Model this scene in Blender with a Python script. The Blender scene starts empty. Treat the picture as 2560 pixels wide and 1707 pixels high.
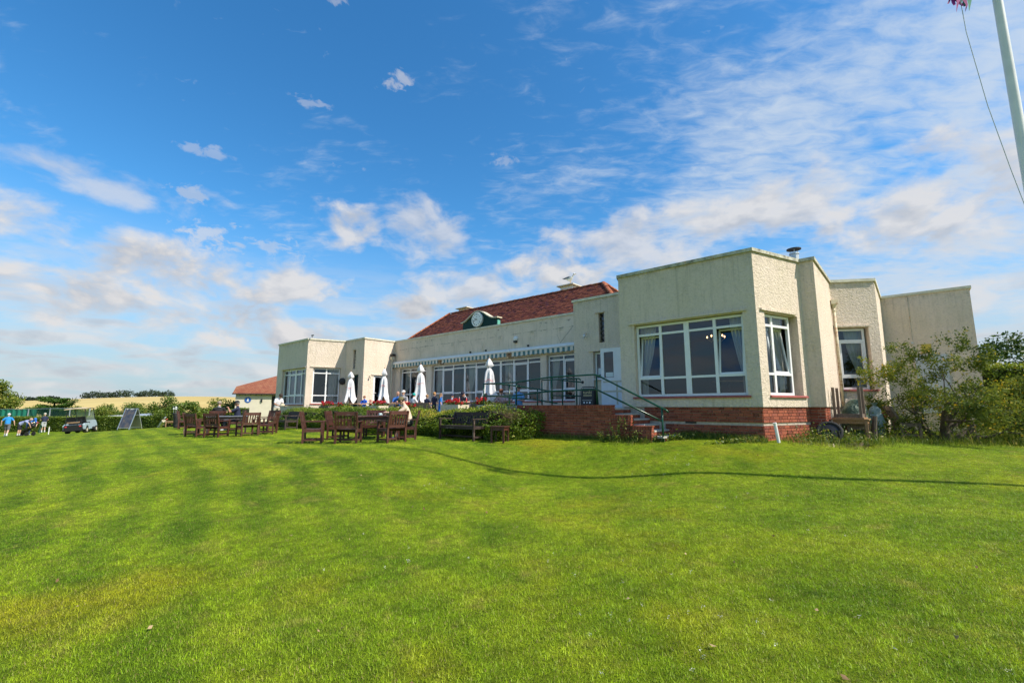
import bpy, bmesh, math, random
import numpy as np
from mathutils import Vector, Matrix
from math import radians, sin, cos, pi, sqrt, atan2
random.seed(7); RNG = np.random.default_rng(7)
scene = bpy.context.scene
C = scene.collection

# ------------------------------------------------------------------ camera
cam_d = bpy.data.cameras.new('camera'); cam = bpy.data.objects.new('camera', cam_d); C.objects.link(cam)
cam_d.lens = 16.0; cam_d.sensor_width = 36.0; cam_d.clip_end = 9000; cam_d.clip_start = 0.05
cam.location = (0, 0, 0)                       # eye level is z = 0 throughout
cam.rotation_euler = (radians(90 + 8.177), 0, 0)
scene.camera = cam

# ------------------------------------------------------------------ light
SUN_AZ, SUN_EL = 113.0, 45.0                   # azimuth clockwise from +Y
sun_d = bpy.data.lights.new('sun', 'SUN'); sun = bpy.data.objects.new('sun', sun_d); C.objects.link(sun)
sun_d.energy = 4.15; sun_d.angle = radians(0.53); sun_d.color = (1.0, 0.93, 0.82)
_sd = Vector((sin(radians(SUN_AZ)) * cos(radians(SUN_EL)), cos(radians(SUN_AZ)) * cos(radians(SUN_EL)), sin(radians(SUN_EL))))
sun.rotation_euler = _sd.to_track_quat('Z', 'Y').to_euler()
sun.location = (40, -20, 60)

vs = scene.view_settings
vs.view_transform = 'Standard'; vs.look = 'None'; vs.gamma = 1.0; vs.use_curve_mapping = False
vs.exposure = 0.60
scene.render.film_transparent = False
scene.cycles.max_bounces = 8; scene.cycles.transparent_max_bounces = 16
scene.cycles.diffuse_bounces = 3; scene.cycles.glossy_bounces = 3
scene.cycles.use_denoising = True
scene.cycles.sample_clamp_indirect = 6.0
scene.cycles.caustics_reflective = False; scene.cycles.caustics_refractive = False

# ------------------------------------------------------------------ node helper
class NT:
    def __init__(s, tree): s.t = tree; s.n = tree.nodes; s.l = tree.links
    def new(s, typ, **kw):
        nd = s.n.new(typ)
        for k, v in kw.items(): setattr(nd, k, v)
        return nd
    def put(s, sock, v):
        if v is None: return
        if isinstance(v, bpy.types.NodeSocket): s.l.new(v, sock)
        elif isinstance(v, (int, float)):
            try: sock.default_value = v
            except Exception: sock.default_value = (v, v, v) if len(sock.default_value) == 3 else (v, v, v, 1)
        else:
            v = tuple(v)
            if len(sock.default_value) == 4 and len(v) == 3: v = v + (1,)
            sock.default_value = v
    def m(s, op, a, b=None, c=None, clamp=False):
        nd = s.new('ShaderNodeMath', operation=op, use_clamp=clamp)
        for i, v in enumerate((a, b, c)): s.put(nd.inputs[i], v)
        return nd.outputs[0]
    def vm(s, op, a, b=None, sc=None):
        nd = s.new('ShaderNodeVectorMath', operation=op)
        s.put(nd.inputs[0], a); s.put(nd.inputs[1], b)
        if sc is not None: s.put(nd.inputs['Scale'], sc)
        return nd.outputs['Value'] if op in ('LENGTH', 'DOT_PRODUCT', 'DISTANCE') else nd.outputs[0]
    def mapr(s, v, a, b, c=0.0, d=1.0, smooth=False):
        nd = s.new('ShaderNodeMapRange'); nd.clamp = True
        if smooth: nd.interpolation_type = 'SMOOTHSTEP'
        for i, x in enumerate((v, a, b, c, d)): s.put(nd.inputs[i], x)
        return nd.outputs[0]
    def noise(s, vec, scale=5.0, detail=4.0, rough=0.5, dist=0.0, col=False):
        nd = s.new('ShaderNodeTexNoise'); s.put(nd.inputs['Vector'], vec)
        s.put(nd.inputs['Scale'], scale); s.put(nd.inputs['Detail'], detail); s.put(nd.inputs['Roughness'], rough); s.put(nd.inputs['Distortion'], dist)
        return nd.outputs['Color'] if col else nd.outputs[0]
    def voro(s, vec, scale=5.0, feature='F1', out='Distance', rnd=1.0):
        nd = s.new('ShaderNodeTexVoronoi', feature=feature); s.put(nd.inputs['Vector'], vec); s.put(nd.inputs['Scale'], scale)
        s.put(nd.inputs['Randomness'], rnd)
        return nd.outputs[out]
    def mix(s, f, a, b, mode='MIX'):
        nd = s.new('ShaderNodeMix', data_type='RGBA', blend_type=mode)
        s.put(nd.inputs[0], f); s.put(nd.inputs[6], a); s.put(nd.inputs[7], b)
        return nd.outputs[2]
    def ramp(s, f, stops):
        nd = s.new('ShaderNodeValToRGB'); s.put(nd.inputs[0], f)
        cr = nd.color_ramp
        while len(cr.elements) > 1: cr.elements.remove(cr.elements[-1])
        cr.elements[0].position = stops[0][0]; cr.elements[0].color = (*stops[0][1], 1)
        for p, c in stops[1:]:
            e = cr.elements.new(p); e.color = (*c, 1)
        return nd.outputs[0]
    def sep(s, v):
        nd = s.new('ShaderNodeSeparateXYZ'); s.put(nd.inputs[0], v); return nd.outputs
    def comb(s, x, y, z):
        nd = s.new('ShaderNodeCombineXYZ'); s.put(nd.inputs[0], x); s.put(nd.inputs[1], y); s.put(nd.inputs[2], z); return nd.outputs[0]
    def bump(s, h, strength=0.5, dist=0.01, normal=None):
        nd = s.new('ShaderNodeBump'); s.put(nd.inputs['Strength'], strength); s.put(nd.inputs['Distance'], dist); s.put(nd.inputs['Height'], h)
        if normal is not None: s.put(nd.inputs['Normal'], normal)
        return nd.outputs[0]

# ------------------------------------------------------------------ sky
def make_world():
    w = bpy.data.worlds.new('World'); scene.world = w; w.use_nodes = True
    T = NT(w.node_tree); T.n.clear()
    sky = T.new('ShaderNodeTexSky', sky_type='NISHITA'); sky.sun_disc = False
    sky.sun_elevation = radians(SUN_EL); sky.sun_rotation = radians(SUN_AZ)
    sky.altitude = 50; sky.air_density = 1.0; sky.dust_density = 0.6; sky.ozone_density = 2.2
    d = T.new('ShaderNodeTexCoord').outputs['Generated']
    x, y, z = T.sep(d)
    az = T.m('ARCTAN2', x, y); el = T.m('ARCSINE', z)
    hs = T.new('ShaderNodeHueSaturation'); T.put(hs.inputs['Saturation'], 1.28); T.put(hs.inputs['Value'], 1.0); T.put(hs.inputs['Color'], sky.outputs[0])
    base = T.vm('MULTIPLY', T.vm('SCALE', hs.outputs[0], sc=0.15), (0.61, 0.89, 0.92))
    # --- cumulus: soft heaps low over the horizon and a few higher ones
    ang = T.comb(az, T.m('MULTIPLY', el, 1.7), 0.0)
    n1 = T.noise(ang, 9.0, 8.0, 0.56, 0.25)
    n1b = T.noise(T.vm('ADD', ang, (0.02, 0.035, 0)), 9.0, 5.0, 0.5, 0.25)
    n2 = T.noise(ang, 26.0, 7.0, 0.6, 0.5)
    dens = None
    R = radians
    def blob(a, e, ra, re, amp=1.0, nz=2.2):
        nonlocal dens
        u = T.m('DIVIDE', T.m('SUBTRACT', az, a), ra); v = T.m('DIVIDE', T.m('SUBTRACT', el, e), re)
        r2 = T.m('ADD', T.m('MULTIPLY', u, u), T.m('MULTIPLY', v, v))
        k = T.m('SUBTRACT', 1.0, r2)
        k = T.m('ADD', k, T.m('MULTIPLY', T.m('SUBTRACT', n1, 0.5), nz * 2) if ra > R(4) else T.m('MULTIPLY', T.m('SUBTRACT', n2, 0.53), 7.5))
        k = T.mapr(k, 0.0, 1.15, 0.0, min(1.0, amp * 1.12) * (1.0 if ra > R(4) else 0.75), True)
        dens = k if dens is None else T.m('MAXIMUM', dens, k)
    R = radians
    BL = [(-21, 21.0, 5.2, 3.0, .80), (-25.5, 14.0, 6.8, 3.0, .85), (-13.5, 12.0, 5.2, 2.4, .95), (-49, 15.5, 4.5, 4.6, .95),
          (-44, 10, 12, 3.8, .95), (-37, 13.0, 10, 4.2, .95), (-33, 9.0, 9, 3.2, .95), (-43, 20.5, 10, 2.0, .55), (-25, 8.0, 7, 2.8, .9), (-34.5, 17, 4, 2.4, .7),
          (-11, 21, 6, 5.0, .62), (-6, 15, 9, 3.6, .75), (5.5, 16.8, 8.5, 4.0, .85), (15, 20, 12, 4, .7), (28, 21.5, 13, 4.0, .75), (45, 18, 12, 6, .8), (1, 8, 9, 3, .6), (56, 11, 14, 7, .75),
          (20, 12, 14, 4, .6), (-21, 27.5, 1.6, .5, .35), (-28, 17, 3.6, 1.8, .5), (-15.5, 37.0, 2.2, 1.0, .55), (-46.5, 3.6, 12, 1.0, .6), (-30, 4.0, 12, 1.0, .6), (-19, 3.0, 12, 1.0, .5),
          (-37, 21.5, 2.6, 1.0, .6), (-31.5, 15.2, 2.0, .6, .45), (-36, 26, 3.0, .7, .4), (-26, 33, 2.4, .8, .35), (-1.5, 30, 2.6, .7, .35), (-24, 43, 2.5, .9, .4),
          (80, 14, 18, 7, .7), (110, 20, 22, 8, .7), (150, 14, 24, 7, .75), (-80, 12, 20, 6, .75), (-120, 16, 24, 8, .7), (178, 20, 20, 7, .6)]
    for a, e, ra, re, am in BL: blob(R(a), R(e), R(ra), R(re), am)
    # low bank of small clouds all round the horizon
    low = T.noise(T.comb(az, T.m('MULTIPLY', el, 5.0), 3.0), 7.0, 7.0, 0.55, 0.2)
    lowc = T.m('MULTIPLY', T.mapr(low, 0.40, 0.64, 0, 1, True), T.mapr(el, R(19), R(6), 0, 1, True))
    dens = T.m('MAXIMUM', dens, T.m('MULTIPLY', lowc, 0.8))
    # --- high rippled cloud, on a flat layer overhead
    q = T.vm('SCALE', T.comb(x, y, 0), sc=T.m('DIVIDE', 1.0, T.m('ADD', T.m('MAXIMUM', z, 0.0), 0.13)))
    mp = T.new('ShaderNodeMapping'); T.put(mp.inputs['Vector'], q); mp.inputs['Rotation'].default_value = (0, 0, radians(28)); mp.inputs['Scale'].default_value = (1.0, 2.1, 1)
    rip = T.noise(mp.outputs[0], 10.0, 6.0, 0.62, 0.5)
    mid = T.noise(q, 1.9, 4.0, 0.55, 0.4)
    side = T.mapr(T.m('COSINE', T.m('SUBTRACT', az, R(100))), -0.34, 0.42, -0.15, 0.17)   # thickens towards the sun's side
    side = T.m('ADD', side, T.mapr(el, R(58), R(26), -0.05, 0.05))
    cov = T.m('ADD', T.m('ADD', mid, side), T.m('MULTIPLY', T.m('SUBTRACT', rip, 0.5), 0.62))
    hi = T.m('MULTIPLY', T.mapr(cov, 0.44, 0.92, 0, 1, True), 0.80)
    hi = T.m('MULTIPLY', hi, T.mapr(el, R(3), R(14), 0.3, 1, True))
    wisp = T.noise(T.comb(az, T.m('MULTIPLY', el, 2.2), 7.0), 16.0, 6.0, 0.6, 0.9)
    hi = T.m('MAXIMUM', hi, T.m('MULTIPLY', T.mapr(wisp, 0.66, 0.84, 0, 0.5, True), T.mapr(el, R(60), R(20), 0.4, 1)))
    shade = T.mapr(T.m('SUBTRACT', n1b, n1), -0.10, 0.10, 0.0, 1.0)
    ccol = T.mix(T.m('MULTIPLY', shade, T.mapr(dens, 0.2, 0.9, 0.25, 1)), (0.50, 0.495, 0.50), (0.335, 0.355, 0.395))
    hcol = T.mix(T.mapr(el, R(30), R(8)), (0.42, 0.48, 0.55), (0.43, 0.47, 0.52))
    haze = T.mapr(el, R(22), R(-1), 0.0, 0.90, True)
    base = T.mix(haze, base, (0.30, 0.35, 0.42))
    col = T.mix(hi, base, hcol)
    col = T.mix(dens, col, ccol)
    bg = T.new('ShaderNodeBackground'); T.put(bg.inputs[0], col); T.put(bg.inputs[1], 1.0)
    out = T.new('ShaderNodeOutputWorld'); T.l.new(bg.outputs[0], out.inputs[0])
    w.cycles.sampling_method = 'MANUAL'; w.cycles.sample_map_resolution = 1024
make_world()

# ------------------------------------------------------------------ materials
MATS = {}
def mat(name, col=(0.5, 0.5, 0.5), rough=0.6, metal=0.0, fn=None, spec=0.5):
    if name in MATS: return MATS[name]
    m = bpy.data.materials.new(name); m.use_nodes = True
    T = NT(m.node_tree); p = T.n['Principled BSDF']
    T.put(p.inputs['Base Color'], col); T.put(p.inputs['Roughness'], rough); T.put(p.inputs['Metallic'], metal); T.put(p.inputs['Specular IOR Level'], spec)
    if fn: fn(T, p)
    MATS[name] = m
    return m
def pos(T): return T.new('ShaderNodeNewGeometry').outputs['Position']
def objc(T): return T.new('ShaderNodeTexCoord').outputs['Object']
def orand(T): return T.new('ShaderNodeObjectInfo').outputs['Random']
def vary(T, p, col, amt=0.15, scale=8.0, use_pos=True, bump=0.0, bscale=60, bd=0.004):
    v = pos(T) if use_pos else objc(T)
    n = T.noise(v, scale, 5, 0.6)
    f = T.mapr(n, 0.25, 0.75, 1 - amt, 1 + amt)
    T.put(p.inputs['Base Color'], T.vm('SCALE', tuple(col), sc=f))
    if bump: T.put(p.inputs['Normal'], T.bump(T.noise(v, bscale, 4, 0.6), bump, bd))

def _render(base):
    def fn(T, p):
        v = pos(T)
        lumps = T.noise(v, 17.0, 6.0, 0.66, 0.6)
        blot = T.noise(v, 1.1, 5, 0.6)
        # rain streaks and grime: stretched along the height
        mp = T.new('ShaderNodeMapping'); T.put(mp.inputs['Vector'], v); mp.inputs['Scale'].default_value = (5, 5, 0.55)
        streak = T.noise(mp.outputs[0], 2.0, 5, 0.6)
        c = T.mix(T.mapr(blot, 0.35, 0.7, 0, 1), base, tuple(b * k for b, k in zip(base, (0.92, 0.93, 0.88))))
        c = T.mix(T.m('MULTIPLY', T.mapr(streak, 0.52, 0.74, 0, 1), 0.36), c, (0.40, 0.33, 0.23))
        c = T.mix(T.mapr(T.noise(v, 0.55, 4, 0.55, 0.5), 0.52, 0.60, 0, 0.16), c, tuple(b * 1.12 for b in base))
        c = T.mix(T.m('MULTIPLY', T.mapr(lumps, 0.52, 0.36, 0, 1), 0.28), c, tuple(b * 0.55 for b in base))
        z = T.sep(v)[2]
        top = T.m('MULTIPLY', T.mapr(z, 3.45, 3.86, 0, 1), T.mapr(T.noise(v, 3.2, 6, 0.7), 0.44, 0.7, 0, 1))
        c = T.mix(T.m('MULTIPLY', top, 0.6), c, (0.26, 0.23, 0.17))
        mp2 = T.new('ShaderNodeMapping'); T.put(mp2.inputs['Vector'], v); mp2.inputs['Scale'].default_value = (9, 9, 0.35)
        run = T.m('MULTIPLY', T.mapr(z, 2.6, 3.86, 0, 1), T.mapr(T.noise(mp2.outputs[0], 1.6, 5, 0.6), 0.55, 0.70, 0, 1))
        c = T.mix(T.m('MULTIPLY', run, 0.42), c, (0.30, 0.25, 0.17))
        low = T.m('MULTIPLY', T.mapr(z, 0.28, 0.0, 0, 1), T.mapr(T.noise(v, 5, 6, 0.7), 0.45, 0.7, 0, 1))
        c = T.mix(T.m('MULTIPLY', low, 0.45), c, (0.30, 0.30, 0.2))
        T.put(p.inputs['Base Color'], c)
        h = T.m('ADD', lumps, T.m('MULTIPLY', T.noise(v, 40.0, 4, .6), 0.25))
        T.put(p.inputs['Normal'], T.bump(h, 1.0, 0.045))
    return fn
CREAM = (0.80, 0.665, 0.545)
M_WALL = mat('roughcast_cream', CREAM, 0.9, fn=_render(CREAM), spec=0.2)
def _panelwall(T, p):
    # smooth rendered fascia of the main front, with cracks, stains and flaking paint along two ledger lines
    v = pos(T); z = T.sep(v)[2]
    blot = T.noise(v, 1.4, 5, 0.6)
    c = T.mix(T.mapr(blot, 0.35, 0.7), (0.78, 0.66, 0.53), (0.67, 0.57, 0.45))
    mp = T.new('ShaderNodeMapping'); T.put(mp.inputs['Vector'], v); mp.inputs['Scale'].default_value = (4, 4, 0.5)
    c = T.mix(T.m('MULTIPLY', T.mapr(T.noise(mp.outputs[0], 2.2, 6, 0.65), 0.5, 0.75), 0.4), c, (0.34, 0.31, 0.22))
    fl = T.noise(v, 5.5, 7, 0.75)
    zz = T.m('ADD', z, T.m('MULTIPLY', T.m('SUBTRACT', T.noise(v, 1.3, 3, 0.5), 0.5), 0.10))
    for zc, wd in ((3.66, 0.07), (3.36, 0.05)):
        band = T.mapr(T.m('ABSOLUTE', T.m('SUBTRACT', zz, zc)), wd, 0.0)
        c = T.mix(T.m('MULTIPLY', T.m('MULTIPLY', T.mapr(fl, 0.56, 0.62), band), 0.95), c, (0.07, 0.065, 0.055))
    line = T.mapr(T.m('ABSOLUTE', T.m('SUBTRACT', zz, 3.36)), 0.012, 0.004)
    c = T.mix(T.m('MULTIPLY', line, T.mapr(T.noise(v, 2.5, 4, .6), 0.45, 0.6)), c, (0.16, 0.14, 0.11))
    cr = T.voro(T.vm('MULTIPLY', v, (0.5, 0.5, 0.32)), 1.7, 'DISTANCE_TO_EDGE')
    crk = T.m('MULTIPLY', T.mapr(cr, 0.007, 0.002), T.mapr(T.noise(v, 2.0, 3, .5), 0.5, 0.62))
    c = T.mix(T.m('MULTIPLY', crk, 0.7), c, (0.2, 0.18, 0.14))
    T.put(p.inputs['Base Color'], c)
    T.put(p.inputs['Normal'], T.bump(T.m('ADD', T.noise(v, 16, 6, 0.65), T.m('MULTIPLY', crk, -0.5)), 0.8, 0.03))
M_MAIN = mat('fascia_render', (0.6, 0.58, 0.48), 0.88, fn=_panelwall, spec=0.2)
def _coping(T, p):
    v = pos(T); n = T.noise(v, 7, 7, 0.72)
    c = T.ramp(n, [(0.3, (0.13, 0.12, 0.10)), (0.46, (0.38, 0.36, 0.29)), (0.62, (0.62, 0.58, 0.46))])
    lich = T.m('MULTIPLY', T.mapr(T.noise(v, 3.3, 6, 0.7), 0.60, 0.68), 0.9)
    c = T.mix(lich, c, (0.50, 0.25, 0.04))
    T.put(p.inputs['Base Color'], c); T.put(p.inputs['Normal'], T.bump(T.noise(v, 30, 5, 0.7), 0.6, 0.01))
M_COPE = mat('coping_stone', (0.5, 0.47, 0.38), 0.9, fn=_coping, spec=0.2)
def _cope2(T, p): vary(T, p, (0.66, 0.61, 0.48), 0.25, 6, bump=0.4)
M_COPE2 = mat('coping_cream', (0.6, 0.55, 0.44), 0.85, fn=_cope2)
def _brick(T, p):
    r = orand(T); v = pos(T)
    c = T.ramp(r, [(0.0, (0.15, 0.034, 0.018)), (0.35, (0.27, 0.060, 0.030)), (0.7, (0.36, 0.095, 0.048)), (1.0, (0.22, 0.055, 0.04))])
    n = T.noise(v, 40, 5, 0.65)
    c = T.mix(T.mapr(n, 0.45, 0.75, 0, 0.5), c, (0.42, 0.20, 0.13))
    c = T.mix(T.mapr(T.noise(v, 6, 6, 0.7), 0.60, 0.74, 0, 0.55), c, (0.08, 0.045, 0.035))
    c = T.mix(T.mapr(T.noise(v, 3.5, 6, 0.75), 0.66, 0.74, 0, 0.5), c, (0.5, 0.45, 0.40))
    T.put(p.inputs['Base Color'], c); T.put(p.inputs['Normal'], T.bump(T.noise(v, 90, 4, 0.6), 0.5, 0.004))
M_BRICK = mat('red_brick', (0.3, 0.08, 0.04), 0.85, fn=_brick, spec=0.3)
def _mortar(T, p): vary(T, p, (0.50, 0.42, 0.33), 0.3, 14, bump=0.5)
M_MORTAR = mat('mortar', (0.4, 0.34, 0.27), 0.95, fn=_mortar)
def _conc(T, p): vary(T, p, (0.46, 0.44, 0.40), 0.25, 9, bump=0.4)
M_CONC = mat('concrete', (0.46, 0.44, 0.40), 0.9, fn=_conc)
def _pave(T, p): vary(T, p, (0.52, 0.48, 0.42), 0.25, 3, bump=0.4)
M_PAVE = mat('terrace_paving', (0.36, 0.33, 0.29), 0.9, fn=_pave)
def _upvc(T, p): vary(T, p, (0.80, 0.80, 0.80), 0.05, 5)
M_UPVC = mat('white_upvc', (0.8, 0.8, 0.8), 0.35, fn=_upvc)
def _sill(T, p): vary(T, p, (0.36, 0.085, 0.075), 0.35, 11, bump=0.4)
M_SILL = mat('red_sill_paint', (0.36, 0.09, 0.08), 0.6, fn=_sill)
def _glass(T, p):
    T.n.remove(p)
    tr = T.new('ShaderNodeBsdfTransparent'); T.put(tr.inputs[0], (0.80, 0.84, 0.86))
    gl = T.new('ShaderNodeBsdfGlossy'); T.put(gl.inputs['Roughness'], 0.008); T.put(gl.inputs['Color'], (0.78, 0.88, 1.0))
    wob = T.bump(T.noise(pos(T), 1.3, 2, 0.4), 0.02, 0.02); T.put(gl.inputs['Normal'], wob)
    fr = T.new('ShaderNodeFresnel'); T.put(fr.inputs[0], 1.5)
    f = T.m('ADD', T.m('MULTIPLY', fr.outputs[0], 1.25), 0.02, clamp=True)
    mx = T.new('ShaderNodeMixShader'); T.put(mx.inputs[0], f); T.l.new(tr.outputs[0], mx.inputs[1]); T.l.new(gl.outputs[0], mx.inputs[2])
    T.l.new(mx.outputs[0], T.n['Material Output'].inputs[0])
M_GLASS = mat('window_glass', fn=_glass)
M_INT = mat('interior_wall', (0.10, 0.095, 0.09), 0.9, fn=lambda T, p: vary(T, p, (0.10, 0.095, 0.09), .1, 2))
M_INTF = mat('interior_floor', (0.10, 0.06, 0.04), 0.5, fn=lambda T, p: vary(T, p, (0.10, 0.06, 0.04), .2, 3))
def _curt(T, p): vary(T, p, (0.62, 0.60, 0.55), 0.08, 4)
M_CURT = mat('curtain_cloth', (0.62, 0.6, 0.55), 0.95, fn=_curt)
def _tile(T, p):
    at = T.new('ShaderNodeVertexColor'); at.layer_name = 'tint'
    v = pos(T)
    r = T.sep(at.outputs[0])[0]
    c = T.ramp(r, [(0.0, (0.060, 0.019, 0.022)), (0.22, (0.11, 0.030, 0.024)), (0.45, (0.18, 0.052, 0.033)), (0.68, (0.26, 0.085, 0.050)), (0.86, (0.17, 0.044, 0.038)), (1.0, (0.11, 0.032, 0.045))])
    c = T.mix(T.mapr(T.noise(v, 9, 7, 0.75), 0.6, 0.7, 0, 0.7), c, (0.46, 0.27, 0.12))
    c = T.mix(T.mapr(T.noise(v, 22, 6, 0.75), 0.67, 0.73, 0, 0.8), c, (0.6, 0.58, 0.53))
    T.put(p.inputs['Base Color'], c); T.put(p.inputs['Normal'], T.bump(T.noise(v, 70, 4, 0.6), 0.4, 0.004))
M_TILE = mat('clay_roof_tile', (0.2, 0.06, 0.03), 0.85, fn=_tile, spec=0.3)
def _ridge(T, p):
    v = pos(T)
    c = T.ramp(T.noise(v, 5, 6, 0.7), [(0.3, (0.17, 0.04, 0.02)), (0.5, (0.34, 0.085, 0.03)), (0.66, (0.46, 0.20, 0.05))])
    T.put(p.inputs['Base Color'], c); T.put(p.inputs['Normal'], T.bump(T.noise(v, 60, 4, 0.6), 0.4, 0.004))
M_RIDGE = mat('ridge_tile_clay', (0.34, 0.09, 0.03), 0.85, fn=_ridge)
def _teak(c1, c2):
    def fn(T, p):
        v = objc(T)
        mp = T.new('ShaderNodeMapping'); T.put(mp.inputs['Vector'], pos(T)); mp.inputs['Scale'].default_value = (9, 9, 3)
        g = T.noise(mp.outputs[0], 6, 6, 0.65)
        c = T.mix(T.mapr(g, 0.3, 0.7), c1, c2)
        wear = T.noise(pos(T), 3.5, 5, 0.7)
        c = T.mix(T.mapr(wear, 0.57, 0.72, 0, 0.55), c, (0.30, 0.22, 0.18))
        T.put(p.inputs['Base Color'], c); T.put(p.inputs['Normal'], T.bump(g, 0.4, 0.003))
    return fn
M_TEAK = mat('stained_teak', (0.12, 0.035, 0.02), 0.5, fn=_teak((0.045, 0.016, 0.012), (0.115, 0.038, 0.024)))
M_TEAKD = mat('dark_teak', (0.05, 0.03, 0.025), 0.6, fn=_teak((0.022, 0.015, 0.013), (0.060, 0.034, 0.026)))
M_PINE = mat('weathered_pine', (0.3, 0.18, 0.09), 0.7, fn=_teak((0.24, 0.125, 0.05), (0.40, 0.24, 0.12)))
M_GREYW = mat('grey_weathered_wood', (0.2, 0.17, 0.15), 0.8, fn=_teak((0.10, 0.075, 0.06), (0.22, 0.165, 0.125)))
M_OAKP = mat('picnic_timber', (0.3, 0.2, 0.12), 0.75, fn=_teak((0.20, 0.115, 0.06), (0.36, 0.24, 0.14)))
def _ngreen(T, p): vary(T, p, (0.005, 0.060, 0.030), 0.2, 10)
M_RAIL = mat('green_gloss_paint', (0.008, 0.085, 0.045), 0.28, fn=_ngreen)
M_DKGREEN = mat('dark_green_paint', (0.003, 0.038, 0.036), 0.6, fn=lambda T, p: vary(T, p, (0.003, 0.038, 0.036), .2, 8), spec=.25)
M_BLACK = mat('black_plastic', (0.012, 0.012, 0.013), 0.45, fn=lambda T, p: vary(T, p, (0.012, 0.012, 0.013), .25, 20))
M_RUBBER = mat('tyre_rubber', (0.018, 0.018, 0.018), 0.85, fn=lambda T, p: vary(T, p, (0.018, 0.018, 0.018), .3, 30))
M_ALU = mat('brushed_aluminium', (0.72, 0.73, 0.74), 0.35, 0.85, fn=lambda T, p: vary(T, p, (0.72, 0.73, 0.74), .08, 12))
M_ZINC = mat('galvanised_steel', (0.55, 0.57, 0.58), 0.45, 0.7, fn=lambda T, p: vary(T, p, (0.55, 0.57, 0.58), .15, 14))
M_WHITEP = mat('white_paint', (0.78, 0.78, 0.76), 0.4, fn=lambda T, p: vary(T, p, (0.78, 0.78, 0.76), .07, 6))
M_CREAMP = mat('cream_paint', (0.62, 0.55, 0.40), 0.5, fn=lambda T, p: vary(T, p, (0.62, 0.55, 0.40), .15, 9))
M_RUSTP = mat('cream_rusted_iron', (0.6, 0.5, 0.35), 0.6, fn=lambda T, p: T.put(p.inputs['Base Color'], T.mix(T.mapr(T.noise(pos(T), 8, 6, .7), .5, .68), (0.66, 0.56, 0.38), (0.36, 0.15, 0.05))))
M_FLAGP = mat('flagpole_white', (0.70, 0.72, 0.66), 0.3, fn=lambda T, p: vary(T, p, (0.78, 0.76, 0.74), .10, 3))
def _umb(T, p):
    vary(T, p, (0.70, 0.69, 0.70), 0.10, 4, bump=0.3, bscale=12, bd=0.02)
M_UMB = mat('parasol_canvas', (0.8, 0.79, 0.8), 0.9, fn=_umb)
M_RED = mat('red_print', (0.55, 0.05, 0.06), 0.7, fn=lambda T, p: vary(T, p, (0.55, 0.05, 0.06), .25, 30))
M_CLOCK = mat('clock_white', (0.82, 0.84, 0.84), 0.4, fn=lambda T, p: vary(T, p, (0.82, 0.84, 0.84), .05, 6))
M_STRA = mat('awning_cream', (0.68, 0.66, 0.58), 0.9, fn=lambda T, p: vary(T, p, (0.68, 0.66, 0.58), .1, 9))
M_STRB = mat('awning_teal', (0.09, 0.20, 0.22), 0.9, fn=lambda T, p: vary(T, p, (0.09, 0.20, 0.22), .15, 9))

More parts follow.
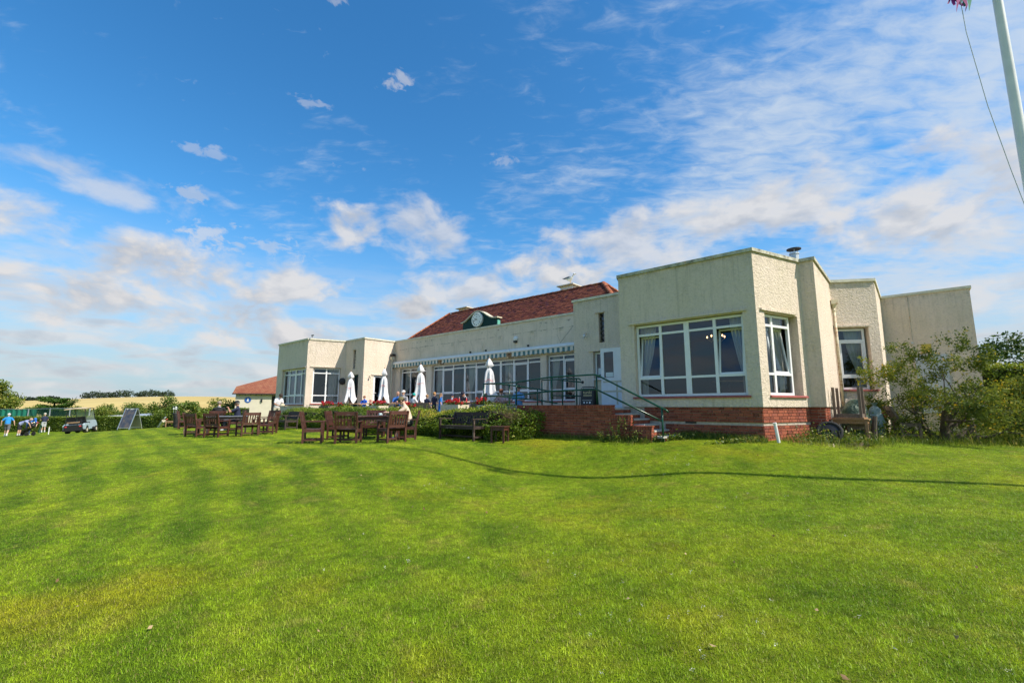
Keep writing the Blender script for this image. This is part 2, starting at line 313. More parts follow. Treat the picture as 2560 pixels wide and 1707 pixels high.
# ------------------------------------------------------------------ mesh builder
class MB:
    def __init__(s): s.v = []; s.f = []; s.mi = []; s.k = 0
    def add(s, vs, fs, mi=None):
        o = len(s.v); s.v += [tuple(map(float, v)) for v in vs]
        for f in fs: s.f.append(tuple(i + o for i in f)); s.mi.append(s.k if mi is None else mi)
        return s
    def hexa(s, p):     # p: 8 points, bottom 0-3 (ccw from above), top 4-7
        return s.add(p, [(3, 2, 1, 0), (4, 5, 6, 7), (0, 1, 5, 4), (1, 2, 6, 5), (2, 3, 7, 6), (3, 0, 4, 7)])
    def box(s, x0, x1, y0, y1, z0, z1):
        return s.hexa([(x0, y0, z0), (x1, y0, z0), (x1, y1, z0), (x0, y1, z0), (x0, y0, z1), (x1, y0, z1), (x1, y1, z1), (x0, y1, z1)])
    def bar(s, a, b, w, h=None, up=(0, 0, 1)):
        h = w if h is None else h
        a = Vector(a); b = Vector(b); d = (b - a).normalized(); u = Vector(up)
        if abs(d.dot(u)) > 0.98: u = Vector((0, 1, 0)) if abs(d.y) < .9 else Vector((1, 0, 0))
        r = d.cross(u).normalized(); u = r.cross(d)
        P = []
        for c in (a, b):
            for i, j in ((-1, -1), (1, -1), (1, 1), (-1, 1)): P.append(c + r * (i * w / 2) + u * (j * h / 2))
        return s.add(P, [(0, 1, 2, 3), (7, 6, 5, 4), (0, 4, 5, 1), (1, 5, 6, 2), (2, 6, 7, 3), (3, 7, 4, 0)])
    def tube(s, pts, r, n=8, cap=True):
        pts = [Vector(p) for p in pts]; R = r if isinstance(r, (list, tuple)) else [r] * len(pts)
        V = []; F = []; ref = None
        for i, p in enumerate(pts):
            d = (pts[min(i + 1, len(pts) - 1)] - pts[max(i - 1, 0)]).normalized()
            if ref is None or abs(ref.dot(d)) > 0.97:
                ref = Vector((0, 0, 1)) if abs(d.z) < 0.9 else Vector((1, 0, 0))
            a = d.cross(ref).normalized(); b = d.cross(a); ref = a.cross(d) if False else ref
            for k in range(n):
                t = 2 * pi * k / n; V.append(p + a * (cos(t) * R[i]) + b * (sin(t) * R[i]))
        for i in range(len(pts) - 1):
            for k in range(n):
                F.append((i * n + k, i * n + (k + 1) % n, (i + 1) * n + (k + 1) % n, (i + 1) * n + k))
        if cap: F.append(tuple(range(n - 1, -1, -1))); F.append(tuple((len(pts) - 1) * n + k for k in range(n)))
        return s.add(V, F)
    def lathe(s, prof, n=16, c=(0, 0, 0), sx=1.0, sy=1.0):
        V = []; F = []
        for r, z in prof:
            for k in range(n):
                t = 2 * pi * k / n; V.append((c[0] + r * cos(t) * sx, c[1] + r * sin(t) * sy, c[2] + z))
        for i in range(len(prof) - 1):
            for k in range(n):
                F.append((i * n + k, i * n + (k + 1) % n, (i + 1) * n + (k + 1) % n, (i + 1) * n + k))
        F.append(tuple(range(n - 1, -1, -1))); F.append(tuple((len(prof) - 1) * n + k for k in range(n)))
        return s.add(V, F)
    def ball(s, c, r, n=10, m=6):
        rx, ry, rz = (r, r, r) if isinstance(r, (int, float)) else r
        prof = [(sin(pi * i / m), -cos(pi * i / m)) for i in range(m + 1)]
        V = []; F = []
        for a, z in prof:
            for k in range(n):
                t = 2 * pi * k / n; V.append((c[0] + rx * a * cos(t), c[1] + ry * a * sin(t), c[2] + rz * z))
        for i in range(m):
            for k in range(n): F.append((i * n + k, i * n + (k + 1) % n, (i + 1) * n + (k + 1) % n, (i + 1) * n + k))
        return s.add(V, F)
    def prism(s, poly, z0, z1):
        n = len(poly); V = [(x, y, z0) for x, y in poly] + [(x, y, z1) for x, y in poly]
        F = [tuple(range(n - 1, -1, -1)), tuple(range(n, 2 * n))] + [(i, (i + 1) % n, n + (i + 1) % n, n + i) for i in range(n)]
        return s.add(V, F)
    def xf(s, M): s.v = [tuple(M @ Vector(v)) for v in s.v]; return s
    def mesh(s, name):
        me = bpy.data.meshes.new(name); me.from_pydata(s.v, [], s.f)
        return me
    def build(s, name, mats, parent=None, smooth=False, loc=None, rz=0.0):
        me = s.mesh(name)
        mats = mats if isinstance(mats, (list, tuple)) else [mats]
        for m in mats: me.materials.append(m)
        if len(mats) > 1: me.polygons.foreach_set('material_index', s.mi)
        if smooth: me.polygons.foreach_set('use_smooth', [True] * len(me.polygons))
        me.update()
        return link(name, me, parent, loc, rz)
def link(name, data, parent=None, loc=None, rz=0.0):
    o = bpy.data.objects.new(name, data); C.objects.link(o)
    if parent is not None: o.parent = parent
    if loc is not None: o.location = loc
    if rz: o.rotation_euler = (0, 0, rz)
    return o
def tag(o, label=None, cat=None, group=None, kind=None):
    if label: o['label'] = label
    if cat: o['category'] = cat
    if group: o['group'] = group
    if kind: o['kind'] = kind
    return o
def thing(name, label, cat, loc=(0, 0, 0), rz=0.0, group=None):
    o = link(name, None, None, loc, rz); o.empty_display_size = 0.2
    return tag(o, label, cat, group)
def dup(o, parent=None, loc=None, rz=None):
    c = o.copy(); C.objects.link(c); c.parent = parent
    if loc is not None: c.location = loc
    if rz is not None: c.rotation_euler = (0, 0, rz)
    for ch in o.children: dup(ch, c)
    return c
def smooth_by_angle(o, ang=40):
    me = o.data; me.polygons.foreach_set('use_smooth', [True] * len(me.polygons))
    try: me.set_sharp_from_angle(angle=radians(ang))
    except Exception: pass
    return o
# ------------------------------------------------------------------ building frame: u along the front, v back into the plot
OX, OY = 3.2204, 13.4175
EU = (0.751264, -0.660002); EV = (0.660002, 0.751264)
def xy(u, v): return (OX + u * EU[0] + v * EV[0], OY + u * EU[1] + v * EV[1])
def p3(u, v, z): a = xy(u, v); return (a[0], a[1], z)
def to_uv(x, y):
    x = x - OX; y = y - OY
    return x * EU[0] + y * EU[1], x * EV[0] + y * EV[1]
RZ_U = atan2(EU[1], EU[0])              # rotation of a thing whose local +X runs along +u
TERR = -0.55                            # terrace level

# ------------------------------------------------------------------ terrain
_cp = [(7.8, 7.3, -1.20), (6.9, 7.6, -1.21), (5.8, 8.1, -1.24), (4.6, 8.6, -1.25), (3.5, 9.0, -1.27), (2.8, 9.3, -1.37), (2.0, 9.6, -1.47),
       (1.5, 9.8, -1.51), (0.7, 10.1, -1.50), (-0.25, 10.5, -1.44), (-1.2, 10.9, -1.27), (-2.3, 11.3, -1.06),
       (5.99, 10.9, -0.82), (4.3, 11.6, -0.83), (7.6, 11.3, -0.82), (2.6, 12.3, -0.88), (1.3, 13.7, -0.86), (1.0, 12.6, -1.0), (3.4, 11.0, -1.0),
       (-2.25, 14.77, -1.0), (-1.06, 13.73, -1.01), (-0.48, 13.07, -1.03), (-6.3, 13.9, -1.06), (-4.7, 13.6, -1.06), (-3.3, 13.8, -1.03), (-3.9, 15.2, -1.03),
       (-11.2, 22, -1.05), (-12.2, 18.5, -1.18), (-10.0, 18.0, -1.14), (-17.4, 24, -1.13), (-20, 27, -1.24), (-23.3, 28, -1.36), (-31, 32, -1.92),
       (-40, 36, -2.3), (-44.5, 43.6, -2.40), (-52, 46, -2.55), (-36, 45, -2.35), (-31, 42, -2.15), (-22, 38, -1.3), (-14, 30, -1.0), (-60, 40, -2.7),
       (9.3, 11.5, -0.85), (11.2, 12.2, -0.88), (16, 12, -0.95), (14, 8, -1.1), (20, 20, -0.9), (25, 10, -1.1),
       (0, 0, -1.62), (0, 3, -1.60), (-3, 3, -1.66), (4, 3, -1.45), (8, 3, -1.25), (-6, 6, -1.62), (-9, 9, -1.50), (0, 6, -1.60), (-3, 8, -1.45), (3, 6, -1.45),
       (-14, 13, -1.45), (-20, 16, -1.65), (-25, 22, -1.66), (-12, 5, -1.85), (-22, 10, -1.95), (0, -6, -1.65), (-10, -5, -1.85), (10, -5, -1.3),
       (-8, 11.5, -1.22), (-5, 11, -1.18), (-10.5, 14.5, -1.2), (-6.5, 17.5, -1.05)]
_cp = np.array(_cp)
def _tk(r2): return np.where(r2 > 0, 0.5 * r2 * np.log(np.maximum(r2, 1e-12)), 0.0)
def _tps_fit():
    X = _cp[:, :2] / 10.0; n = len(X)
    K = _tk(((X[:, None] - X[None]) ** 2).sum(-1)) + np.eye(n) * 0.002
    P = np.c_[np.ones(n), X]; A = np.zeros((n + 3, n + 3)); A[:n, :n] = K; A[:n, n:] = P; A[n:, :n] = P.T
    return X, np.linalg.solve(A, np.r_[_cp[:, 2], 0, 0, 0])
_TX, _TW = _tps_fit()
def far_z(x, y):
    r = np.hypot(x, y); az = np.degrees(np.arctan2(x, y))
    hill = np.exp(-((az + 34) / 26.0) ** 2)
    # ground dips beyond the green, then climbs to the ridge with the corn
    dip = -2.4 - 4.0 * np.clip((r - 60) / 90, 0, 1)
    rise = np.clip((r - 150) / 470, 0, 1); rise = rise * rise * (3 - 2 * rise)
    zr = dip + rise * (17.2) * hill
    fall = np.clip((r - 640) / 600, 0, 1)
    zr = zr - fall * 30 * hill - np.clip((r - 900) / 3000, 0, 1) * 12
    base = -1.2 - 1.5 * np.clip((r - 60) / 200, 0, 1)
    return base * (1 - hill) + zr * hill
def gz(x, y):
    x = np.atleast_1d(np.asarray(x, float)); y = np.atleast_1d(np.asarray(y, float))
    q = np.c_[x.ravel(), y.ravel()]; r = np.hypot(q[:, 0], q[:, 1])
    out = np.zeros(len(q))
    w = np.clip((r - 52) / 30, 0, 1); w = w * w * (3 - 2 * w)
    near = w < 1
    if near.any():
        Q = q[near] / 10.0
        s = _tk(((Q[:, None] - _TX[None]) ** 2).sum(-1)) @ _TW[:len(_TX)] + _TW[-3] + Q @ _TW[-2:]
        out[near] = np.clip(s, -3.2, -0.7)
    return (out * (1 - w) + far_z(q[:, 0], q[:, 1]) * w).reshape(x.shape)
def g1(x, y): return float(gz(x, y)[0])

def _grasscol(T, v, blade=False):
    x, y, z = T.sep(v)
    v2 = T.comb(x, y, 0)
    big = T.noise(v2, 0.22, 4, 0.55)
    mid = T.noise(v2, 0.9, 5, 0.6, 0.3)
    fine = T.noise(v2, 6.0, 5, 0.65)
    # mower lines across the left of the lawn: parallel bands bending a little
    s = T.m('ADD', T.m('MULTIPLY', x, 0.743), T.m('MULTIPLY', y, 0.669)); t_ = T.m('ADD', T.m('MULTIPLY', x, -0.669), T.m('MULTIPLY', y, 0.743))
    s = T.m('SUBTRACT', s, T.m('MULTIPLY', T.mapr(t_, 13.0, 4.0, 0, 1), T.mapr(t_, 13.0, 4.0, 0, -1.1)))
    s = T.m('ADD', s, T.m('MULTIPLY', T.m('SUBTRACT', T.noise(v2, 0.16, 3, 0.5), 0.5), 1.7))
    st = T.m('SINE', T.m('MULTIPLY', s, 7.4))
    st = T.mapr(T.m('ADD', st, T.m('MULTIPLY', T.m('SUBTRACT', mid, 0.5), 3.0)), -0.9, 0.9, 0, 1, True)
    stm = T.m('MULTIPLY', T.mapr(x, 0.5, -4.0, 0.10, 1.0), T.mapr(T.noise(v2, 0.3, 3, 0.5), 0.35, 0.6, 0.45, 1.0))
    c = T.ramp(mid, [(0.28, (0.125, 0.225, 0.004)), (0.5, (0.225, 0.335, 0.008)), (0.72, (0.335, 0.415, 0.020))])
    dark = T.vm('MULTIPLY', c, (0.40, 0.56, 0.6))
    c = T.mix(T.m('MULTIPLY', T.m('SUBTRACT', 1.0, st), T.m('MULTIPLY', stm, 0.72)), c, dark)
    c = T.mix(T.mapr(big, 0.42, 0.7, 0, 0.55), c, T.vm('MULTIPLY', c, (1.5, 1.18, 1.0)))
    straw = T.noise(v2, 1.7, 6, 0.7, 0.4)
    c = T.mix(T.mapr(straw, 0.55, 0.72, 0, 0.62), c, (0.40, 0.33, 0.07))
    c = T.mix(T.mapr(T.noise(v2, 4.2, 6, 0.72), 0.70, 0.78, 0, 0.55), c, (0.24, 0.16, 0.06))
    # a scorched yellow patch and worn yellow towards the right
    c = T.mix(T.mapr(T.noise(T.vm('ADD', v2, (40, 0, 0)), 0.35, 4, 0.6), 0.56, 0.74, 0, 0.65), c, (0.40, 0.34, 0.012))
    c = T.vm('SCALE', c, sc=T.mapr(fine, 0.28, 0.72, 0.62, 1.28))
    return c
def _lawn(T, p):
    v = pos(T); c = _grasscol(T, v)
    T.put(p.inputs['Base Color'], T.vm('SCALE', c, sc=T.mapr(T.noise(v, 55, 4, 0.7), 0.3, 0.7, 0.42, 1.22)))
    h = T.m('ADD', T.noise(v, 60, 4, 0.75), T.m('MULTIPLY', T.noise(v, 14, 4, 0.7), 1.0))
    T.put(p.inputs['Normal'], T.bump(h, 1.0, 0.05)); T.put(p.inputs['Roughness'], 0.9); T.put(p.inputs['Specular IOR Level'], 0.15)
M_LAWN = mat('mown_lawn', fn=_lawn)
def leafmat(name, ramp, trans=0.35, rough=0.5, tint='tint', spec=0.35):
    def fn(T, p):
        at = T.new('ShaderNodeVertexColor'); at.layer_name = tint
        r = T.sep(at.outputs[0])[0]
        c = T.ramp(r, ramp)
        T.put(p.inputs['Base Color'], c); T.put(p.inputs['Roughness'], rough); T.put(p.inputs['Specular IOR Level'], spec)
        tl = T.new('ShaderNodeBsdfTranslucent'); T.put(tl.inputs[0], T.vm('MULTIPLY', c, (1.35, 1.25, 0.7)))
        mx = T.new('ShaderNodeMixShader'); T.put(mx.inputs[0], trans)
        T.l.new(p.outputs[0], mx.inputs[1]); T.l.new(tl.outputs[0], mx.inputs[2]); T.l.new(mx.outputs[0], T.n['Material Output'].inputs[0])
    return mat(name, fn=fn)
def _blade(T, p):
    c = _grasscol(T, pos(T))
    r = orand(T)
    at = T.new('ShaderNodeVertexColor'); at.layer_name = 'tint'
    t = T.sep(at.outputs[0])
    c = T.vm('SCALE', c, sc=T.mapr(T.m('ADD', T.m('MULTIPLY', r, .5), T.m('MULTIPLY', t[0], .5)), 0, 1, 0.70, 1.85))
    c = T.mix(T.mapr(t[1], 0.90, 0.92), c, (0.34, 0.28, 0.09))
    T.put(p.inputs['Base Color'], c); T.put(p.inputs['Roughness'], 0.5); T.put(p.inputs['Specular IOR Level'], 0.3)
    nrm = T.new('ShaderNodeNewGeometry').outputs['Normal']; nrm = T.vm('NORMALIZE', T.vm('ADD', nrm, (0, 0, 0.6))); T.put(p.inputs['Normal'], nrm)
    tl = T.new('ShaderNodeBsdfTranslucent'); T.put(tl.inputs[0], T.vm('MULTIPLY', c, (1.25, 1.2, 0.6)))
    mx = T.new('ShaderNodeMixShader'); T.put(mx.inputs[0], 0.35)
    T.l.new(p.outputs[0], mx.inputs[1]); T.l.new(tl.outputs[0], mx.inputs[2]); T.l.new(mx.outputs[0], T.n['Material Output'].inputs[0])
M_BLADE = mat('grass_blade', fn=_blade)

def build_ground():
    rs = [0.0]; r = 0.6
    while r < 4500:
        rs.append(r); r *= 1.021 if r < 70 else 1.05
    na = 360; A = np.linspace(-pi, pi, na, endpoint=False)
    R = np.array(rs[1:]); X = np.outer(R, np.sin(A)); Y = np.outer(R, np.cos(A))
    Z = np.concatenate([gz(X[i], Y[i])[None] for i in range(len(R))])
    # sink the sheet under the building and the terrace so nothing pokes through their floors
    U = (X - OX) * EU[0] + (Y - OY) * EU[1]; V = (X - OX) * EV[0] + (Y - OY) * EV[1]
    ins = (U > -24) & (U < 5.5) & (V > 0.6) & (V < 13)
    ins |= (U > -19) & (U < -3.5) & (V > -0.6) & (V < 5)
    Z = np.where(ins, np.minimum(Z, -1.3), Z)
    V_ = [(0.0, 0.0, g1(0, 0))] + list(zip(X.ravel(), Y.ravel(), Z.ravel()))
    F = [(0, 1 + (k + 1) % na, 1 + k) for k in range(na)]
    for i in range(len(R) - 1):
        a = 1 + i * na; b = a + na
        for k in range(na):
            k2 = (k + 1) % na; F.append((a + k, a + k2, b + k2, b + k))
    me = bpy.data.meshes.new('ground'); me.from_pydata(V_, [], F); me.materials.append(M_LAWN)
    me.polygons.foreach_set('use_smooth', [True] * len(F)); me.update()
    bm = bmesh.new(); bm.from_mesh(me); bmesh.ops.recalc_face_normals(bm, faces=bm.faces)
    bm.faces.ensure_lookup_table()
    if bm.faces[0].normal.z < 0: bmesh.ops.reverse_faces(bm, faces=bm.faces)
    bm.to_mesh(me); bm.free()
    tag(link('ground', me), 'gently rolling mown lawn falling away to the left', None, None, 'structure')
build_ground()

def _wheat(T, p):
    v = pos(T)
    c = T.ramp(T.noise(T.vm('MULTIPLY', v, (0.02, 0.006, 0.02)), 1.0, 5, 0.6), [(0.3, (0.46, 0.33, 0.10)), (0.6, (0.58, 0.43, 0.14))])
    c = T.mix(T.mapr(T.noise(v, 0.5, 5, 0.7), 0.5, 0.7, 0, 0.35), c, (0.40, 0.30, 0.09))
    xx, yy, _z = T.sep(v); ln = T.m('SINE', T.m('ADD', T.m('MULTIPLY', xx, 0.42), T.m('MULTIPLY', yy, 0.10)))
    c = T.mix(T.mapr(ln, 0.93, 1.0, 0, 0.35), c, (0.34, 0.25, 0.09))
    c = T.mix(T.mapr(T.noise(v, 0.02, 4, 0.6), 0.5, 0.62, 0, 0.3), c, (0.48, 0.40, 0.17))
    T.put(p.inputs['Base Color'], c); T.put(p.inputs['Roughness'], 0.95)
M_WHEAT = mat('ripe_corn', fn=_wheat)
def build_field():
    A = np.radians(np.linspace(-58, -14, 80)); R = np.linspace(175, 615, 50)
    X = np.outer(R, np.sin(A)); Y = np.outer(R, np.cos(A)); Z = np.concatenate([gz(X[i], Y[i])[None] for i in range(len(R))]) + 0.35
    n = len(A); F = [(i * n + k, i * n + k + 1, (i + 1) * n + k + 1, (i + 1) * n + k) for i in range(len(R) - 1) for k in range(n - 1)]
    me = bpy.data.meshes.new('corn_field'); me.from_pydata(list(zip(X.ravel(), Y.ravel(), Z.ravel())), [], F); me.materials.append(M_WHEAT)
    me.polygons.foreach_set('use_smooth', [True] * len(F)); me.update()
    tag(link('corn_field', me), 'golden corn field on the far hillside', None, None, 'structure')
build_field()

# ------------------------------------------------------------------ lawn blades (instanced tufts)
def tuft_mesh(name, n, rad, h0, h1, w, lean, seed):
    rg = np.random.default_rng(seed); V = []; F = []; col = []
    for i in range(n):
        a = rg.uniform(0, 2 * pi); r = rad * sqrt(rg.uniform()); bx, by = r * cos(a), r * sin(a)
        h = rg.uniform(h0, h1); d = rg.uniform(0, 2 * pi); ln = h * rg.uniform(0.1, lean); f = d + rg.uniform(-1, 1) + pi / 2
        wx, wy = cos(f) * w / 2 * rg.uniform(.7, 1.2), sin(f) * w / 2
        o = len(V)
        for t, wk in ((0, 1.0), (0.5, 0.85), (1.0, 0.0)):
            cx = bx + cos(d) * ln * t * t; cy = by + sin(d) * ln * t * t; cz = -0.01 + h * t
            if wk > 0: V += [(cx - wx * wk, cy - wy * wk, cz), (cx + wx * wk, cy + wy * wk, cz)]
            else: V.append((cx, cy, cz))
        F += [(o, o + 1, o + 3, o + 2), (o + 2, o + 3, o + 4)]
        c = (rg.uniform(), rg.uniform(), 0, 1); col += [c] * 5
    me = bpy.data.meshes.new(name); me.from_pydata(V, [], F); me.materials.append(M_BLADE)
    ca = me.color_attributes.new('tint', 'FLOAT_COLOR', 'POINT'); ca.data.foreach_set('color', np.array(col, dtype=np.float32).ravel())
    me.update(); return bpy.data.objects.new(name, me)
def scatter(name, label, srcs, X, Y, Z, F, dens, smin, smax, seed, tilt=0.25):
    """one object whose geometry nodes strew tufts over a hidden-free patch of the ground"""
    me = bpy.data.meshes.new(name); me.from_pydata(list(zip(X, Y, Z)), [], F)
    at = me.attributes.new('dens', 'FLOAT', 'POINT'); at.data.foreach_set('value', np.asarray(dens, dtype=np.float32))
    for s in srcs:
        for m in s.data.materials:
            if m.name not in [q.name for q in me.materials]: me.materials.append(m)
    o = link(name, me)
    ng = bpy.data.node_groups.new(name + '_nodes', 'GeometryNodeTree')
    ng.interface.new_socket('Geometry', in_out='INPUT', socket_type='NodeSocketGeometry')
    ng.interface.new_socket('Geometry', in_out='OUTPUT', socket_type='NodeSocketGeometry')
    N = ng.nodes; L = ng.links
    gi = N.new('NodeGroupInput'); go = N.new('NodeGroupOutput'); jn = N.new('GeometryNodeJoinGeometry')
    for i, s in enumerate(srcs):
        na = N.new('GeometryNodeInputNamedAttribute'); na.data_type = 'FLOAT'; na.inputs[0].default_value = 'dens'
        dv = N.new('ShaderNodeMath'); dv.operation = 'DIVIDE'; L.new(na.outputs[0], dv.inputs[0]); dv.inputs[1].default_value = len(srcs)
        dp = N.new('GeometryNodeDistributePointsOnFaces'); dp.inputs['Seed'].default_value = seed + i
        L.new(gi.outputs[0], dp.inputs['Mesh']); L.new(dv.outputs[0], dp.inputs['Density'])
        oi = N.new('GeometryNodeObjectInfo'); oi.inputs['Object'].default_value = s; oi.inputs['As Instance'].default_value = True
        ip = N.new('GeometryNodeInstanceOnPoints'); L.new(dp.outputs['Points'], ip.inputs['Points']); L.new(oi.outputs['Geometry'], ip.inputs['Instance'])
        rv = N.new('FunctionNodeRandomValue'); rv.data_type = 'FLOAT_VECTOR'
        rv.inputs[0].default_value = (-tilt, -tilt, 0); rv.inputs[1].default_value = (tilt, tilt, 6.283); rv.inputs['Seed'].default_value = seed + 10 + i
        L.new(rv.outputs[0], ip.inputs['Rotation'])
        rs = N.new('FunctionNodeRandomValue'); rs.data_type = 'FLOAT'
        rs.inputs[2].default_value = smin; rs.inputs[3].default_value = smax; rs.inputs['Seed'].default_value = seed + 20 + i
        L.new(rs.outputs[1], ip.inputs['Scale'])
        L.new(ip.outputs[0], jn.inputs[0])
    L.new(jn.outputs[0], go.inputs[0])
    md = o.modifiers.new('strew', 'NODES'); md.node_group = ng
    return tag(o, label, None, None, 'stuff')
def blocked(X, Y):
    U, V = (X - OX) * EU[0] + (Y - OY) * EU[1], (X - OX) * EV[0] + (Y - OY) * EV[1]
    b = (V > -0.02) & (U > -26) & (U < 4.4)
    b |= (U > -20) & (U < 1.35) & (V > -1.12)
    b |= (V > 1.0) & (U > -26) & (U < 5.9)
    return b
def build_grass():
    R = []; r = 1.7
    while r < 34: R.append(r); r *= 1.035
    R = np.array(R); A = np.radians(np.linspace(-54, 54, 110))
    X = np.outer(R, np.sin(A)).ravel(); Y = np.outer(R, np.cos(A)).ravel(); Z = gz(X, Y); n = len(A)
    F = [(i * n + k, i * n + k + 1, (i + 1) * n + k + 1, (i + 1) * n + k) for i in range(len(R) - 1) for k in range(n - 1)]
    F = [f[::-1] for f in F]
    D = np.hypot(X, Y)
    dens = np.interp(D, [0, 4, 7, 11, 16, 24, 33, 34], [760, 760, 540, 360, 200, 90, 30, 0])
    dens = np.where(blocked(X, Y), 0, dens)
    t = [tuft_mesh('tuft_a', 20, 0.055, 0.012, 0.030, 0.0038, 1.0, 1), tuft_mesh('tuft_b', 18, 0.06, 0.010, 0.026, 0.0042, 1.4, 2), tuft_mesh('tuft_c', 14, 0.05, 0.014, 0.042, 0.0036, 0.9, 3)]
    scatter('grass', 'short mown grass of the lawn', t, X, Y, Z, F, dens, 0.75, 1.25, 5)
if not globals().get('NOGRASS'): build_grass()
# ------------------------------------------------------------------ clubhouse
HOUSE = thing('clubhouse', 'long cream roughcast clubhouse with brick plinth, red tiled roof and clock', 'building', (OX, OY, 0))
WORLDP = {HOUSE.name: Matrix.Translation((-OX, -OY, 0))}
_link0 = link
def link(name, data, parent=None, loc=None, rz=0.0):
    o = _link0(name, data, parent, loc, rz)
    if parent is not None and parent.name in WORLDP: o.matrix_parent_inverse = WORLDP[parent.name]
    return o
def wthing(name, label, cat, loc, group=None):
    o = thing(name, label, cat, loc, 0, group); WORLDP[o.name] = Matrix.Translation((-loc[0], -loc[1], -loc[2])); return o

class Fr:
    """a wall face: s along it, z up, n outwards"""
    def __init__(s, a, b):
        A = Vector(xy(*a)); B = Vector(xy(*b)); s.L = (B - A).length; s.a = A; s.d = (B - A) / s.L; s.n = Vector((s.d.y, -s.d.x))
    def P(s, t, z, n=0.0): q = s.a + s.d * t + s.n * n; return (q.x, q.y, z)
    def rz(s): return atan2(s.d.y, s.d.x)
    def box(s, mb, s0, s1, z0, z1, n0, n1):
        mb.hexa([s.P(s0, z0, n1), s.P(s1, z0, n1), s.P(s1, z0, n0), s.P(s0, z0, n0), s.P(s0, z1, n1), s.P(s1, z1, n1), s.P(s1, z1, n0), s.P(s0, z1, n0)])
        return mb
OUT = [(-24.45, 1.5), (-23.73, -.38), (-19.67, -.38), (-18.95, 1.60), (-16.9, 1.60), (-16.9, 3.65), (-2.85, 3.65), (-2.85, 1.84), (-0.7, 1.84),
       (0, 0), (3.7, 0), (4.4, 1.84), (4.74, 1.84), (4.74, 4.86), (5.82, 5.52), (5.82, 8.67), (8.12, 8.67), (8.12, 13.0), (-24.45, 13.0)]
def offs(pts, t):
    n = len(pts); res = []
    for i in range(n):
        p0, p1, p2 = Vector(pts[i - 1]), Vector(pts[i]), Vector(pts[(i + 1) % n])
        d1 = (p1 - p0).normalized(); d2 = (p2 - p1).normalized()
        n1 = Vector((-d1.y, d1.x)); n2 = Vector((-d2.y, d2.x))
        k = (n1 + n2); k = k / max(1e-6, k.length_squared) * 2 * t
        res.append(tuple(p1 + k))
    return res
TH_W = 0.26
INN = offs(OUT, TH_W)
def wall_panel(i, z0, z1, holes, material):
    a, b = OUT[i], OUT[(i + 1) % len(OUT)]; ia, ib = INN[i], INN[(i + 1) % len(OUT)]
    f = Fr(a, b); L = f.L
    S = sorted({0.0, L} | {h[0] for h in holes} | {h[1] for h in holes}); Zs = sorted({z0, z1} | {h[2] for h in holes} | {h[3] for h in holes})
    def outer(s, z): return f.P(s, z, 0)
    def inner(s, z):
        if s == 0.0: q = xy(*ia); return (q[0], q[1], z)
        if s == L: q = xy(*ib); return (q[0], q[1], z)
        return f.P(s, z, -TH_W)
    def inhole(sm, zm): return any(h[0] < sm < h[1] and h[2] < zm < h[3] for h in holes)
    mb = MB()
    for k in range(len(S) - 1):
        for j in range(len(Zs) - 1):
            s0, s1, za, zb = S[k], S[k + 1], Zs[j], Zs[j + 1]
            if inhole((s0 + s1) / 2, (za + zb) / 2): continue
            mb.add([outer(s0, za), outer(s1, za), outer(s1, zb), outer(s0, zb)], [(0, 1, 2, 3)])
            mb.add([inner(s0, za), inner(s1, za), inner(s1, zb), inner(s0, zb)], [(3, 2, 1, 0)], 1)
    for h in holes:
        s0, s1, za, zb = h[:4]
        mb.add([outer(s0, za), outer(s1, za), inner(s1, za), inner(s0, za)], [(3, 2, 1, 0)])
        mb.add([outer(s0, zb), outer(s1, zb), inner(s1, zb), inner(s0, zb)], [(0, 1, 2, 3)])
        mb.add([outer(s0, za), outer(s0, zb), inner(s0, zb), inner(s0, za)], [(3, 2, 1, 0)])
        mb.add([outer(s1, za), outer(s1, zb), inner(s1, zb), inner(s1, za)], [(0, 1, 2, 3)])
    mb.add([outer(0, z1), outer(L, z1), inner(L, z1), inner(0, z1)], [(0, 1, 2, 3)])
    mb.add([outer(0, z0), outer(L, z0), inner(L, z0), inner(0, z0)], [(3, 2, 1, 0)])
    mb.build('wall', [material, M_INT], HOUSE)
    return f
ZT = 3.86
H = {1: [(0.78, 3.90, 0.12, 2.24)], 2: [(0.36, 1.86, 0.18, 2.26)], 3: [(0.87, 1.13, 2.18, 3.29), (0.88, 1.53, -0.55, 1.85)], 4: [(0.66, 1.52, -0.55, 1.84)],
     5: [(0.58, 3.04, 0.24, 2.24), (3.53, 11.07, 0.24, 2.24), (11.41, 13.72, 0.24, 2.24)], 7: [(1.06, 1.28, 2.25, 3.31), (0.80, 1.98, -0.02, 1.95)],
     9: [(0.46, 3.39, 0.27, 2.35)], 10: [(0.32, 1.70, 0.27, 2.35)], 13: [(0.08, 0.97, 0.50, 2.42)]}
FR = {}
for i in range(len(OUT)):
    low = 0.0 if i in (9, 10, 11, 12, 13, 14, 8) else -0.75
    if i in (15, 16, 17): low = -1.1
    FR[i] = wall_panel(i, low, ZT, H.get(i, []), M_MAIN if i == 5 else M_WALL)
def coping(i):
    n = len(OUT); o1 = offs(OUT, -0.045); o2 = offs(OUT, TH_W + 0.04)
    a, b, c, d = xy(*o1[i]), xy(*o1[(i + 1) % n]), xy(*o2[(i + 1) % n]), xy(*o2[i])
    z0, z1 = ZT + 0.001, ZT + 0.088
    mb = MB().hexa([(*a, z0), (*b, z0), (*c, z0), (*d, z0), (*a, z1), (*b, z1), (*c, z1 + .02), (*d, z1 + .02)])
    mb.build('coping', M_COPE if i in (8, 9, 10, 11, 12) else M_COPE2, HOUSE)
for i in range(len(OUT)): coping(i)
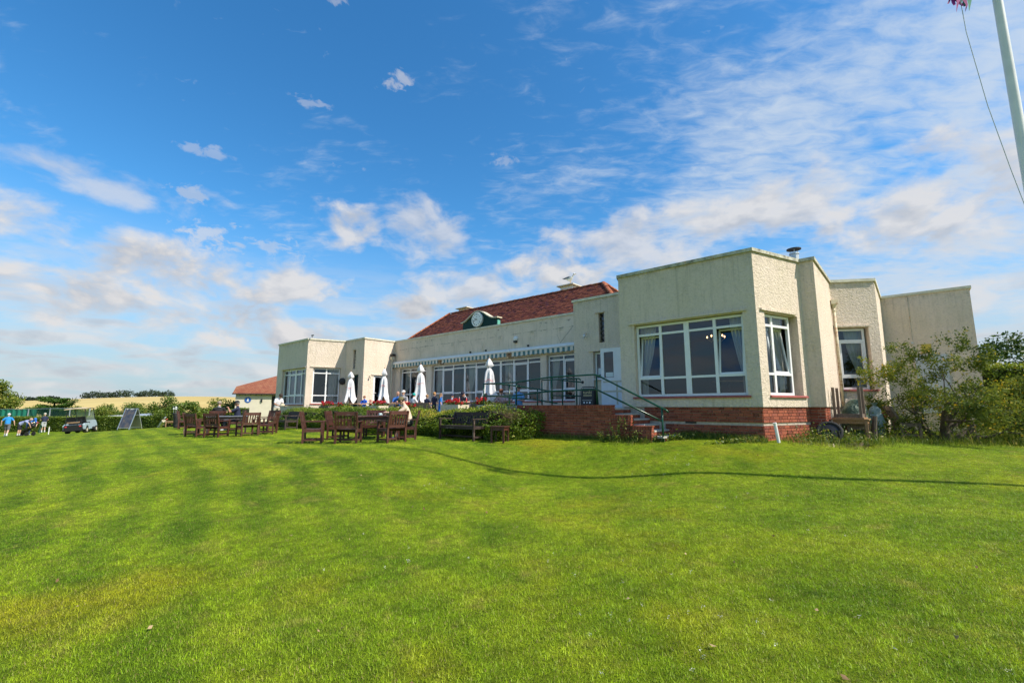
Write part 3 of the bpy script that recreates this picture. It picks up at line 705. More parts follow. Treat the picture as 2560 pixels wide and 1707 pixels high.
# flat roofs, floors, ceilings and partitions that make closed rooms
def slab(poly, z0, z1, name, m): MB().prism([xy(*p) for p in poly], z0, z1).build(name, m, HOUSE)
M_FELT = mat('roof_felt', (0.14, 0.14, 0.14), 0.95, fn=lambda T, p: vary(T, p, (0.14, 0.14, 0.14), .2, 3))
inner = offs(OUT, 0.20)
slab(inner, 3.30, 3.40, 'flat_roof', M_FELT)
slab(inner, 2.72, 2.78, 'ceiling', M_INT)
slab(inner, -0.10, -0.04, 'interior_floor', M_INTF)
def part_wall(a, b, z0, z1, t=0.1):
    f = Fr(a, b); f.box(MB(), 0, f.L, z0, z1, -t / 2, t / 2).build('partition', M_INT, HOUSE)
part_wall((-2.9, 4.1), (-2.9, 12.6), -0.04, 2.72); part_wall((-17.0, 4.1), (-17.0, 12.6), -0.04, 2.72)
part_wall((-16.9, 9.0), (-3.0, 9.0), -0.04, 2.72); part_wall((-2.8, 7.2), (4.5, 7.2), -0.04, 2.72); part_wall((-24, 7.2), (-17.1, 7.2), -0.04, 2.72)

# ---- windows
def rect(mb, f, s0, s1, z0, z1, n0, n1): f.box(mb, s0, s1, z0, z1, n0, n1)
def window(i, s0, s1, z0, z1, muls, trans, rec=0.13, fw=0.062, tilt=(), sash=(), sill=True, lint=True, curt=(), sillx=(0.10, 0.08)):
    f = FR[i]; n0, n1 = -rec - 0.07, -rec
    mb = MB(); K = lambda a, b, c, d: rect(mb, f, a, b, c, d, n0, n1)
    K(s0, s0 + fw, z0, z1); K(s1 - fw, s1, z0, z1); K(s0 + fw, s1 - fw, z0, z0 + fw); K(s0 + fw, s1 - fw, z1 - fw, z1)
    zz = [z0 + fw] + [t for t in trans] + [z1 - fw]
    cols = [s0 + fw / 2] + [m[0] for m in muls] + [s1 - fw / 2]; cw = [fw] + [m[1] for m in muls] + [fw]
    for m, w in muls: rect(mb, f, m - w / 2, m + w / 2, z0 + fw, z1 - fw, n0, n1 + 0.004)
    for t in trans:
        for c in range(len(cols) - 1): K(cols[c] + cw[c] / 2, cols[c + 1] - cw[c + 1] / 2, t - 0.03, t + 0.03)
    win = None
    panes = []
    zb = [z0 + fw] + [t for t in trans] + [z1 - fw]
    for c in range(len(cols) - 1):
        for r in range(len(zb) - 1):
            a, b = cols[c] + cw[c] / 2, cols[c + 1] - cw[c + 1] / 2
            lo = zb[r] + (0.03 if r else 0); hi = zb[r + 1] - (0.03 if r < len(zb) - 2 else 0)
            if (c, r) in tilt: panes.append((a, b, lo, hi, 0.17, True))
            elif (c, r) in sash: panes.append((a, b, lo, hi, 0.0, True))
            else: panes.append((a, b, lo, hi, 0.0, False))
    win = mb.build('window', M_UPVC, HOUSE)
    nm = -rec - 0.035
    for a, b, lo, hi, tl, fr in panes:
        def Q(s, z): return f.P(s, z, nm - (0.02 if tl else 0) - tl * (z - lo) / max(0.2, hi - lo) * 1.0)
        if fr:
            sb = MB(); w = 0.048
            def qbox(sa, sb_, za, zb_):
                o = []
                for z in (za, zb_):
                    for (s_, dn) in ((sa, 0.025), (sb_, 0.025), (sb_, -0.025), (sa, -0.025)):
                        q = Vector(Q(s_, z)) + Vector((f.n.x, f.n.y, 0)) * dn * (1.0 if tl else 1.25); o.append(tuple(q))
                sb.hexa(o)
            g = 0.004
            qbox(a + g, a + w, lo + g, hi - g); qbox(b - w, b - g, lo + g, hi - g); qbox(a + w, b - w, lo + g, lo + w); qbox(a + w, b - w, hi - w, hi - g)
            sb.build('sash', M_UPVC, win)
            a, b, lo2, hi2 = a + w - .002, b - w + .002, lo + w - .002, hi - w + .002
        else: lo2, hi2 = lo, hi
        e = 0.003
        MB().add([Q(a - e, lo2 - e), Q(b + e, lo2 - e), Q(b + e, hi2 + e), Q(a - e, hi2 + e)], [(0, 1, 2, 3)]).build('pane', M_GLASS, win)
    if sill:
        mb = MB(); x0, x1 = s0 - sillx[0], s1 + sillx[1]
        mb.hexa([f.P(x0, z0 - 0.06, 0.05), f.P(x1, z0 - 0.06, 0.05), f.P(x1, z0 - 0.06, 0.001), f.P(x0, z0 - 0.06, 0.001), f.P(x0, z0 - 0.025, 0.05), f.P(x1, z0 - 0.025, 0.05), f.P(x1, z0 - 0.008, 0.001), f.P(x0, z0 - 0.008, 0.001)])
        mb.hexa([f.P(s0 + .002, z0 - 0.05, 0.0), f.P(s1 - .002, z0 - 0.05, 0.0), f.P(s1 - .002, z0 - 0.05, n0), f.P(s0 + .002, z0 - 0.05, n0), f.P(s0 + .002, z0 - 0.009, 0.0), f.P(s1 - .002, z0 - 0.009, 0.0), f.P(s1 - .002, z0 - .001, n0), f.P(s0 + .002, z0 - .001, n0)])
        mb.build('sill', M_SILL, win)
    if lint:
        f.box(MB(), s0 - 0.17, s1 + 0.10, z1 + 0.045, z1 + 0.10, 0.002, 0.05).build('lintel', M_WALL, win)
    for (ca, cb, cz0, cz1, tie) in curt: curtain(f, ca, cb, cz0, cz1, -rec - 0.22, tie, win)
    return win
def curtain(f, sa, sb, z0, z1, n, tie, parent):
    """hanging folds; tie=-1/1 gathers the lower half towards the left / right"""
    nx, nz = 26, 12; V = []; F = []
    for j in range(nz + 1):
        t = j / nz; z = z1 + (z0 - z1) * t
        k = 0.0
        if tie: k = 0.62 * min(1.0, max(0.0, t * 1.5 - .1)) ** 1.5
        for i in range(nx + 1):
            u = i / nx; s = sa + (sb - sa) * u
            if tie < 0: s = sa + (s - sa) * (1 - k)
            elif tie > 0: s = sb + (s - sb) * (1 - k)
            V.append(f.P(s, z, n + 0.03 * sin(u * 26 + 0.6 * sin(j)) + 0.008 * sin(u * 61)))
    for j in range(nz):
        for i in range(nx): a = j * (nx + 1) + i; F.append((a, a + 1, a + nx + 2, a + nx + 1))
    MB().add(V, F).build('curtain', M_CURT, parent, smooth=True)
window(9, 0.47, 3.38, 0.29, 2.33, [(1.19, .075), (1.925, .14), (2.66, .075)], [0.80, 2.05], tilt={(0, 1), (3, 1)}, curt=[(0.50, 0.98, 0.25, 2.4, -1), (2.98, 3.36, 0.25, 2.4, 1)])
window(10, 0.33, 1.52, 0.29, 2.33, [(0.78, .075)], [0.82, 2.05], tilt={(1, 1)}, curt=[(0.45, 0.85, 0.25, 2.4, -1), (0.95, 1.5, 0.25, 2.4, 1)], sillx=(0.03, 0.30))
window(13, 0.12, 0.90, 0.53, 2.40, [], [0.91, 2.03], sash={(0, 1)}, curt=[(0.42, 0.92, 0.4, 2.45, 1)], sillx=(0.06, 0.16))
window(1, 0.80, 3.88, 0.15, 2.22, [(1.60, .07), (2.42, .13), (3.23, .07)], [0.66, 1.94], sash={(1, 1), (2, 1)}, curt=[(0.85, 1.35, 0.1, 2.3, -1), (3.3, 3.8, 0.1, 2.3, 1)])
window(2, 0.37, 1.84, 0.20, 2.24, [(1.10, .075)], [0.66, 1.95], curt=[(1.25, 1.8, 0.1, 2.3, 0)], sillx=(.08, .08))
M_ = lambda *a: [(x, .07) for x in a]
window(5, 0.60, 3.03, 0.26, 2.22, M_(1.45, 2.25), [0.72, 2.0], curt=[(0.7, 1.3, 0.2, 2.3, -1)], lint=False)
window(5, 3.55, 11.05, 0.26, 2.22, [(4.345, .07), (5.18, .07), (6.06, .12), (6.89, .07), (7.73, .07), (8.58, .12), (9.41, .07), (10.27, .07)], [0.72, 2.0], sash={(1, 1), (4, 1), (7, 1)},
       curt=[(3.65, 4.2, 0.2, 2.3, -1), (6.15, 6.75, 0.2, 2.3, -1), (8.68, 9.2, 0.2, 2.3, 0)], lint=False)
window(5, 11.43, 13.70, 0.26, 2.22, M_(12.24, 13.0), [0.72, 2.0], sash={(1, 1)}, lint=False, curt=[(11.5, 11.9, 0.2, 2.3, -1)])
# slit windows with old leaded lights
for i, a, b, z0, z1 in ((7, 1.06, 1.28, 2.25, 3.31), (3, 0.87, 1.13, 2.18, 3.29)):
    f = FR[i]; mb = MB(); rec = -0.12
    m = M_BLACK
    for k in range(6):
        zc = z0 + (z1 - z0) * (k + .5) / 6; hh = (z1 - z0) / 12
        mb.bar(f.P(a, zc - hh, rec), f.P(b, zc + hh, rec), 0.014, 0.014); mb.bar(f.P(a, zc + hh, rec), f.P(b, zc - hh, rec), 0.014, 0.014)
    w = mb.build('slit_window', m, HOUSE)
    MB().add([f.P(a, z0, rec - .01), f.P(b, z0, rec - .01), f.P(b, z1, rec - .01), f.P(a, z1, rec - .01)], [(0, 1, 2, 3)]).build('pane', M_GLASS, w)
    f.box(MB(), a - 0.13, b + 0.02, z1 + 0.012, z1 + 0.06, 0.002, 0.05).build('lintel', M_WALL, w)
# doors
def door(i, s0, s1, z0, z1, glass, m=M_UPVC, rec=0.02, hs=None, fw=0.08, lint=True, lower=None):
    f = FR[i]; mb = MB(); n0, n1 = -rec - 0.06, -rec
    ga, gb, gz0, gz1 = glass
    f.box(mb, s0, ga, z0, z1, n0, n1); f.box(mb, gb, s1, z0, z1, n0, n1); f.box(mb, ga, gb, z0, gz0, n0, n1); f.box(mb, ga, gb, gz1, z1, n0, n1)
    d = mb.build('door', m, HOUSE)
    MB().add([f.P(ga, gz0, n0 + .03), f.P(gb, gz0, n0 + .03), f.P(gb, gz1, n0 + .03), f.P(ga, gz1, n0 + .03)], [(0, 1, 2, 3)]).build('pane', M_GLASS, d)
    if hs: MB().tube([f.P(hs[0], hs[1], n1 + .001), f.P(hs[0], hs[1], n1 + .05), f.P(hs[0] + .12, hs[1], n1 + .05)], 0.012, 6).build('handle', M_ALU, d)
    if lint: f.box(MB(), s0 - 0.15, s1 + 0.05, z1 + 0.02, z1 + 0.07, 0.002, 0.05).build('lintel', M_WALL, d)
    return d
f = FR[7]
dB = door(7, 1.125, 1.97, 0.0, 2.02, (1.255, 1.62, 1.0, 1.89), rec=-0.045, hs=None, lint=False)
mbk = MB(); f.box(mbk, 1.125, 1.20, 0.0, 2.02, -0.012, 0.0445); 
f.box(MB(), 1.13, 1.965, -0.10, -0.002, -0.015, 0.10).build('threshold', M_UPVC, dB)
mb = MB(); f.box(mb, 1.205, 1.93, 0.50, 0.56, 0.046, 0.052); f.box(mb, 1.205, 1.93, 0.83, 0.89, 0.046, 0.052); f.box(mb, 1.70, 1.76, 0.08, 0.86, 0.0462, 0.0522); mb.build('door_moulding', M_CREAMP, dB)
MB().tube([f.P(1.165, 0.95, .046), f.P(1.165, 0.95, .085), f.P(1.165, 0.80, .085)], .012, 6).build('handle', M_ALU, dB)
mb = MB()
for a, b, c, d_ in ((0.81, 0.87, 0.95, 1.93), (1.07, 1.122, 0.95, 1.93), (0.87, 1.07, 0.95, 1.01), (0.87, 1.07, 1.87, 1.93)): f.box(mb, a, b, c, d_, -.20, -.13)
sl = mb.build('side_light', M_UPVC, HOUSE)
MB().add([f.P(.87, 1.01, -.165), f.P(1.07, 1.01, -.165), f.P(1.07, 1.87, -.165), f.P(.87, 1.87, -.165)], [(0, 1, 2, 3)]).build('pane', M_GLASS, sl)
f.box(MB(), .802, 1.122, 0.0, .945, -.20, -.10).build('panel', M_CREAMP, sl)
f.box(MB(), .79, 1.124, .946, .97, -.13, .03).build('sill', M_UPVC, sl)
f.box(MB(), .90, 1.05, 1.14, 1.36, -.162, -.158).build('notice', mat('paper_notice', (0.72, 0.76, 0.74), .8, fn=lambda T, p: vary(T, p, (0.72, 0.76, 0.74), .06, 40)), sl)
f.box(MB(), 0.62, 1.12, 1.955, 2.0, 0.002, 0.05).build('lintel', M_WALL, sl)
M_PAPER = MATS['paper_notice']
f.box(MB(), 1.31, 1.60, 1.02, 1.18, .030, .034).build('notice', M_PAPER, dB)
door(3, 0.90, 1.51, TERR, 1.83, (1.0, 1.42, 0.1, 1.72), M_DKGREEN, rec=0.12, hs=(0.95, 0.4), lint=False)
door(4, 0.68, 1.50, TERR, 1.80, (0.80, 1.38, 0.25, 1.70), M_UPVC, rec=0.06, hs=(0.74, 0.80))
# ---- awnings on the main front
f = FR[5]
def awning(sa, sb, va, vb):
    mb = MB(); prof = [(0.0, 2.50), (0.16, 2.49), (0.20, 2.53), (0.18, 2.60), (0.10, 2.66), (0.0, 2.67)]
    n = len(prof); mb.add([f.P(sa, z, 0.002 + p) for p, z in prof] + [f.P(sb, z, 0.002 + p) for p, z in prof], [tuple(range(n)), tuple(range(2 * n - 1, n - 1, -1))] + [(i, n + i, n + (i + 1) % n, (i + 1) % n) for i in range(n)])
    a = mb.build('awning', M_WHITEP, HOUSE)
    for v0, v1 in zip(va, vb):
        mb = MB(); pitch = 0.135; k = 0; s = v0
        while s < v1 - 0.02:
            e = min(v1, s + pitch); m = 4
            for j in range(m):
                a0 = s + (e - s) * j / m; a1 = s + (e - s) * (j + 1) / m
                def zb(q): return 2.285 + 0.035 * (0.5 - 0.5 * cos(2 * pi * (q - v0) / (pitch * 2))) + 0.006 * sin(q * 3)
                def nn(q): return 0.165 + 0.012 * sin(q * 9)
                P = [f.P(a0, zb(a0), nn(a0)), f.P(a1, zb(a1), nn(a1)), f.P(a1, 2.50, .165), f.P(a0, 2.50, .165)]
                P2 = [f.P(a0, zb(a0), nn(a0) - .004), f.P(a1, zb(a1), nn(a1) - .004), f.P(a1, 2.50, .161), f.P(a0, 2.50, .161)]
                mb.add(P, [(0, 1, 2, 3)], k % 2); mb.add(P2, [(3, 2, 1, 0)], k % 2); mb.add([P[0], P[1], P2[1], P2[0]], [(3, 2, 1, 0)], k % 2)
            s = e; k += 1
        mb.build('valance', [M_STRA, M_STRB], a)
    return a
awning(-0.10, 9.44, (0.0, 4.57), (4.23, 9.20)); awning(9.46, 13.95, (9.53,), (13.9,))
for s in (4.4, 9.36): f.box(MB(), s - .14, s + .14, 2.26, 2.49, 0.003, 0.05).build('awning_bracket', M_OAKP, HOUSE)
# painted-over octagonal panel, vents, alarm, lamps
poly = [(7.10 + .385 * cos(t) * 1.0 / max(abs(cos(t)), abs(sin(t)), .80) , 2.92 + .29 * sin(t) / max(abs(cos(t)), abs(sin(t)), .80)) for t in [2 * pi * k / 16 + .2 for k in range(16)]]
mb = MB(); n = len(poly); mb.add([f.P(s, z, .002) for s, z in poly] + [f.P(s, z, .022) for s, z in poly], [tuple(range(n, 2 * n))] + [(i, (i + 1) % n, n + (i + 1) % n, n + i) for i in range(n)])
mb.build('wall_panel', M_MAIN, HOUSE)
for s, z in ((5.2, 3.25), (8.62, 3.30), (10.6, 3.34), (12.2, 3.32)):
    v = f.box(MB(), s - .12, s + .12, z - .08, z + .08, .002, .012).build('air_brick', M_MAIN, HOUSE)
    for k in range(4): f.box(MB(), s - .1, s + .1, z - .062 + k * .035, z - .05 + k * .035, .0125, .016).build('slot', M_COPE, v)
mb = MB(); mb.lathe([(0.02, 0), (0.11, .0), (0.125, .03), (0.115, .07), (0.06, .09)], 16); mb.xf(Matrix.Translation(f.P(9.66, 3.13, .002)) @ Matrix.Rotation(f.rz(), 4, 'Z') @ Matrix.Rotation(radians(90), 4, 'X'))
al = mb.build('alarm_box', M_WHITEP, HOUSE, smooth=True); f.box(MB(), 9.58, 9.74, 2.95, 3.04, .003, .11).build('alarm_base', M_BLACK, al)
for s in (6.62, 7.72, 10.4):
    f.box(MB(), s - .03, s + .03, 2.70, 2.78, .002, .07).build('spotlight', M_BLACK, HOUSE)
def wall_lamp(fr, s, z, m=M_ALU):
    mb = MB(); mb.tube([fr.P(s, z, .002), fr.P(s, z, .10), fr.P(s + .0, z - .02, .13)], .018, 8); l = mb.build('wall_lamp', m, HOUSE)
    mb = MB(); mb.ball(fr.P(s - .02, z - .10, .13), (.055, .055, .06)); mb.build('lamp_head', m, l, smooth=True)
wall_lamp(FR[7], 0.55, 2.63); wall_lamp(FR[4], 0.40, 1.78, M_CREAMP)
g = FR[2]; mb = MB(); mb.lathe([(0.0, -.05), (.19, -.05), (.20, 0), (.16, .05), (0.05, .07)], 18); mb.xf(Matrix.Translation(g.P(1.98, 1.50, .06)) @ Matrix.Rotation(g.rz(), 4, 'Z') @ Matrix.Rotation(radians(90), 4, 'X')); mb.build('black_disc', M_BLACK, HOUSE)
g = FR[5]; mb = MB(); mb.lathe([(0.0, -.05), (.19, -.05), (.20, 0), (.16, .05), (0.05, .07)], 18); mb.xf(Matrix.Translation(g.P(12.98, 1.22, .06)) @ Matrix.Rotation(g.rz(), 4, 'Z') @ Matrix.Rotation(radians(90), 4, 'X')); mb.build('black_disc', M_BLACK, HOUSE)
# ---- rainwater pipes
def rwp(fr, s, n, ztop, zbot, m):
    p = fr.P(s, 0, n)
    mb = MB(); fr.box(mb, s - .10, s + .10, ztop - .13, ztop, n - .07, n + .10); mb.box(0, 0, 0, 0, 0, 0) if False else None
    h = mb.build('rainwater_hopper', m, HOUSE)
    MB().lathe([(.04, -.14), (.09, 0)], 10, (p[0], p[1], ztop - .131)).build('outlet', m, h)
    mb = MB(); mb.tube([(p[0], p[1], ztop - .26), (p[0], p[1], zbot)], .042, 10)
    d = mb.build('downpipe', m, HOUSE, smooth=True)
    for z in (ztop - .34, (ztop + zbot) / 2 + .1): MB().lathe([(.052, -.03), (.052, .03)], 10, (p[0], p[1], z)).build('collar', m, d)
rwp(FR[13], 0.02, 0.09, 3.28, 0.02, M_RUSTP); rwp(FR[4], 1.80, 0.08, 2.95, TERR, M_CREAMP)
f = FR[4]; f.box(MB(), 1.70, 1.94, 3.0, 3.13, .03, .22).build('floodlight', M_BLACK, HOUSE)
# ---- parapet camera at the left wing
f = FR[1]; mb = MB(); mb.tube([f.P(4.3, 3.95, -.1), f.P(4.3, 4.06, -.1)], .015, 6); f.box(mb, 4.22, 4.44, 4.06, 4.12, -.13, -.07); mb.build('parapet_camera', M_BLACK, HOUSE)
# ---- flue with mushroom cap
c = p3(4.18, 2.86, 0); mb = MB(); mb.lathe([(.115, 3.4), (.115, 4.40), (.13, 4.40), (.13, 4.44)], 14, c); fl = mb.build('flue', M_ZINC, HOUSE, smooth=False)
mb = MB(); mb.lathe([(.02, 4.62), (.19, 4.57), (.19, 4.545), (.02, 4.56)][::-1], 18, c); mb.build('flue_cap', M_BLACK, fl)
mb = MB()
for k in range(3): t = 2.1 * k; mb.bar((c[0] + .11 * cos(t), c[1] + .11 * sin(t), 4.43), (c[0] + .11 * cos(t), c[1] + .11 * sin(t), 4.57), .012)
mb.build('cap_stay', M_ZINC, fl)

# ---- tiled main roof (hipped)
RIDGE_V, RIDGE_Z, EAVE_V, EAVE_Z = 6.1, 5.72, 3.95, 3.72
U0, U1 = -14.75, -3.98
def roof():
    tanp = (RIDGE_Z - EAVE_Z) / (RIDGE_V - EAVE_V); run = RIDGE_V - EAVE_V
    eL, eR, eB = U0 - run, U1 + run, RIDGE_V + run
    z0 = EAVE_Z - 0.03
    dk = MB()
    A, B, Cc, D = p3(eL, EAVE_V, z0), p3(eR, EAVE_V, z0), p3(eR, eB, z0), p3(eL, eB, z0); R0, R1 = p3(U0, RIDGE_V, RIDGE_Z - .03), p3(U1, RIDGE_V, RIDGE_Z - .03)
    dk.add([A, B, Cc, D, R0, R1], [(0, 1, 5, 4), (2, 3, 4, 5), (1, 2, 5), (3, 0, 4), (3, 2, 1, 0)])
    rf = dk.build('roof', M_TILE, HOUSE)
    ca = rf.data.color_attributes.new('tint', 'FLOAT_COLOR', 'POINT'); ca.data.foreach_set('color', [0.3, 0, 0, 1] * len(rf.data.vertices))
    rg = np.random.default_rng(3); V = []; F = []; col = []
    gauge, tw = 0.098, 0.165; slope = sqrt(1 + tanp * tanp); n = int(run * slope / gauge)
    def tile(o, dx, dy, w, l, up, t, lift):
        a = Vector(o); V0 = len(V)
        s = dx * w; u = up * l; nn = dx.cross(up).normalized()
        P = [a + nn * (lift), a + s + nn * lift, a + s + u + nn * (lift * .2), a + u + nn * (lift * .2), a - nn * .004, a + s - nn * .004]
        V.extend([tuple(p) for p in P]); F.extend([(V0, V0 + 1, V0 + 2, V0 + 3), (V0 + 4, V0 + 5, V0 + 1, V0)]); col.extend([(t, 0, 0, 1)] * 6)
    eu3 = Vector((EU[0], EU[1], 0)); ev3 = Vector((EV[0], EV[1], 0)); zz = Vector((0, 0, 1))
    # front face and right-hand hip
    for face in (0, 1):
        for k in range(n):
            h = k * gauge / slope       # plan distance up from the eave
            if face == 0: a0, a1 = eL + h, eR - h; dx = eu3; up = (ev3 + zz * tanp).normalized(); org = lambda q: Vector(p3(q, EAVE_V + h, EAVE_Z + h * tanp))
            else: a0, a1 = EAVE_V + h, eB - h; dx = ev3; up = (-eu3 + zz * tanp).normalized(); org = lambda q: Vector(p3(eR - h, q, EAVE_Z + h * tanp))
            q = a0 + (tw / 2 if k % 2 else 0)
            while q < a1 - .03:
                w = min(tw, a1 - q)
                tile(org(q + .002) + zz * rg.uniform(0, .004), dx, None, w - .006, gauge * 1.25, up, float(np.clip(rg.normal(.5, .27), 0, 1)), 0.026 + rg.uniform(0, .014))
                q += tw
    me = bpy.data.meshes.new('roof_tile'); me.from_pydata(V, [], F); me.materials.append(M_TILE)
    ca = me.color_attributes.new('tint', 'FLOAT_COLOR', 'POINT'); ca.data.foreach_set('color', np.array(col, dtype=np.float32).ravel()); me.update()
    o = link('roof_tile', me, rf); tag(o, kind='stuff')
    # half-round ridge and hip tiles
    def hr(a, b, cnt):
        a = Vector(a); b = Vector(b); d = (b - a) / cnt; dn = d.normalized(); sd = dn.cross(zz).normalized(); up = sd.cross(dn)
        mb = MB(); L = d.length * 1.02; nseg = 8; r = .115
        for e, rr in ((0, r), (L, r * .9)):
            for j in range(nseg + 1): t = pi * j / nseg; mb.v.append(tuple(dn * e + sd * (cos(t) * rr) + up * (sin(t) * rr * .8)))
        for j in range(nseg): mb.f.append((j, j + 1, nseg + 2 + j, nseg + 1 + j)); mb.mi.append(0)
        mb.f.append(tuple(range(nseg + 1))); mb.mi.append(0)
        me = mb.mesh('ridge_tile'); me.materials.append(M_RIDGE); me.polygons.foreach_set('use_smooth', [True] * len(me.polygons)); me.update()
        for k in range(cnt): link('ridge_tile', me, rf, tuple(a + d * k + zz * (0.0 + random.uniform(-.006, .006))))
    hr(p3(U1, RIDGE_V, RIDGE_Z - .03), p3(U0, RIDGE_V, RIDGE_Z - .03), 34)
    hr(p3(eL + .3, EAVE_V + .3, EAVE_Z + .3 * tanp), p3(U0, RIDGE_V, RIDGE_Z), 9); hr(p3(eR - .3, EAVE_V + .3, EAVE_Z + .3 * tanp), p3(U1, RIDGE_V, RIDGE_Z), 9)
    hr(p3(eR - .3, eB - .3, EAVE_Z + .3 * tanp), p3(U1, RIDGE_V, RIDGE_Z), 9)
    for cu in (-6.30, -14.0):
        q = Fr((cu - .36, 6.45), (cu + .36, 6.45))
        ch = q.box(MB(), 0, .72, 5.3, 6.06, -.7, 0).build('chimney', M_WHITEP, rf) if cu > -10 else q.box(MB(), 0, .72, 5.3, 6.00, -.7, 0).build('chimney', M_COPE2, rf)
        z = 6.06 if cu > -10 else 6.00
        mb = MB(); q.box(mb, -.14, .86, z + .001, z + .05, -.84, .14)
        m4 = [q.P(-.14, z + .05, .14), q.P(.86, z + .05, .14), q.P(.86, z + .05, -.84), q.P(-.14, z + .05, -.84), q.P(.36, z + .15, -.35)]
        mb.add(m4, [(0, 1, 4), (1, 2, 4), (2, 3, 4), (3, 0, 4)]); mb.build('chimney_cap', M_COPE2, rf)
roof()
# glimpse of a roof light beyond the hip
mb = MB(); q = Fr((-2.6, 5.2), (-1.9, 5.2)); mb.hexa([q.P(0, 3.6, 0), q.P(.7, 3.6, 0), q.P(.7, 3.6, -.9), q.P(0, 3.6, -.9), q.P(0, 4.12, 0), q.P(.7, 4.12, 0), q.P(.7, 4.5, -.9), q.P(0, 4.5, -.9)]); mb.build('roof_light', M_ZINC, HOUSE)

# ---- text as flat meshes
def text_mesh(s, size, extr=0.0, align='CENTER'):
    cu = bpy.data.curves.new('txt', 'FONT'); cu.body = s; cu.size = size; cu.align_x = align; cu.align_y = 'CENTER'; cu.extrude = extr; cu.resolution_u = 3
    o = bpy.data.objects.new('txt', cu); C.objects.link(o); bpy.context.view_layer.update()
    me = bpy.data.meshes.new_from_object(o.evaluated_get(bpy.context.evaluated_depsgraph_get())); bpy.data.objects.remove(o); bpy.data.curves.remove(cu); return me
def place_text(name, s, size, M, m, parent, extr=0.002, warp=None):
    me = text_mesh(s, size, extr)
    for v in me.vertices:
        co = v.co.copy()
        if warp: co = Vector(warp(co))
        v.co = M @ co
    me.materials.clear(); me.materials.append(m); me.update()
    return link(name, me, parent)
def face_M(fr, s, z, n): return Matrix.Translation(fr.P(s, z, n)) @ Matrix.Rotation(fr.rz(), 4, 'Z') @ Matrix.Rotation(radians(90), 4, 'X')

# ---- clock gable
def clock():
    f = FR[5]; c0, c1, cm = 5.97, 8.40, 7.09; zb = ZT + .09
    def top(s):
        t = abs(s - cm) / (c1 - c0) * 2
        return 4.30 + 0.47 * (0.5 + 0.5 * cos(pi * min(1, t * 1.02))) ** 1.0
    N = 40; S = [c0 + (c1 - c0) * k / N for k in range(N + 1)]
    mb = MB()
    fr = [f.P(s, top(s), -.03) for s in S]; bk = [f.P(s, top(s), -.26) for s in S]; fb = [f.P(s, zb, -.03) for s in S]; bb = [f.P(s, zb, -.26) for s in S]
    V = fr + bk + fb + bb; n = N + 1
    F = []
    for k in range(N): F += [(2 * n + k, 2 * n + k + 1, k + 1, k), (n + k, n + k + 1, 3 * n + k + 1, 3 * n + k), (k, k + 1, n + k + 1, n + k), (2 * n + k, 3 * n + k, 3 * n + k + 1, 2 * n + k + 1)]
    F += [(0, n, 3 * n, 2 * n), (N, 2 * n + N, 3 * n + N, n + N)]
    mb.add(V, F); ck = mb.build('clock_gable', M_DKGREEN, HOUSE)
    mb = MB(); S2 = [c0 - .10 + (c1 - c0 + .2) * k / N for k in range(N + 1)]
    for k in range(N):
        a, b = S2[k], S2[k + 1]
        mb.hexa([f.P(a, top(a) + .001, .05), f.P(b, top(b) + .001, .05), f.P(b, top(b) + .001, -.30), f.P(a, top(a) + .001, -.30), f.P(a, top(a) + .055, .05), f.P(b, top(b) + .055, .05), f.P(b, top(b) + .055, -.30), f.P(a, top(a) + .055, -.30)])
    mb.build('gable_moulding', M_CREAMP, ck)
    f.box(MB(), c1 + .001, c1 + .03, zb, 4.20, -.24, -.05).build('gable_side', mat('pale_green_paint', (0.10, 0.36, 0.28), .5, fn=lambda T, p: vary(T, p, (0.10, 0.36, 0.28), .15, 9)), ck)
    M = face_M(f, cm, 4.365, -.029)
    mb = MB(); mb.lathe([(.372, 0), (.372, .10), (.355, .115), (.345, .105)], 48); mb.xf(M); dial = mb.build('clock_face', M_CLOCK, ck)
    R = .27
    for k, t in enumerate(('XII', 'I', 'II', 'III', 'IIII', 'V', 'VI', 'VII', 'VIII', 'IX', 'X', 'XI')):
        a = -2 * pi * k / 12
        place_text('numeral', t, .085, M @ Matrix.Rotation(a, 4, 'Z') @ Matrix.Translation((0, R, .108)), M_BLACK, dial)
    place_text('crest', 'M', .07, M @ Matrix.Translation((0, .13, .108)), M_BLACK, dial)
    def hand(ang, L, w, z, nm):
        mb = MB(); mb.add([(-w, -.05, z), (w, -.05, z), (w * .8, L * .65, z), (w * 1.7, L * .72, z), (0, L, z), (-w * 1.7, L * .72, z), (-w * .8, L * .65, z)], [(0, 1, 2, 3, 4, 5, 6)])
        mb.xf(M @ Matrix.Rotation(-radians(ang), 4, 'Z')); mb.build(nm, M_BLACK, dial)
    hand(9.70 * 30, .17, .014, .112, 'hour_hand'); hand(42 * 6, .29, .009, .116, 'minute_hand')
    mb = MB(); mb.lathe([(.022, .1), (.022, .124)], 12); mb.xf(M); mb.build('hand_boss', M_BLACK, dial)
clock()

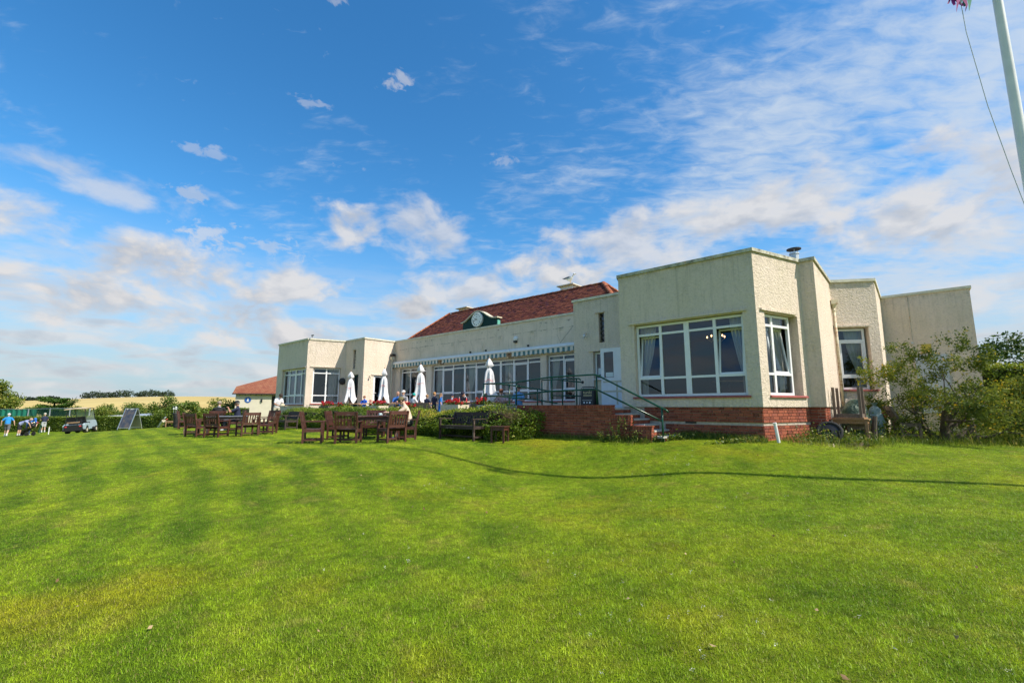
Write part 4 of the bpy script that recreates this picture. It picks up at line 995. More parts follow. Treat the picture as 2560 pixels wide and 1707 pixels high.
# ---- brick plinth: every brick its own
BR = {}
def brick_mesh(l, h, d):
    k = (round(l, 3), round(h, 3), round(d, 3))
    if k not in BR:
        b = 0.004; mb = MB()
        x0, x1, z0, z1 = -l / 2, l / 2, -h / 2, h / 2
        P = [(x0, 0, z0), (x1, 0, z0), (x1, 0, z1), (x0, 0, z1), (x0, -d + b, z0), (x1, -d + b, z0), (x1, -d + b, z1), (x0, -d + b, z1), (x0 + b, -d, z0 + b), (x1 - b, -d, z0 + b), (x1 - b, -d, z1 - b), (x0 + b, -d, z1 - b)]
        mb.add(P, [(8, 9, 10, 11), (4, 5, 9, 8), (5, 6, 10, 9), (6, 7, 11, 10), (7, 4, 8, 11), (0, 1, 5, 4), (1, 2, 6, 5), (2, 3, 7, 6), (3, 0, 4, 7)])
        me = mb.mesh('brick'); me.materials.append(M_BRICK); me.update(); BR[k] = me
    return BR[k]
def brick_at(fr, s, z, l, h, parent, n=-0.012, d=0.022):
    o = link('brick', brick_mesh(l, h, d), parent, fr.P(s, z, n + random.uniform(-.002, .002)), fr.rz())
    o.rotation_euler = (random.uniform(-.004, .004), random.uniform(-.006, .006), fr.rz() + random.uniform(-.006, .006)); return o
def brickwork(fr, s0, s1, z0, z1, parent, bond='flemish', rowlock=False, skip=None, course=0.075, n=-0.012):
    """courses from z1 down to z0; the mortar core behind is built separately"""
    z = z1; r = 0; m = .010
    if rowlock:
        s = s0
        while s < s1 - .02:
            e = min(s1, s + .075)
            if not skip or not skip((s + e) / 2, z - .055): brick_at(fr, (s + e) / 2, z - .0525, e - s - m, .105, parent, n)
            s = e
        z -= .115
    while z > z0 + .02:
        s = s0 + (0.0 if r % 2 == 0 else (-.1125 if bond == 'stretcher' else -.06)); k = r
        while s < s1 - .02:
            l = .225 if bond == 'stretcher' else (.225 if k % 2 == 0 or random.random() < .35 else .1125); k += 1
            a, b = max(s, s0), min(s + l, s1)
            if b - a > .03 and not (skip and skip((a + b) / 2, z - .0325)): brick_at(fr, (a + b) / 2, z - .0325, b - a - m, .065, parent, n)
            s += l
        z -= course; r += 1
PL = {}
def plinth():
    pts = offs(OUT, 0.05)
    mb = MB(); seq = [8, 9, 10, 11, 12, 13, 14]
    for i in seq:
        a, b = pts[i], pts[i + 1]; f = Fr(a, b)
        f.box(mb, 0.0, f.L, -1.35, -0.003, -.16, -.018)
    core = mb.build('plinth', M_MORTAR, HOUSE)
    fA = Fr(pts[9], pts[10]); fC = Fr(pts[10], pts[11]); fD = Fr(pts[11], pts[12]); fE = Fr(pts[12], pts[13]); fG = Fr(pts[13], pts[14])
    z1, zb = -.012, -.90
    vent = lambda s, z: 1.74 < s < 2.06 and -.42 < z < -.37
    band = lambda s, z: False
    brickwork(fA, 0.62, fA.L, -.395, z1, core, skip=vent); brickwork(fA, 1.22, fA.L, -.88, -.455, core)
    brickwork(fC, 0, fC.L, -.395, z1, core); brickwork(fC, 0, fC.L, -.88, -.455, core)
    brickwork(fD, 0, fD.L, -.60, z1, core); brickwork(fE, 0, 0.9, -.60, z1, core); brickwork(fG, 1.0, fG.L, -.3, z1, core)
    for f, a in ((fA, 1.2), (fC, 0)): f.box(MB(), a, f.L, -.446, -.412, -.02, -.010).build('damp_course', M_MORTAR, core)
    mb = MB(); fA.box(mb, 1.76, 2.05, -.43, -.36, -.03, -.008); mb.build('air_vent', M_BLACK, core)
plinth()
# ------------------------------------------------------------------ terrace, retaining wall, steps, ramp
def terrace():
    poly = [(-19.0, -0.9), (-3.6, -0.9), (-3.6, 3.65), (-16.9, 3.65), (-16.9, 1.6), (-19.0, 1.6)]
    mb = MB().prism([xy(*p) for p in poly], -1.3, TERR); o = mb.build('terrace', M_PAVE); tag(o, 'paved terrace in front of the clubhouse windows', None, None, 'structure')
terrace()
RET = wthing('retaining_wall', 'red brick retaining wall stepping down beside the entrance steps', 'wall', p3(-0.5, -1.1, -0.9))
def retaining():
    f = Fr((-6.0, -1.1), (2.0, -1.1)); S = lambda u: u + 6.0
    mb = MB(); th = .20
    def core(u0, u1, z0, z1): f.box(mb, S(u0) + .012, S(u1) - .012, z0, z1 - .012, -th, -.012)
    core(-4.7, .24, -1.35, .055); core(.24, .77, -1.35, -.21); core(.77, 1.33, -1.35, -.483)
    c = mb.build('wall_core', M_MORTAR, RET)
    def faces(u0, u1, ztop, zbot):
        brickwork(f, S(u0), S(u1), zbot, ztop, RET, 'stretcher', True, n=.0)
    faces(-3.1, .24, .055, -.95); faces(.24, .77, -.21, -.95); faces(.77, 1.33, -.483, -.95)
    # end faces towards the sun
    for u, z1, z0 in ((.24, .055, -.20), (.77, -.21, -.47), (1.33, -.483, -.95)):
        e = Fr((u, -1.1), (u, -0.9)); brickwork(e, 0.0, .19, z0, z1, RET, 'stretcher', False, n=.0)
    # top bricks on edge
    for u0, u1, z in ((-3.1, .24, .055), (.24, .77, -.21), (.77, 1.33, -.483)):
        u = u0
        while u < u1 - .03:
            mbk = BR.get('top')
            if mbk is None:
                q = MB(); q.box(-.0325, .0325, .0, .19, -.02, 0.0); mbk = q.mesh('brick'); mbk.materials.append(M_BRICK); mbk.update(); BR['top'] = mbk
            link('brick', mbk, RET, p3(u + .0375, -1.093, z), RZ_U); u += .075
retaining()
def steps():
    st = wthing('entrance_steps', 'five brick steps with pale stone treads up to the white door', 'steps', p3(0.9, -.5, -.9))
    nose = [0.20, 0.49, 0.78, 1.05, 1.33, 1.62]; zt = [-0.03, -0.175, -0.312, -0.452, -0.595, -0.735]
    f = Fr((0, -0.898), (6, -0.898))
    for k in range(1, 6):
        u0, u1 = nose[k - 1] - (.02 if k else 0), nose[k]
        v0 = -.895; v1 = .04
        q = MB(); a = [xy(u0 - .0, v0), xy(u1 + .025, v0 if k != 5 else -1.04), xy(u1 + .025, v1), xy(u0, v1)]
        q.prism(a, zt[k] - .042, zt[k]); q.build('tread', M_CONC, st)
        q = MB(); q.prism([xy(u0 + .01, v0), xy(u1 - .0, v0), xy(u1 - .0, v1), xy(u0 + .01, v1)], -1.3, zt[k] - .043); q.build('step_core', M_MORTAR, st)
    for k in range(0, 6):
        u = nose[k] + (.0 if k else 0.0); top = zt[k] - .045; bot = (zt[k + 1] + .002) if k < 5 else -.9
        e = Fr((u + .001, -.893), (u + .001, .035)); s = 0.0
        while s < .92:
            brick_at(e, s + .0375, (top + bot) / 2, .066, top - bot - .008, st, .0, .02); s += .075
steps()
def landing():
    q = MB().prism([xy(-3.6, -.9), xy(.19, -.9), xy(.19, 1.84), xy(-3.6, 1.84)], -1.3, -.032)
    tag(q.build('ramp_landing', M_CONC), 'concrete landing outside the white entrance door', None, None, 'structure')
    # the lane that falls away from the end of the landing
    q = MB(); q.hexa([p3(-5.6, .2, -1.3), p3(-3.61, .2, -1.3), p3(-3.61, 1.2, -1.3), p3(-5.6, 1.2, -1.3), p3(-5.6, .2, TERR + .25), p3(-3.61, .2, -.034), p3(-3.61, 1.2, -.034), p3(-5.6, 1.2, TERR + .25)])
    tag(q.build('ramp', M_CONC), 'sloping concrete access ramp behind the railing', None, None, 'structure')
landing()
def railing():
    r = wthing('ramp_railing', 'dark green tubular handrail running down beside the brick steps', 'railing', p3(-1.5, -1.0, 0))
    def rail(pts, name='rail', rad=.024): MB().tube([p3(*p) for p in pts], rad, 10).build(name, M_RAIL, r, smooth=True)
    def post(u, v, z0, z1): MB().tube([p3(u, v, z0), p3(u, v, z1)], .024, 10).build('post', M_RAIL, r, smooth=True)
    v = -1.0
    rail([(-4.72, v, .785), (-3.24, v, .785), (-1.95, v, .892), (-.35, v, .905), (-.22, v, .885), (1.62, v, -.03), (1.72, v, -.07), (1.78, v, -.13)])
    rail([(-4.72, v, .365), (-3.24, v, .365), (-1.85, v, .475), (-.25, v, .485), (1.62, v, -.36)])
    for u, z1, z0 in ((-4.70, .785, -.1), (-3.22, .785, .04), (-1.80, .895, .05), (-.24, .89, .05), (1.62, -.03, -.9)): post(u, v, z0, z1)
    # return at the far end and the inner rail that falls to the right
    rail([(-4.72, v, .785), (-4.95, -.3, .82), (-5.0, 0.1, .83), (-4.50, 0.1, .778), (-3.22, 0.1, .60), (-2.6, 0.1, .505)]); rail([(-4.72, v, .365), (-5.0, 0.1, .38), (-3.2, 0.1, .23), (-2.4, 0.1, .12)])
    for u, z1 in ((-4.5, .778), (-3.22, .6)): post(u, 0.1, -.3, z1)
    # rail round the landing by the door, with its bent end and wall-fixed stub
    rail([(-3.22, .35, .92), (-1.80, .35, .915), (-1.70, .35, .91), (-1.64, .35, .86)]); rail([(-3.22, .35, .51), (-1.80, .35, .535)])
    for u in (-3.22, -2.36, -1.80): post(u, .35, -.04, .915)
    rail([(-2.9, 1.0, .93), (-2.0, 1.0, .83)]); MB().ball(p3(-1.98, 1.0, .828), .05).build('rail_end_ball', M_BLACK, r, smooth=True)
    rail([(-3.2, .9, .40), (-1.95, .9, .36)])
railing()
# waste pipe stub by the corner
q = wthing('vent_pipe', 'short white plastic pipe sticking up at the clubhouse corner', 'pipe', p3(3.95, .10, -.85))
b = p3(3.95, .10, -.88); t = (b[0] - .06, b[1], -.40)
MB().tube([b, t], .036, 12).build('pipe_tube', M_WHITEP, q, smooth=False); MB().tube([t, tuple(Vector(t) + Vector((-.01, 0, .03)))], .040, 12).build('pipe_cap', M_WHITEP, q)

# ------------------------------------------------------------------ timber garden furniture
def _bm(mb, name, m, parent): return mb.build(name, m, parent)
def make_chair(name, w=0.66, arms=True, m=M_TEAK, n_back=6, d=0.56, seat_h=0.42, back_h=0.92, rake=0.11):
    """faces local +Y; origin on the ground under the seat centre"""
    t = link(name, None); hw = w / 2; L = .055
    yb, yf = -d / 2, d / 2
    def leg(x, front):
        q = MB()
        if front: q.bar((x, yf - L / 2, 0), (x, yf - L / 2, .62 if arms else seat_h - .02), L)
        else:
            q.bar((x, yb + L / 2, 0), (x, yb + L / 2, seat_h), L); q.bar((x, yb + L / 2, seat_h - .005), (x, yb + L / 2 - rake, back_h), L)
        q.build('leg', m, t)
    for x in (-hw + L / 2, hw - L / 2): leg(x, True); leg(x, False)
    def back_y(z): return yb + L / 2 - rake * max(0, z - seat_h) / (back_h - seat_h)
    MB().bar((-hw + L, back_y(back_h - .06), back_h - .055), (hw - L, back_y(back_h - .06), back_h - .055), .03, .11).build('top_rail', m, t)
    MB().bar((-hw + L, back_y(seat_h + .06), seat_h + .06), (hw - L, back_y(seat_h + .06), seat_h + .06), .03, .07).build('back_rail', m, t)
    for k in range(n_back):
        x = -hw + L + (w - 2 * L) * (k + .5) / n_back
        MB().bar((x, back_y(seat_h + .09), seat_h + .09), (x, back_y(back_h - .11), back_h - .11), .045 if w < .9 else .05, .016, up=(0, 1, 0)).build('back_slat', m, t)
    for k in range(6):
        y = yb + L + .02 + (d - L - .03) * (k + .5) / 6
        MB().box(-hw + .012, hw - .012, y - .036, y + .036, seat_h - .022 - .012 * sin(pi * (k + .5) / 6), seat_h - .012 * sin(pi * (k + .5) / 6)).build('seat_slat', m, t)
    MB().box(-hw + L, hw - L, yf - .04, yf - .015, seat_h - .10, seat_h - .024).build('front_rail', m, t)
    for x in (-hw + L / 2, hw - L / 2):
        MB().bar((x, yb + L, seat_h - .06), (x, yf - L, seat_h - .06), .03, .07).build('side_rail', m, t)
        MB().bar((x, yb + L, .10), (x, yf - L, .10), .032, .05).build('stretcher', m, t)
        if arms:
            q = MB(); q.hexa([(x - .035, back_y(.64) - .0, .618), (x + .035, back_y(.64), .618), (x + .04, yf + .05, .618), (x - .04, yf + .05, .618), (x - .035, back_y(.64), .645), (x + .035, back_y(.64), .645), (x + .04, yf + .05, .650), (x - .04, yf + .05, .650)])
            q.build('armrest', m, t)
    MB().bar((-hw + L, 0.0, .10), (hw - L, 0.0, .10), .03, .05).build('cross_stretcher', m, t)
    return t
def put(t, x, y, az, label, cat, group=None, z=None):
    t.location = (x, y, g1(x, y) if z is None else z); t.rotation_euler = (0, 0, -radians(az)); tag(t, label, cat, group); return t
CH = make_chair('garden_armchair')
GCH = 'wooden armchairs round the lawn tables'
chairs = [
    (-5.96, 13.9, 72, 'lone dark red armchair turned side-on, left of the lawn tables near the hedge'),
    (-4.85, 13.75, -4, 'armchair seen from behind beside the lone one, left of the coffee drinker'),
    (-3.57, 13.75, -48, 'armchair seen from behind directly in front of the coffee drinker'),
    (-3.32, 14.7, -100, 'armchair the man in the tan shirt is sitting on'),
    (-5.70, 15.2, 84, 'armchair half hidden behind the one left of the coffee table'),
    (-4.73, 15.9, 172, 'armchair on the hedge side of the coffee table, facing the lawn'),
    (-11.68, 18.3, 8, 'nearest armchair of the left table group, back to the camera'),
    (-12.85, 18.9, 20, 'armchair just left of the nearest one in the left table group'),
    (-10.64, 18.6, -52, 'armchair at the right of the left table, back to the camera'),
    (-10.20, 19.35, -104, 'rightmost armchair of the left table group, seen from the side'),
    (-11.05, 20.9, -160, 'dark armchair behind the rightmost one at the left table'),
    (-13.95, 20.2, 60, 'armchair left of the dark table, turned towards it'),
    (-16.97, 24.0, 60, 'farthest left armchair, next to the black golf bag'),
    (-13.94, 21.9, -24, 'armchair the man in the black waistcoat is sitting on'),
    (-12.85, 21.5, -118, 'armchair the man in the dark cap is sitting on')]
for k, (x, y, az, lb) in enumerate(chairs):
    t = CH if k == 0 else dup(CH); put(t, x, y, az, lb, 'chair', GCH)
def make_bench(name, w, m): return make_chair(name, w, True, m, int(w / .1), .58, .43, .83)
bq = make_bench('garden_bench', 1.58, M_TEAKD)
p = xy(-4.2, -2.42); AZ_N = 221.3
put(bq, p[0], p[1], AZ_N, 'dark wooden bench pushed into the hedge right of the armchairs', 'bench')
b2 = make_bench('garden_bench', 1.35, M_TEAKD); p = xy(-16.2, -2.75); put(b2, p[0], p[1], AZ_N + 4, 'dark slatted bench at the far left end of the hedge', 'bench')
def make_table(name, w, d, h, m, top=M_TEAK, slats=8, leg=.07):
    t = link(name, None)
    for x in (-w / 2 + leg, w / 2 - leg):
        for y in (-d / 2 + leg, d / 2 - leg): MB().bar((x, y, 0), (x, y, h - .03), leg).build('leg', m, t)
    for y in (-d / 2 + leg, d / 2 - leg): MB().box(-w / 2 + leg * 1.5, w / 2 - leg * 1.5, y - .012, y + .012, h - .12, h - .031).build('apron', m, t)
    for x in (-w / 2 + leg, w / 2 - leg): MB().box(x - .012, x + .012, -d / 2 + leg * 1.5, d / 2 - leg * 1.5, h - .12, h - .031).build('apron', m, t)
    for k in range(slats):
        y = -d / 2 + d * (k + .5) / slats; MB().box(-w / 2, w / 2, y - d / slats / 2 + .003, y + d / slats / 2 - .003, h - .03, h).build('top_board', top, t)
    return t
put(make_table('side_table', .46, .46, .46, M_TEAK, slats=5, leg=.05), -0.35, 13.35, 20, 'small square red-brown side table at the end of the dark bench', 'table')
put(make_table('lawn_table', 1.15, 1.0, .76, M_TEAK), -4.44, 14.95, -12, 'dark red wooden table with the coffee cup, beside the hedge', 'table')
M_GREYT = mat('grey_tabletop', (0.16, 0.165, 0.18), .45, fn=lambda T, p: vary(T, p, (0.16, 0.165, 0.18), .2, 6))
put(make_table('lawn_table', 1.5, 1.1, .76, M_TEAKD, M_GREYT), -12.16, 19.75, -30, 'dark table with grey top amid the left group of armchairs', 'table')
# cup and saucer, glass on the left table
cz = g1(-4.44, 14.95) + .762
cup = thing('coffee_cup', 'pale blue coffee cup on a saucer in front of the man in the tan shirt', 'cup', (-4.19, 14.66, cz))
M_CUP = mat('pale_blue_china', (0.55, 0.66, 0.68), .3, fn=lambda T, p: vary(T, p, (0.55, 0.66, 0.68), .05, 20))
MB().lathe([(.03, 0), (.045, .005), (.085, .02), (.08, .022), (.02, .012)], 18).build('saucer', M_CUP, cup)
MB().lathe([(.028, .016), (.042, .03), (.050, .085), (.046, .085), (.036, .03), (.01, .026)], 18).build('cup_bowl', M_CUP, cup, smooth=True)
MB().tube([(.048, 0, .07), (.078, 0, .06), (.07, 0, .035), (.044, 0, .035)], .006, 6).build('cup_handle', M_CUP, cup)

# ------------------------------------------------------------------ terrace furniture
def planter(u, v, w, d, h, m, label, rz=0.0, z=TERR, group='flower planters on the terrace'):
    t = thing('planter', label, 'planter', p3(u, v, z), RZ_U + rz, group)
    for x0, x1, y0, y1 in ((-w / 2, w / 2, -d / 2, -d / 2 + .035), (-w / 2, w / 2, d / 2 - .035, d / 2), (-w / 2, -w / 2 + .035, -d / 2 + .036, d / 2 - .036), (w / 2 - .035, w / 2, -d / 2 + .036, d / 2 - .036)):
        for k in range(3): MB().box(x0, x1, y0, y1, h * k / 3 + .004, h * (k + 1) / 3).build('board', m, t)
    MB().box(-w / 2 + .036, w / 2 - .036, -d / 2 + .036, d / 2 - .036, h * .5, h - .05).build('soil', mat('potting_soil', (0.03, 0.02, 0.014), .95, fn=lambda T, p: vary(T, p, (0.03, 0.02, 0.014), .4, 30)), t)
    return t
def picnic(u, v, rz, label):
    t = thing('picnic_table', label, 'table', p3(u, v, TERR), RZ_U + rz, 'picnic tables under the parasols')
    for k in range(5): y = -.34 + .17 * k; MB().box(-.9, .9, y - .08, y + .08, .70, .735).build('top_board', M_OAKP, t)
    for sgn in (-1, 1):
        for k in range(2): y = sgn * (.62 + .13 * k); MB().box(-.9, .9, y - .06, y + .06, .42, .455).build('seat_board', M_OAKP, t)
        for e in (-1, 1): MB().bar((e * .66, sgn * .25, .70), (e * .66, sgn * .62, 0.0), .045, .09, up=(0, 1, 0)).build('leg', M_OAKP, t)
    for e in (-1, 1): MB().box(e * .615 - .022, e * .615 + .022, -.75, .75, .33, .419).build('cross_beam', M_OAKP, t)
    return t
U_P = [(-17.0, .90), (-13.8, .95), (-10.55, .75), (-6.35, .95)]
for k, (u, v) in enumerate(U_P): picnic(u, v, radians((-6, 8, -4, 5)[k]), 'picnic table under the %s closed parasol from the left' % ('first', 'second', 'third', 'fourth')[k])
def parasol(u, v, ztop, label, tw, seed, tilt=0.0):
    rg = random.Random(seed)
    b = p3(u, v, TERR); t = thing('closed_parasol', label, 'parasol', b, tw, 'closed white parasols on the terrace'); Ht = ztop - TERR
    M_POLE = M_PINE
    MB().tube([(0, 0, 0), (0, 0, Ht)], .022, 10).build('pole', M_POLE, t, smooth=True)
    MB().ball((0, 0, Ht + .02), (.022, .022, .035)).build('finial', M_POLE, t)
    n = 64
    def folds(prof, lob, depth, ph, tip=None):
        V = []; F = []
        for j, (r, z) in enumerate(prof):
            for k in range(n):
                a = 2 * pi * k / n
                w = 1 + depth * min(1, j / (len(prof) * .5)) * (cos(lob * a + ph + j * .16) + .45 * cos(lob * 2 * a + ph * 2 + j * .35) + .35 * sin(3 * a + ph + j * .5))
                zz = z + (tip(a) if tip and j == len(prof) - 1 else 0)
                V.append((r * w * cos(a), r * w * sin(a) * .92, zz))
        for j in range(len(prof) - 1):
            for k in range(n): F.append((j * n + (k + 1) % n, j * n + k, (j + 1) * n + k, (j + 1) * n + (k + 1) % n))
        return MB().add(V, F)
    ph = rg.uniform(0, 6)
    cap = folds([(.015, Ht - .01), (.06, Ht - .06), (.11, Ht - .17), (.155, Ht - .30), (.10, Ht - .36), (.055, Ht - .40)], 4, .16, ph)
    cap.build('canopy_vent', M_UMB, t, smooth=True)
    prof = [(.03, Ht - .38), (.085, Ht - .44), (.135, Ht - .55), (.15, Ht - .72), (.155, Ht - .95), (.175, Ht - 1.2), (.21, Ht - 1.42), (.25, Ht - 1.62)]
    can = folds(prof, rg.choice((5, 6)), rg.uniform(.26, .34), ph, lambda a: .17 * cos(3 * a + ph) + .06 * cos(7 * a)).build('canopy', M_UMB, t, smooth=True)
    # name printed round the panels, creased by the folds
    def warp(c):
        a = -pi / 2 - tw + radians(WA) + c.x / .20
        r = .196 + .026 * (cos(6 * a + ph) + .35 * cos(12 * a + ph * 2 + 1.2)) + .012
        return (r * cos(a), r * sin(a) * .92, Ht - .90 + c.y + .03 * sin(4 * a))
    for WA in (-5,): place_text('canopy_print', 'San Miguel', .105, Matrix.Identity(4), M_RED, can, 0.0, warp)
    return t
PN = ('leftmost closed white parasol, in front of the green door', 'second closed white parasol from the left, in front of the glazed white door', 'third closed white parasol, behind the boy in the teal hat', 'rightmost closed white parasol, by the green railing')
for k, (u, v) in enumerate(U_P): parasol(u, v, 1.95, PN[k], (0.4, 1.3, 0.1, -.35)[k], 20 + k)
# the rounded bench back between the planters
M_BB = M_OAKP
def bench_back():
    t = wthing('terrace_bench', 'terrace bench with rounded pine plank back behind the geraniums', 'bench', p3(-9.1, -.42, TERR))
    f = Fr((-9.95, -.45), (-8.25, -.45))
    for k in range(3):
        z0 = -.20 + k * .125; ins = (.10, .0, .10)[k]
        q = MB(); L0, L1 = ins, f.L - ins; n = 6
        pts = [(L0 + .06 * (1 - cos(a)) - .0, z0 + .0605 + .0605 * sin(a)) for a in [pi / 2 * (j / n * 2 - 1) for j in range(n + 1)]]
        pr = [(L1, z0), (L1 + .04, z0 + .06), (L1, z0 + .121)]; poly = [(L0, z0), (L1, z0), (L1 + .05, z0 + .06), (L1, z0 + .121), (L0, z0 + .121), (L0 - .05, z0 + .06)]
        m = len(poly); q.add([f.P(s, z, .02) for s, z in poly] + [f.P(s, z, -.02) for s, z in poly], [tuple(range(m)), tuple(range(2 * m - 1, m - 1, -1))] + [((i + 1) % m, i, m + i, m + (i + 1) % m) for i in range(m)]); q.build('back_plank', M_BB, t)
    for s in (.35, 1.35): f.box(MB(), s - .03, s + .03, TERR, .14, -.07, -.021).build('post', M_BB, t)
    f.box(MB(), .05, f.L - .05, TERR + .40, TERR + .44, -.52, -.075).build('seat', M_BB, t)
    for s in (.2, 1.5): f.box(MB(), s - .03, s + .03, TERR, TERR + .399, -.48, -.42).build('leg', M_BB, t)
bench_back()
PLS = [planter(-6.62, -.62, 1.0, .55, .63, M_CREAMP, 'cream box planter of red geraniums in the gap of the hedge'),
       planter(-11.8, -.65, 1.0, .5, .60, M_CREAMP, 'cream trough of red geraniums left of the boy in the teal hat'),
       planter(-16.2, -.72, 1.0, .5, .60, M_GREYW, 'planter of red geraniums at the left end of the hedge'),
       planter(-5.35, -.45, .55, .55, .68, M_GREYW, 'tall grey wooden planter of geraniums behind the bottles'),
       planter(-8.85, -1.0, .45, .35, .50, M_GREYW, 'small planter of red geraniums in front of the rounded bench back'),
       planter(-14.6, -.75, .7, .45, .55, M_GREYW, 'low planter with a few geraniums right of the first parasol'),
       planter(-4.95, -.65, .45, .45, .62, M_CREAMP, 'round-edged cream planter of geraniums next to the railing end')]
# sign board on the landing
def aframe():
    t = thing('pavement_sign', 'black pavement sign reading tunki on the landing by the white door', 'sign', p3(-1.22, .02, -.03), RZ_U + radians(8))
    for y in (0, .34):
        s = -1 if y == 0 else 1; lean = .10 * s
        q = MB(); w = .25; h = .66
        pts = [(-w, y + lean * 0 , 0)]
        path = [(-w, y, 0.0), (-w, y - lean * .9, .56), (-w + .07, y - lean, .65), (w - .07, y - lean, .65), (w, y - lean * .9, .56), (w, y, 0.0)]
        q.tube(path, .013, 8); q.build('frame', M_BLACK, t, smooth=True)
        MB().hexa([(-w + .035, y - lean * .04 - .006, .03), (w - .035, y - lean * .04 - .006, .03), (w - .035, y - lean * .04 + .006, .03), (-w + .035, y - lean * .04 + .006, .03), (-w + .035, y - lean * .92 - .006, .60), (w - .035, y - lean * .92 - .006, .60), (w - .035, y - lean * .92 + .006, .60), (-w + .035, y - lean * .92 + .006, .60)]).build('board', M_BLACK, t)
    M_GOLD = mat('pale_gold_lettering', (0.62, 0.50, 0.25), .5, fn=lambda T, p: vary(T, p, (0.62, 0.50, 0.25), .1, 30)); M_WL = M_WHITEP
    def on(z): return Matrix.Translation((0, .004 + .0885 * (z - .03) / .57 - .0085, z)) @ Matrix.Rotation(radians(90) - .15, 4, 'X')
    place_text('lettering', 'tunki', .145, on(.48), M_GOLD, t, .001)
    for k in range(3):
        MB().box(-.13, .15, -.002, .002, -.004, .004).xf(on(.40 - .018 * k) @ Matrix.Rotation(radians(-90), 4, 'X')).build('small_print', M_GOLD, t)
    for k in range(10): MB().box(-.009, .009, -.002, .002, -.006, .006).xf(on(.235) @ Matrix.Translation((-.14 + .031 * k, 0, 0)) @ Matrix.Rotation(radians(-90), 4, 'X')).build('small_print', M_WL, t)
    for k in range(3):
        q = MB(); q.lathe([(.022, 0), (.022, .002)] if k == 1 else [(.028, 0), (.028, .002)], 5 + 3 * k); q.xf(on(.165) @ Matrix.Translation((-.095 + .095 * k, 0, 0)))
        q.build('symbol', M_WL, t)
aframe()
# sauce bottles on the box planter's table
picnic(-8.5, 1.75, .05, 'picnic table with two red bottles between the third and fourth parasol')
for k, u in enumerate((-8.81, -8.35)):
    t = thing('sauce_bottle', ('left' if k == 0 else 'right') + ' red sauce bottle of the two behind the geranium boxes', 'bottle', p3(u + .1, 1.5, TERR + .736), 0, 'red sauce bottles')
    MB().lathe([(.03, 0), (.032, .02), (.032, .15), (.018, .19), (.012, .2)], 12).build('bottle_body', M_RED, t, smooth=True); MB().lathe([(.013, .201), (.013, .23), (.006, .25)], 10).build('bottle_cap', M_WHITEP, t)
# ------------------------------------------------------------------ foliage
def leaf_mesh(name, P, size, mat_, up=0.35, seed=1, tint=None, aspect=0.55, N=None, jitter=.4):
    """one leaf = a folded pair of triangles"""
    rg = np.random.default_rng(seed); P = np.asarray(P, float); n = len(P)
    d = rg.normal(size=(n, 3)); d[:, 2] += up
    if N is not None: d = d * 0.7 + N
    d /= np.linalg.norm(d, axis=1, keepdims=True)             # leaf normal
    a = np.cross(d, rg.normal(size=(n, 3))); a /= np.linalg.norm(a, axis=1, keepdims=True); b = np.cross(d, a)
    s = size * rg.uniform(1 - jitter, 1 + jitter, (n, 1)); w = s * aspect
    tip = P + a * s * .5; base = P - a * s * .5; l = P + b * w * .5 - d * w * .18 - a * s * .05; r = P - b * w * .5 - d * w * .18 - a * s * .05
    V = np.stack([base, l, tip, r], 1).reshape(-1, 3)
    i = np.arange(n)[:, None] * 4; F = np.concatenate([i + [0, 1, 2], i + [0, 2, 3]], 1).reshape(-1, 3)
    me = bpy.data.meshes.new(name)
    me.vertices.add(len(V)); me.vertices.foreach_set('co', V.astype(np.float32).ravel())
    me.loops.add(len(F) * 3); me.loops.foreach_set('vertex_index', F.astype(np.int32).ravel())
    me.polygons.add(len(F)); me.polygons.foreach_set('loop_start', np.arange(0, len(F) * 3, 3, dtype=np.int32)); me.polygons.foreach_set('loop_total', np.full(len(F), 3, dtype=np.int32))
    me.update(calc_edges=True); me.validate()
    t = rg.uniform(0, 1, n) if tint is None else np.clip(tint + rg.normal(0, .12, n), 0, 1)
    col = np.zeros((n, 4, 4), np.float32); col[:, :, 0] = t[:, None]; col[..., 3] = 1
    ca = me.color_attributes.new('tint', 'FLOAT_COLOR', 'POINT'); ca.data.foreach_set('color', col.ravel())
    me.materials.append(mat_); return me
def vnoise(P, scale, seed=0):
    """cheap smooth noise for clumping"""
    rg = np.random.default_rng(seed); out = np.zeros(len(P))
    for k in range(9):
        w = rg.normal(size=3) * scale * (1 + k * .35); out += np.sin(P @ w + rg.uniform(0, 6.28)) / (1 + k * .25)
    return out / 3.0
M_HEDGE = leafmat('privet_leaf', [(0.0, (0.030, 0.065, 0.006)), (0.35, (0.075, 0.135, 0.010)), (0.65, (0.16, 0.235, 0.016)), (0.85, (0.30, 0.33, 0.03)), (1.0, (0.50, 0.42, 0.05))], .3)
M_CLIP = leafmat('clipped_hedge_leaf', [(0.0, (0.030, 0.065, 0.006)), (0.5, (0.090, 0.150, 0.014)), (1.0, (0.20, 0.25, 0.03))], .25)
M_BUSH = leafmat('bush_leaf', [(0.0, (0.030, 0.065, 0.010)), (0.5, (0.085, 0.145, 0.020)), (0.85, (0.18, 0.23, 0.03)), (1.0, (0.32, 0.30, 0.05))], .3)
M_TREE = leafmat('shrub_leaf', [(0.0, (0.040, 0.065, 0.020)), (0.45, (0.10, 0.145, 0.030)), (0.75, (0.21, 0.24, 0.04)), (0.9, (0.40, 0.34, 0.03)), (1.0, (0.55, 0.33, 0.03))], .35, .65, spec=.12)
M_CONIF = leafmat('cypress_spray', [(0.0, (0.020, 0.060, 0.008)), (0.6, (0.060, 0.130, 0.014)), (1.0, (0.12, 0.20, 0.02))], .2)
M_FARW = leafmat('far_wood_leaf', [(0.0, (0.022, 0.040, 0.022)), (1.0, (0.055, 0.080, 0.040))], .1, .8)
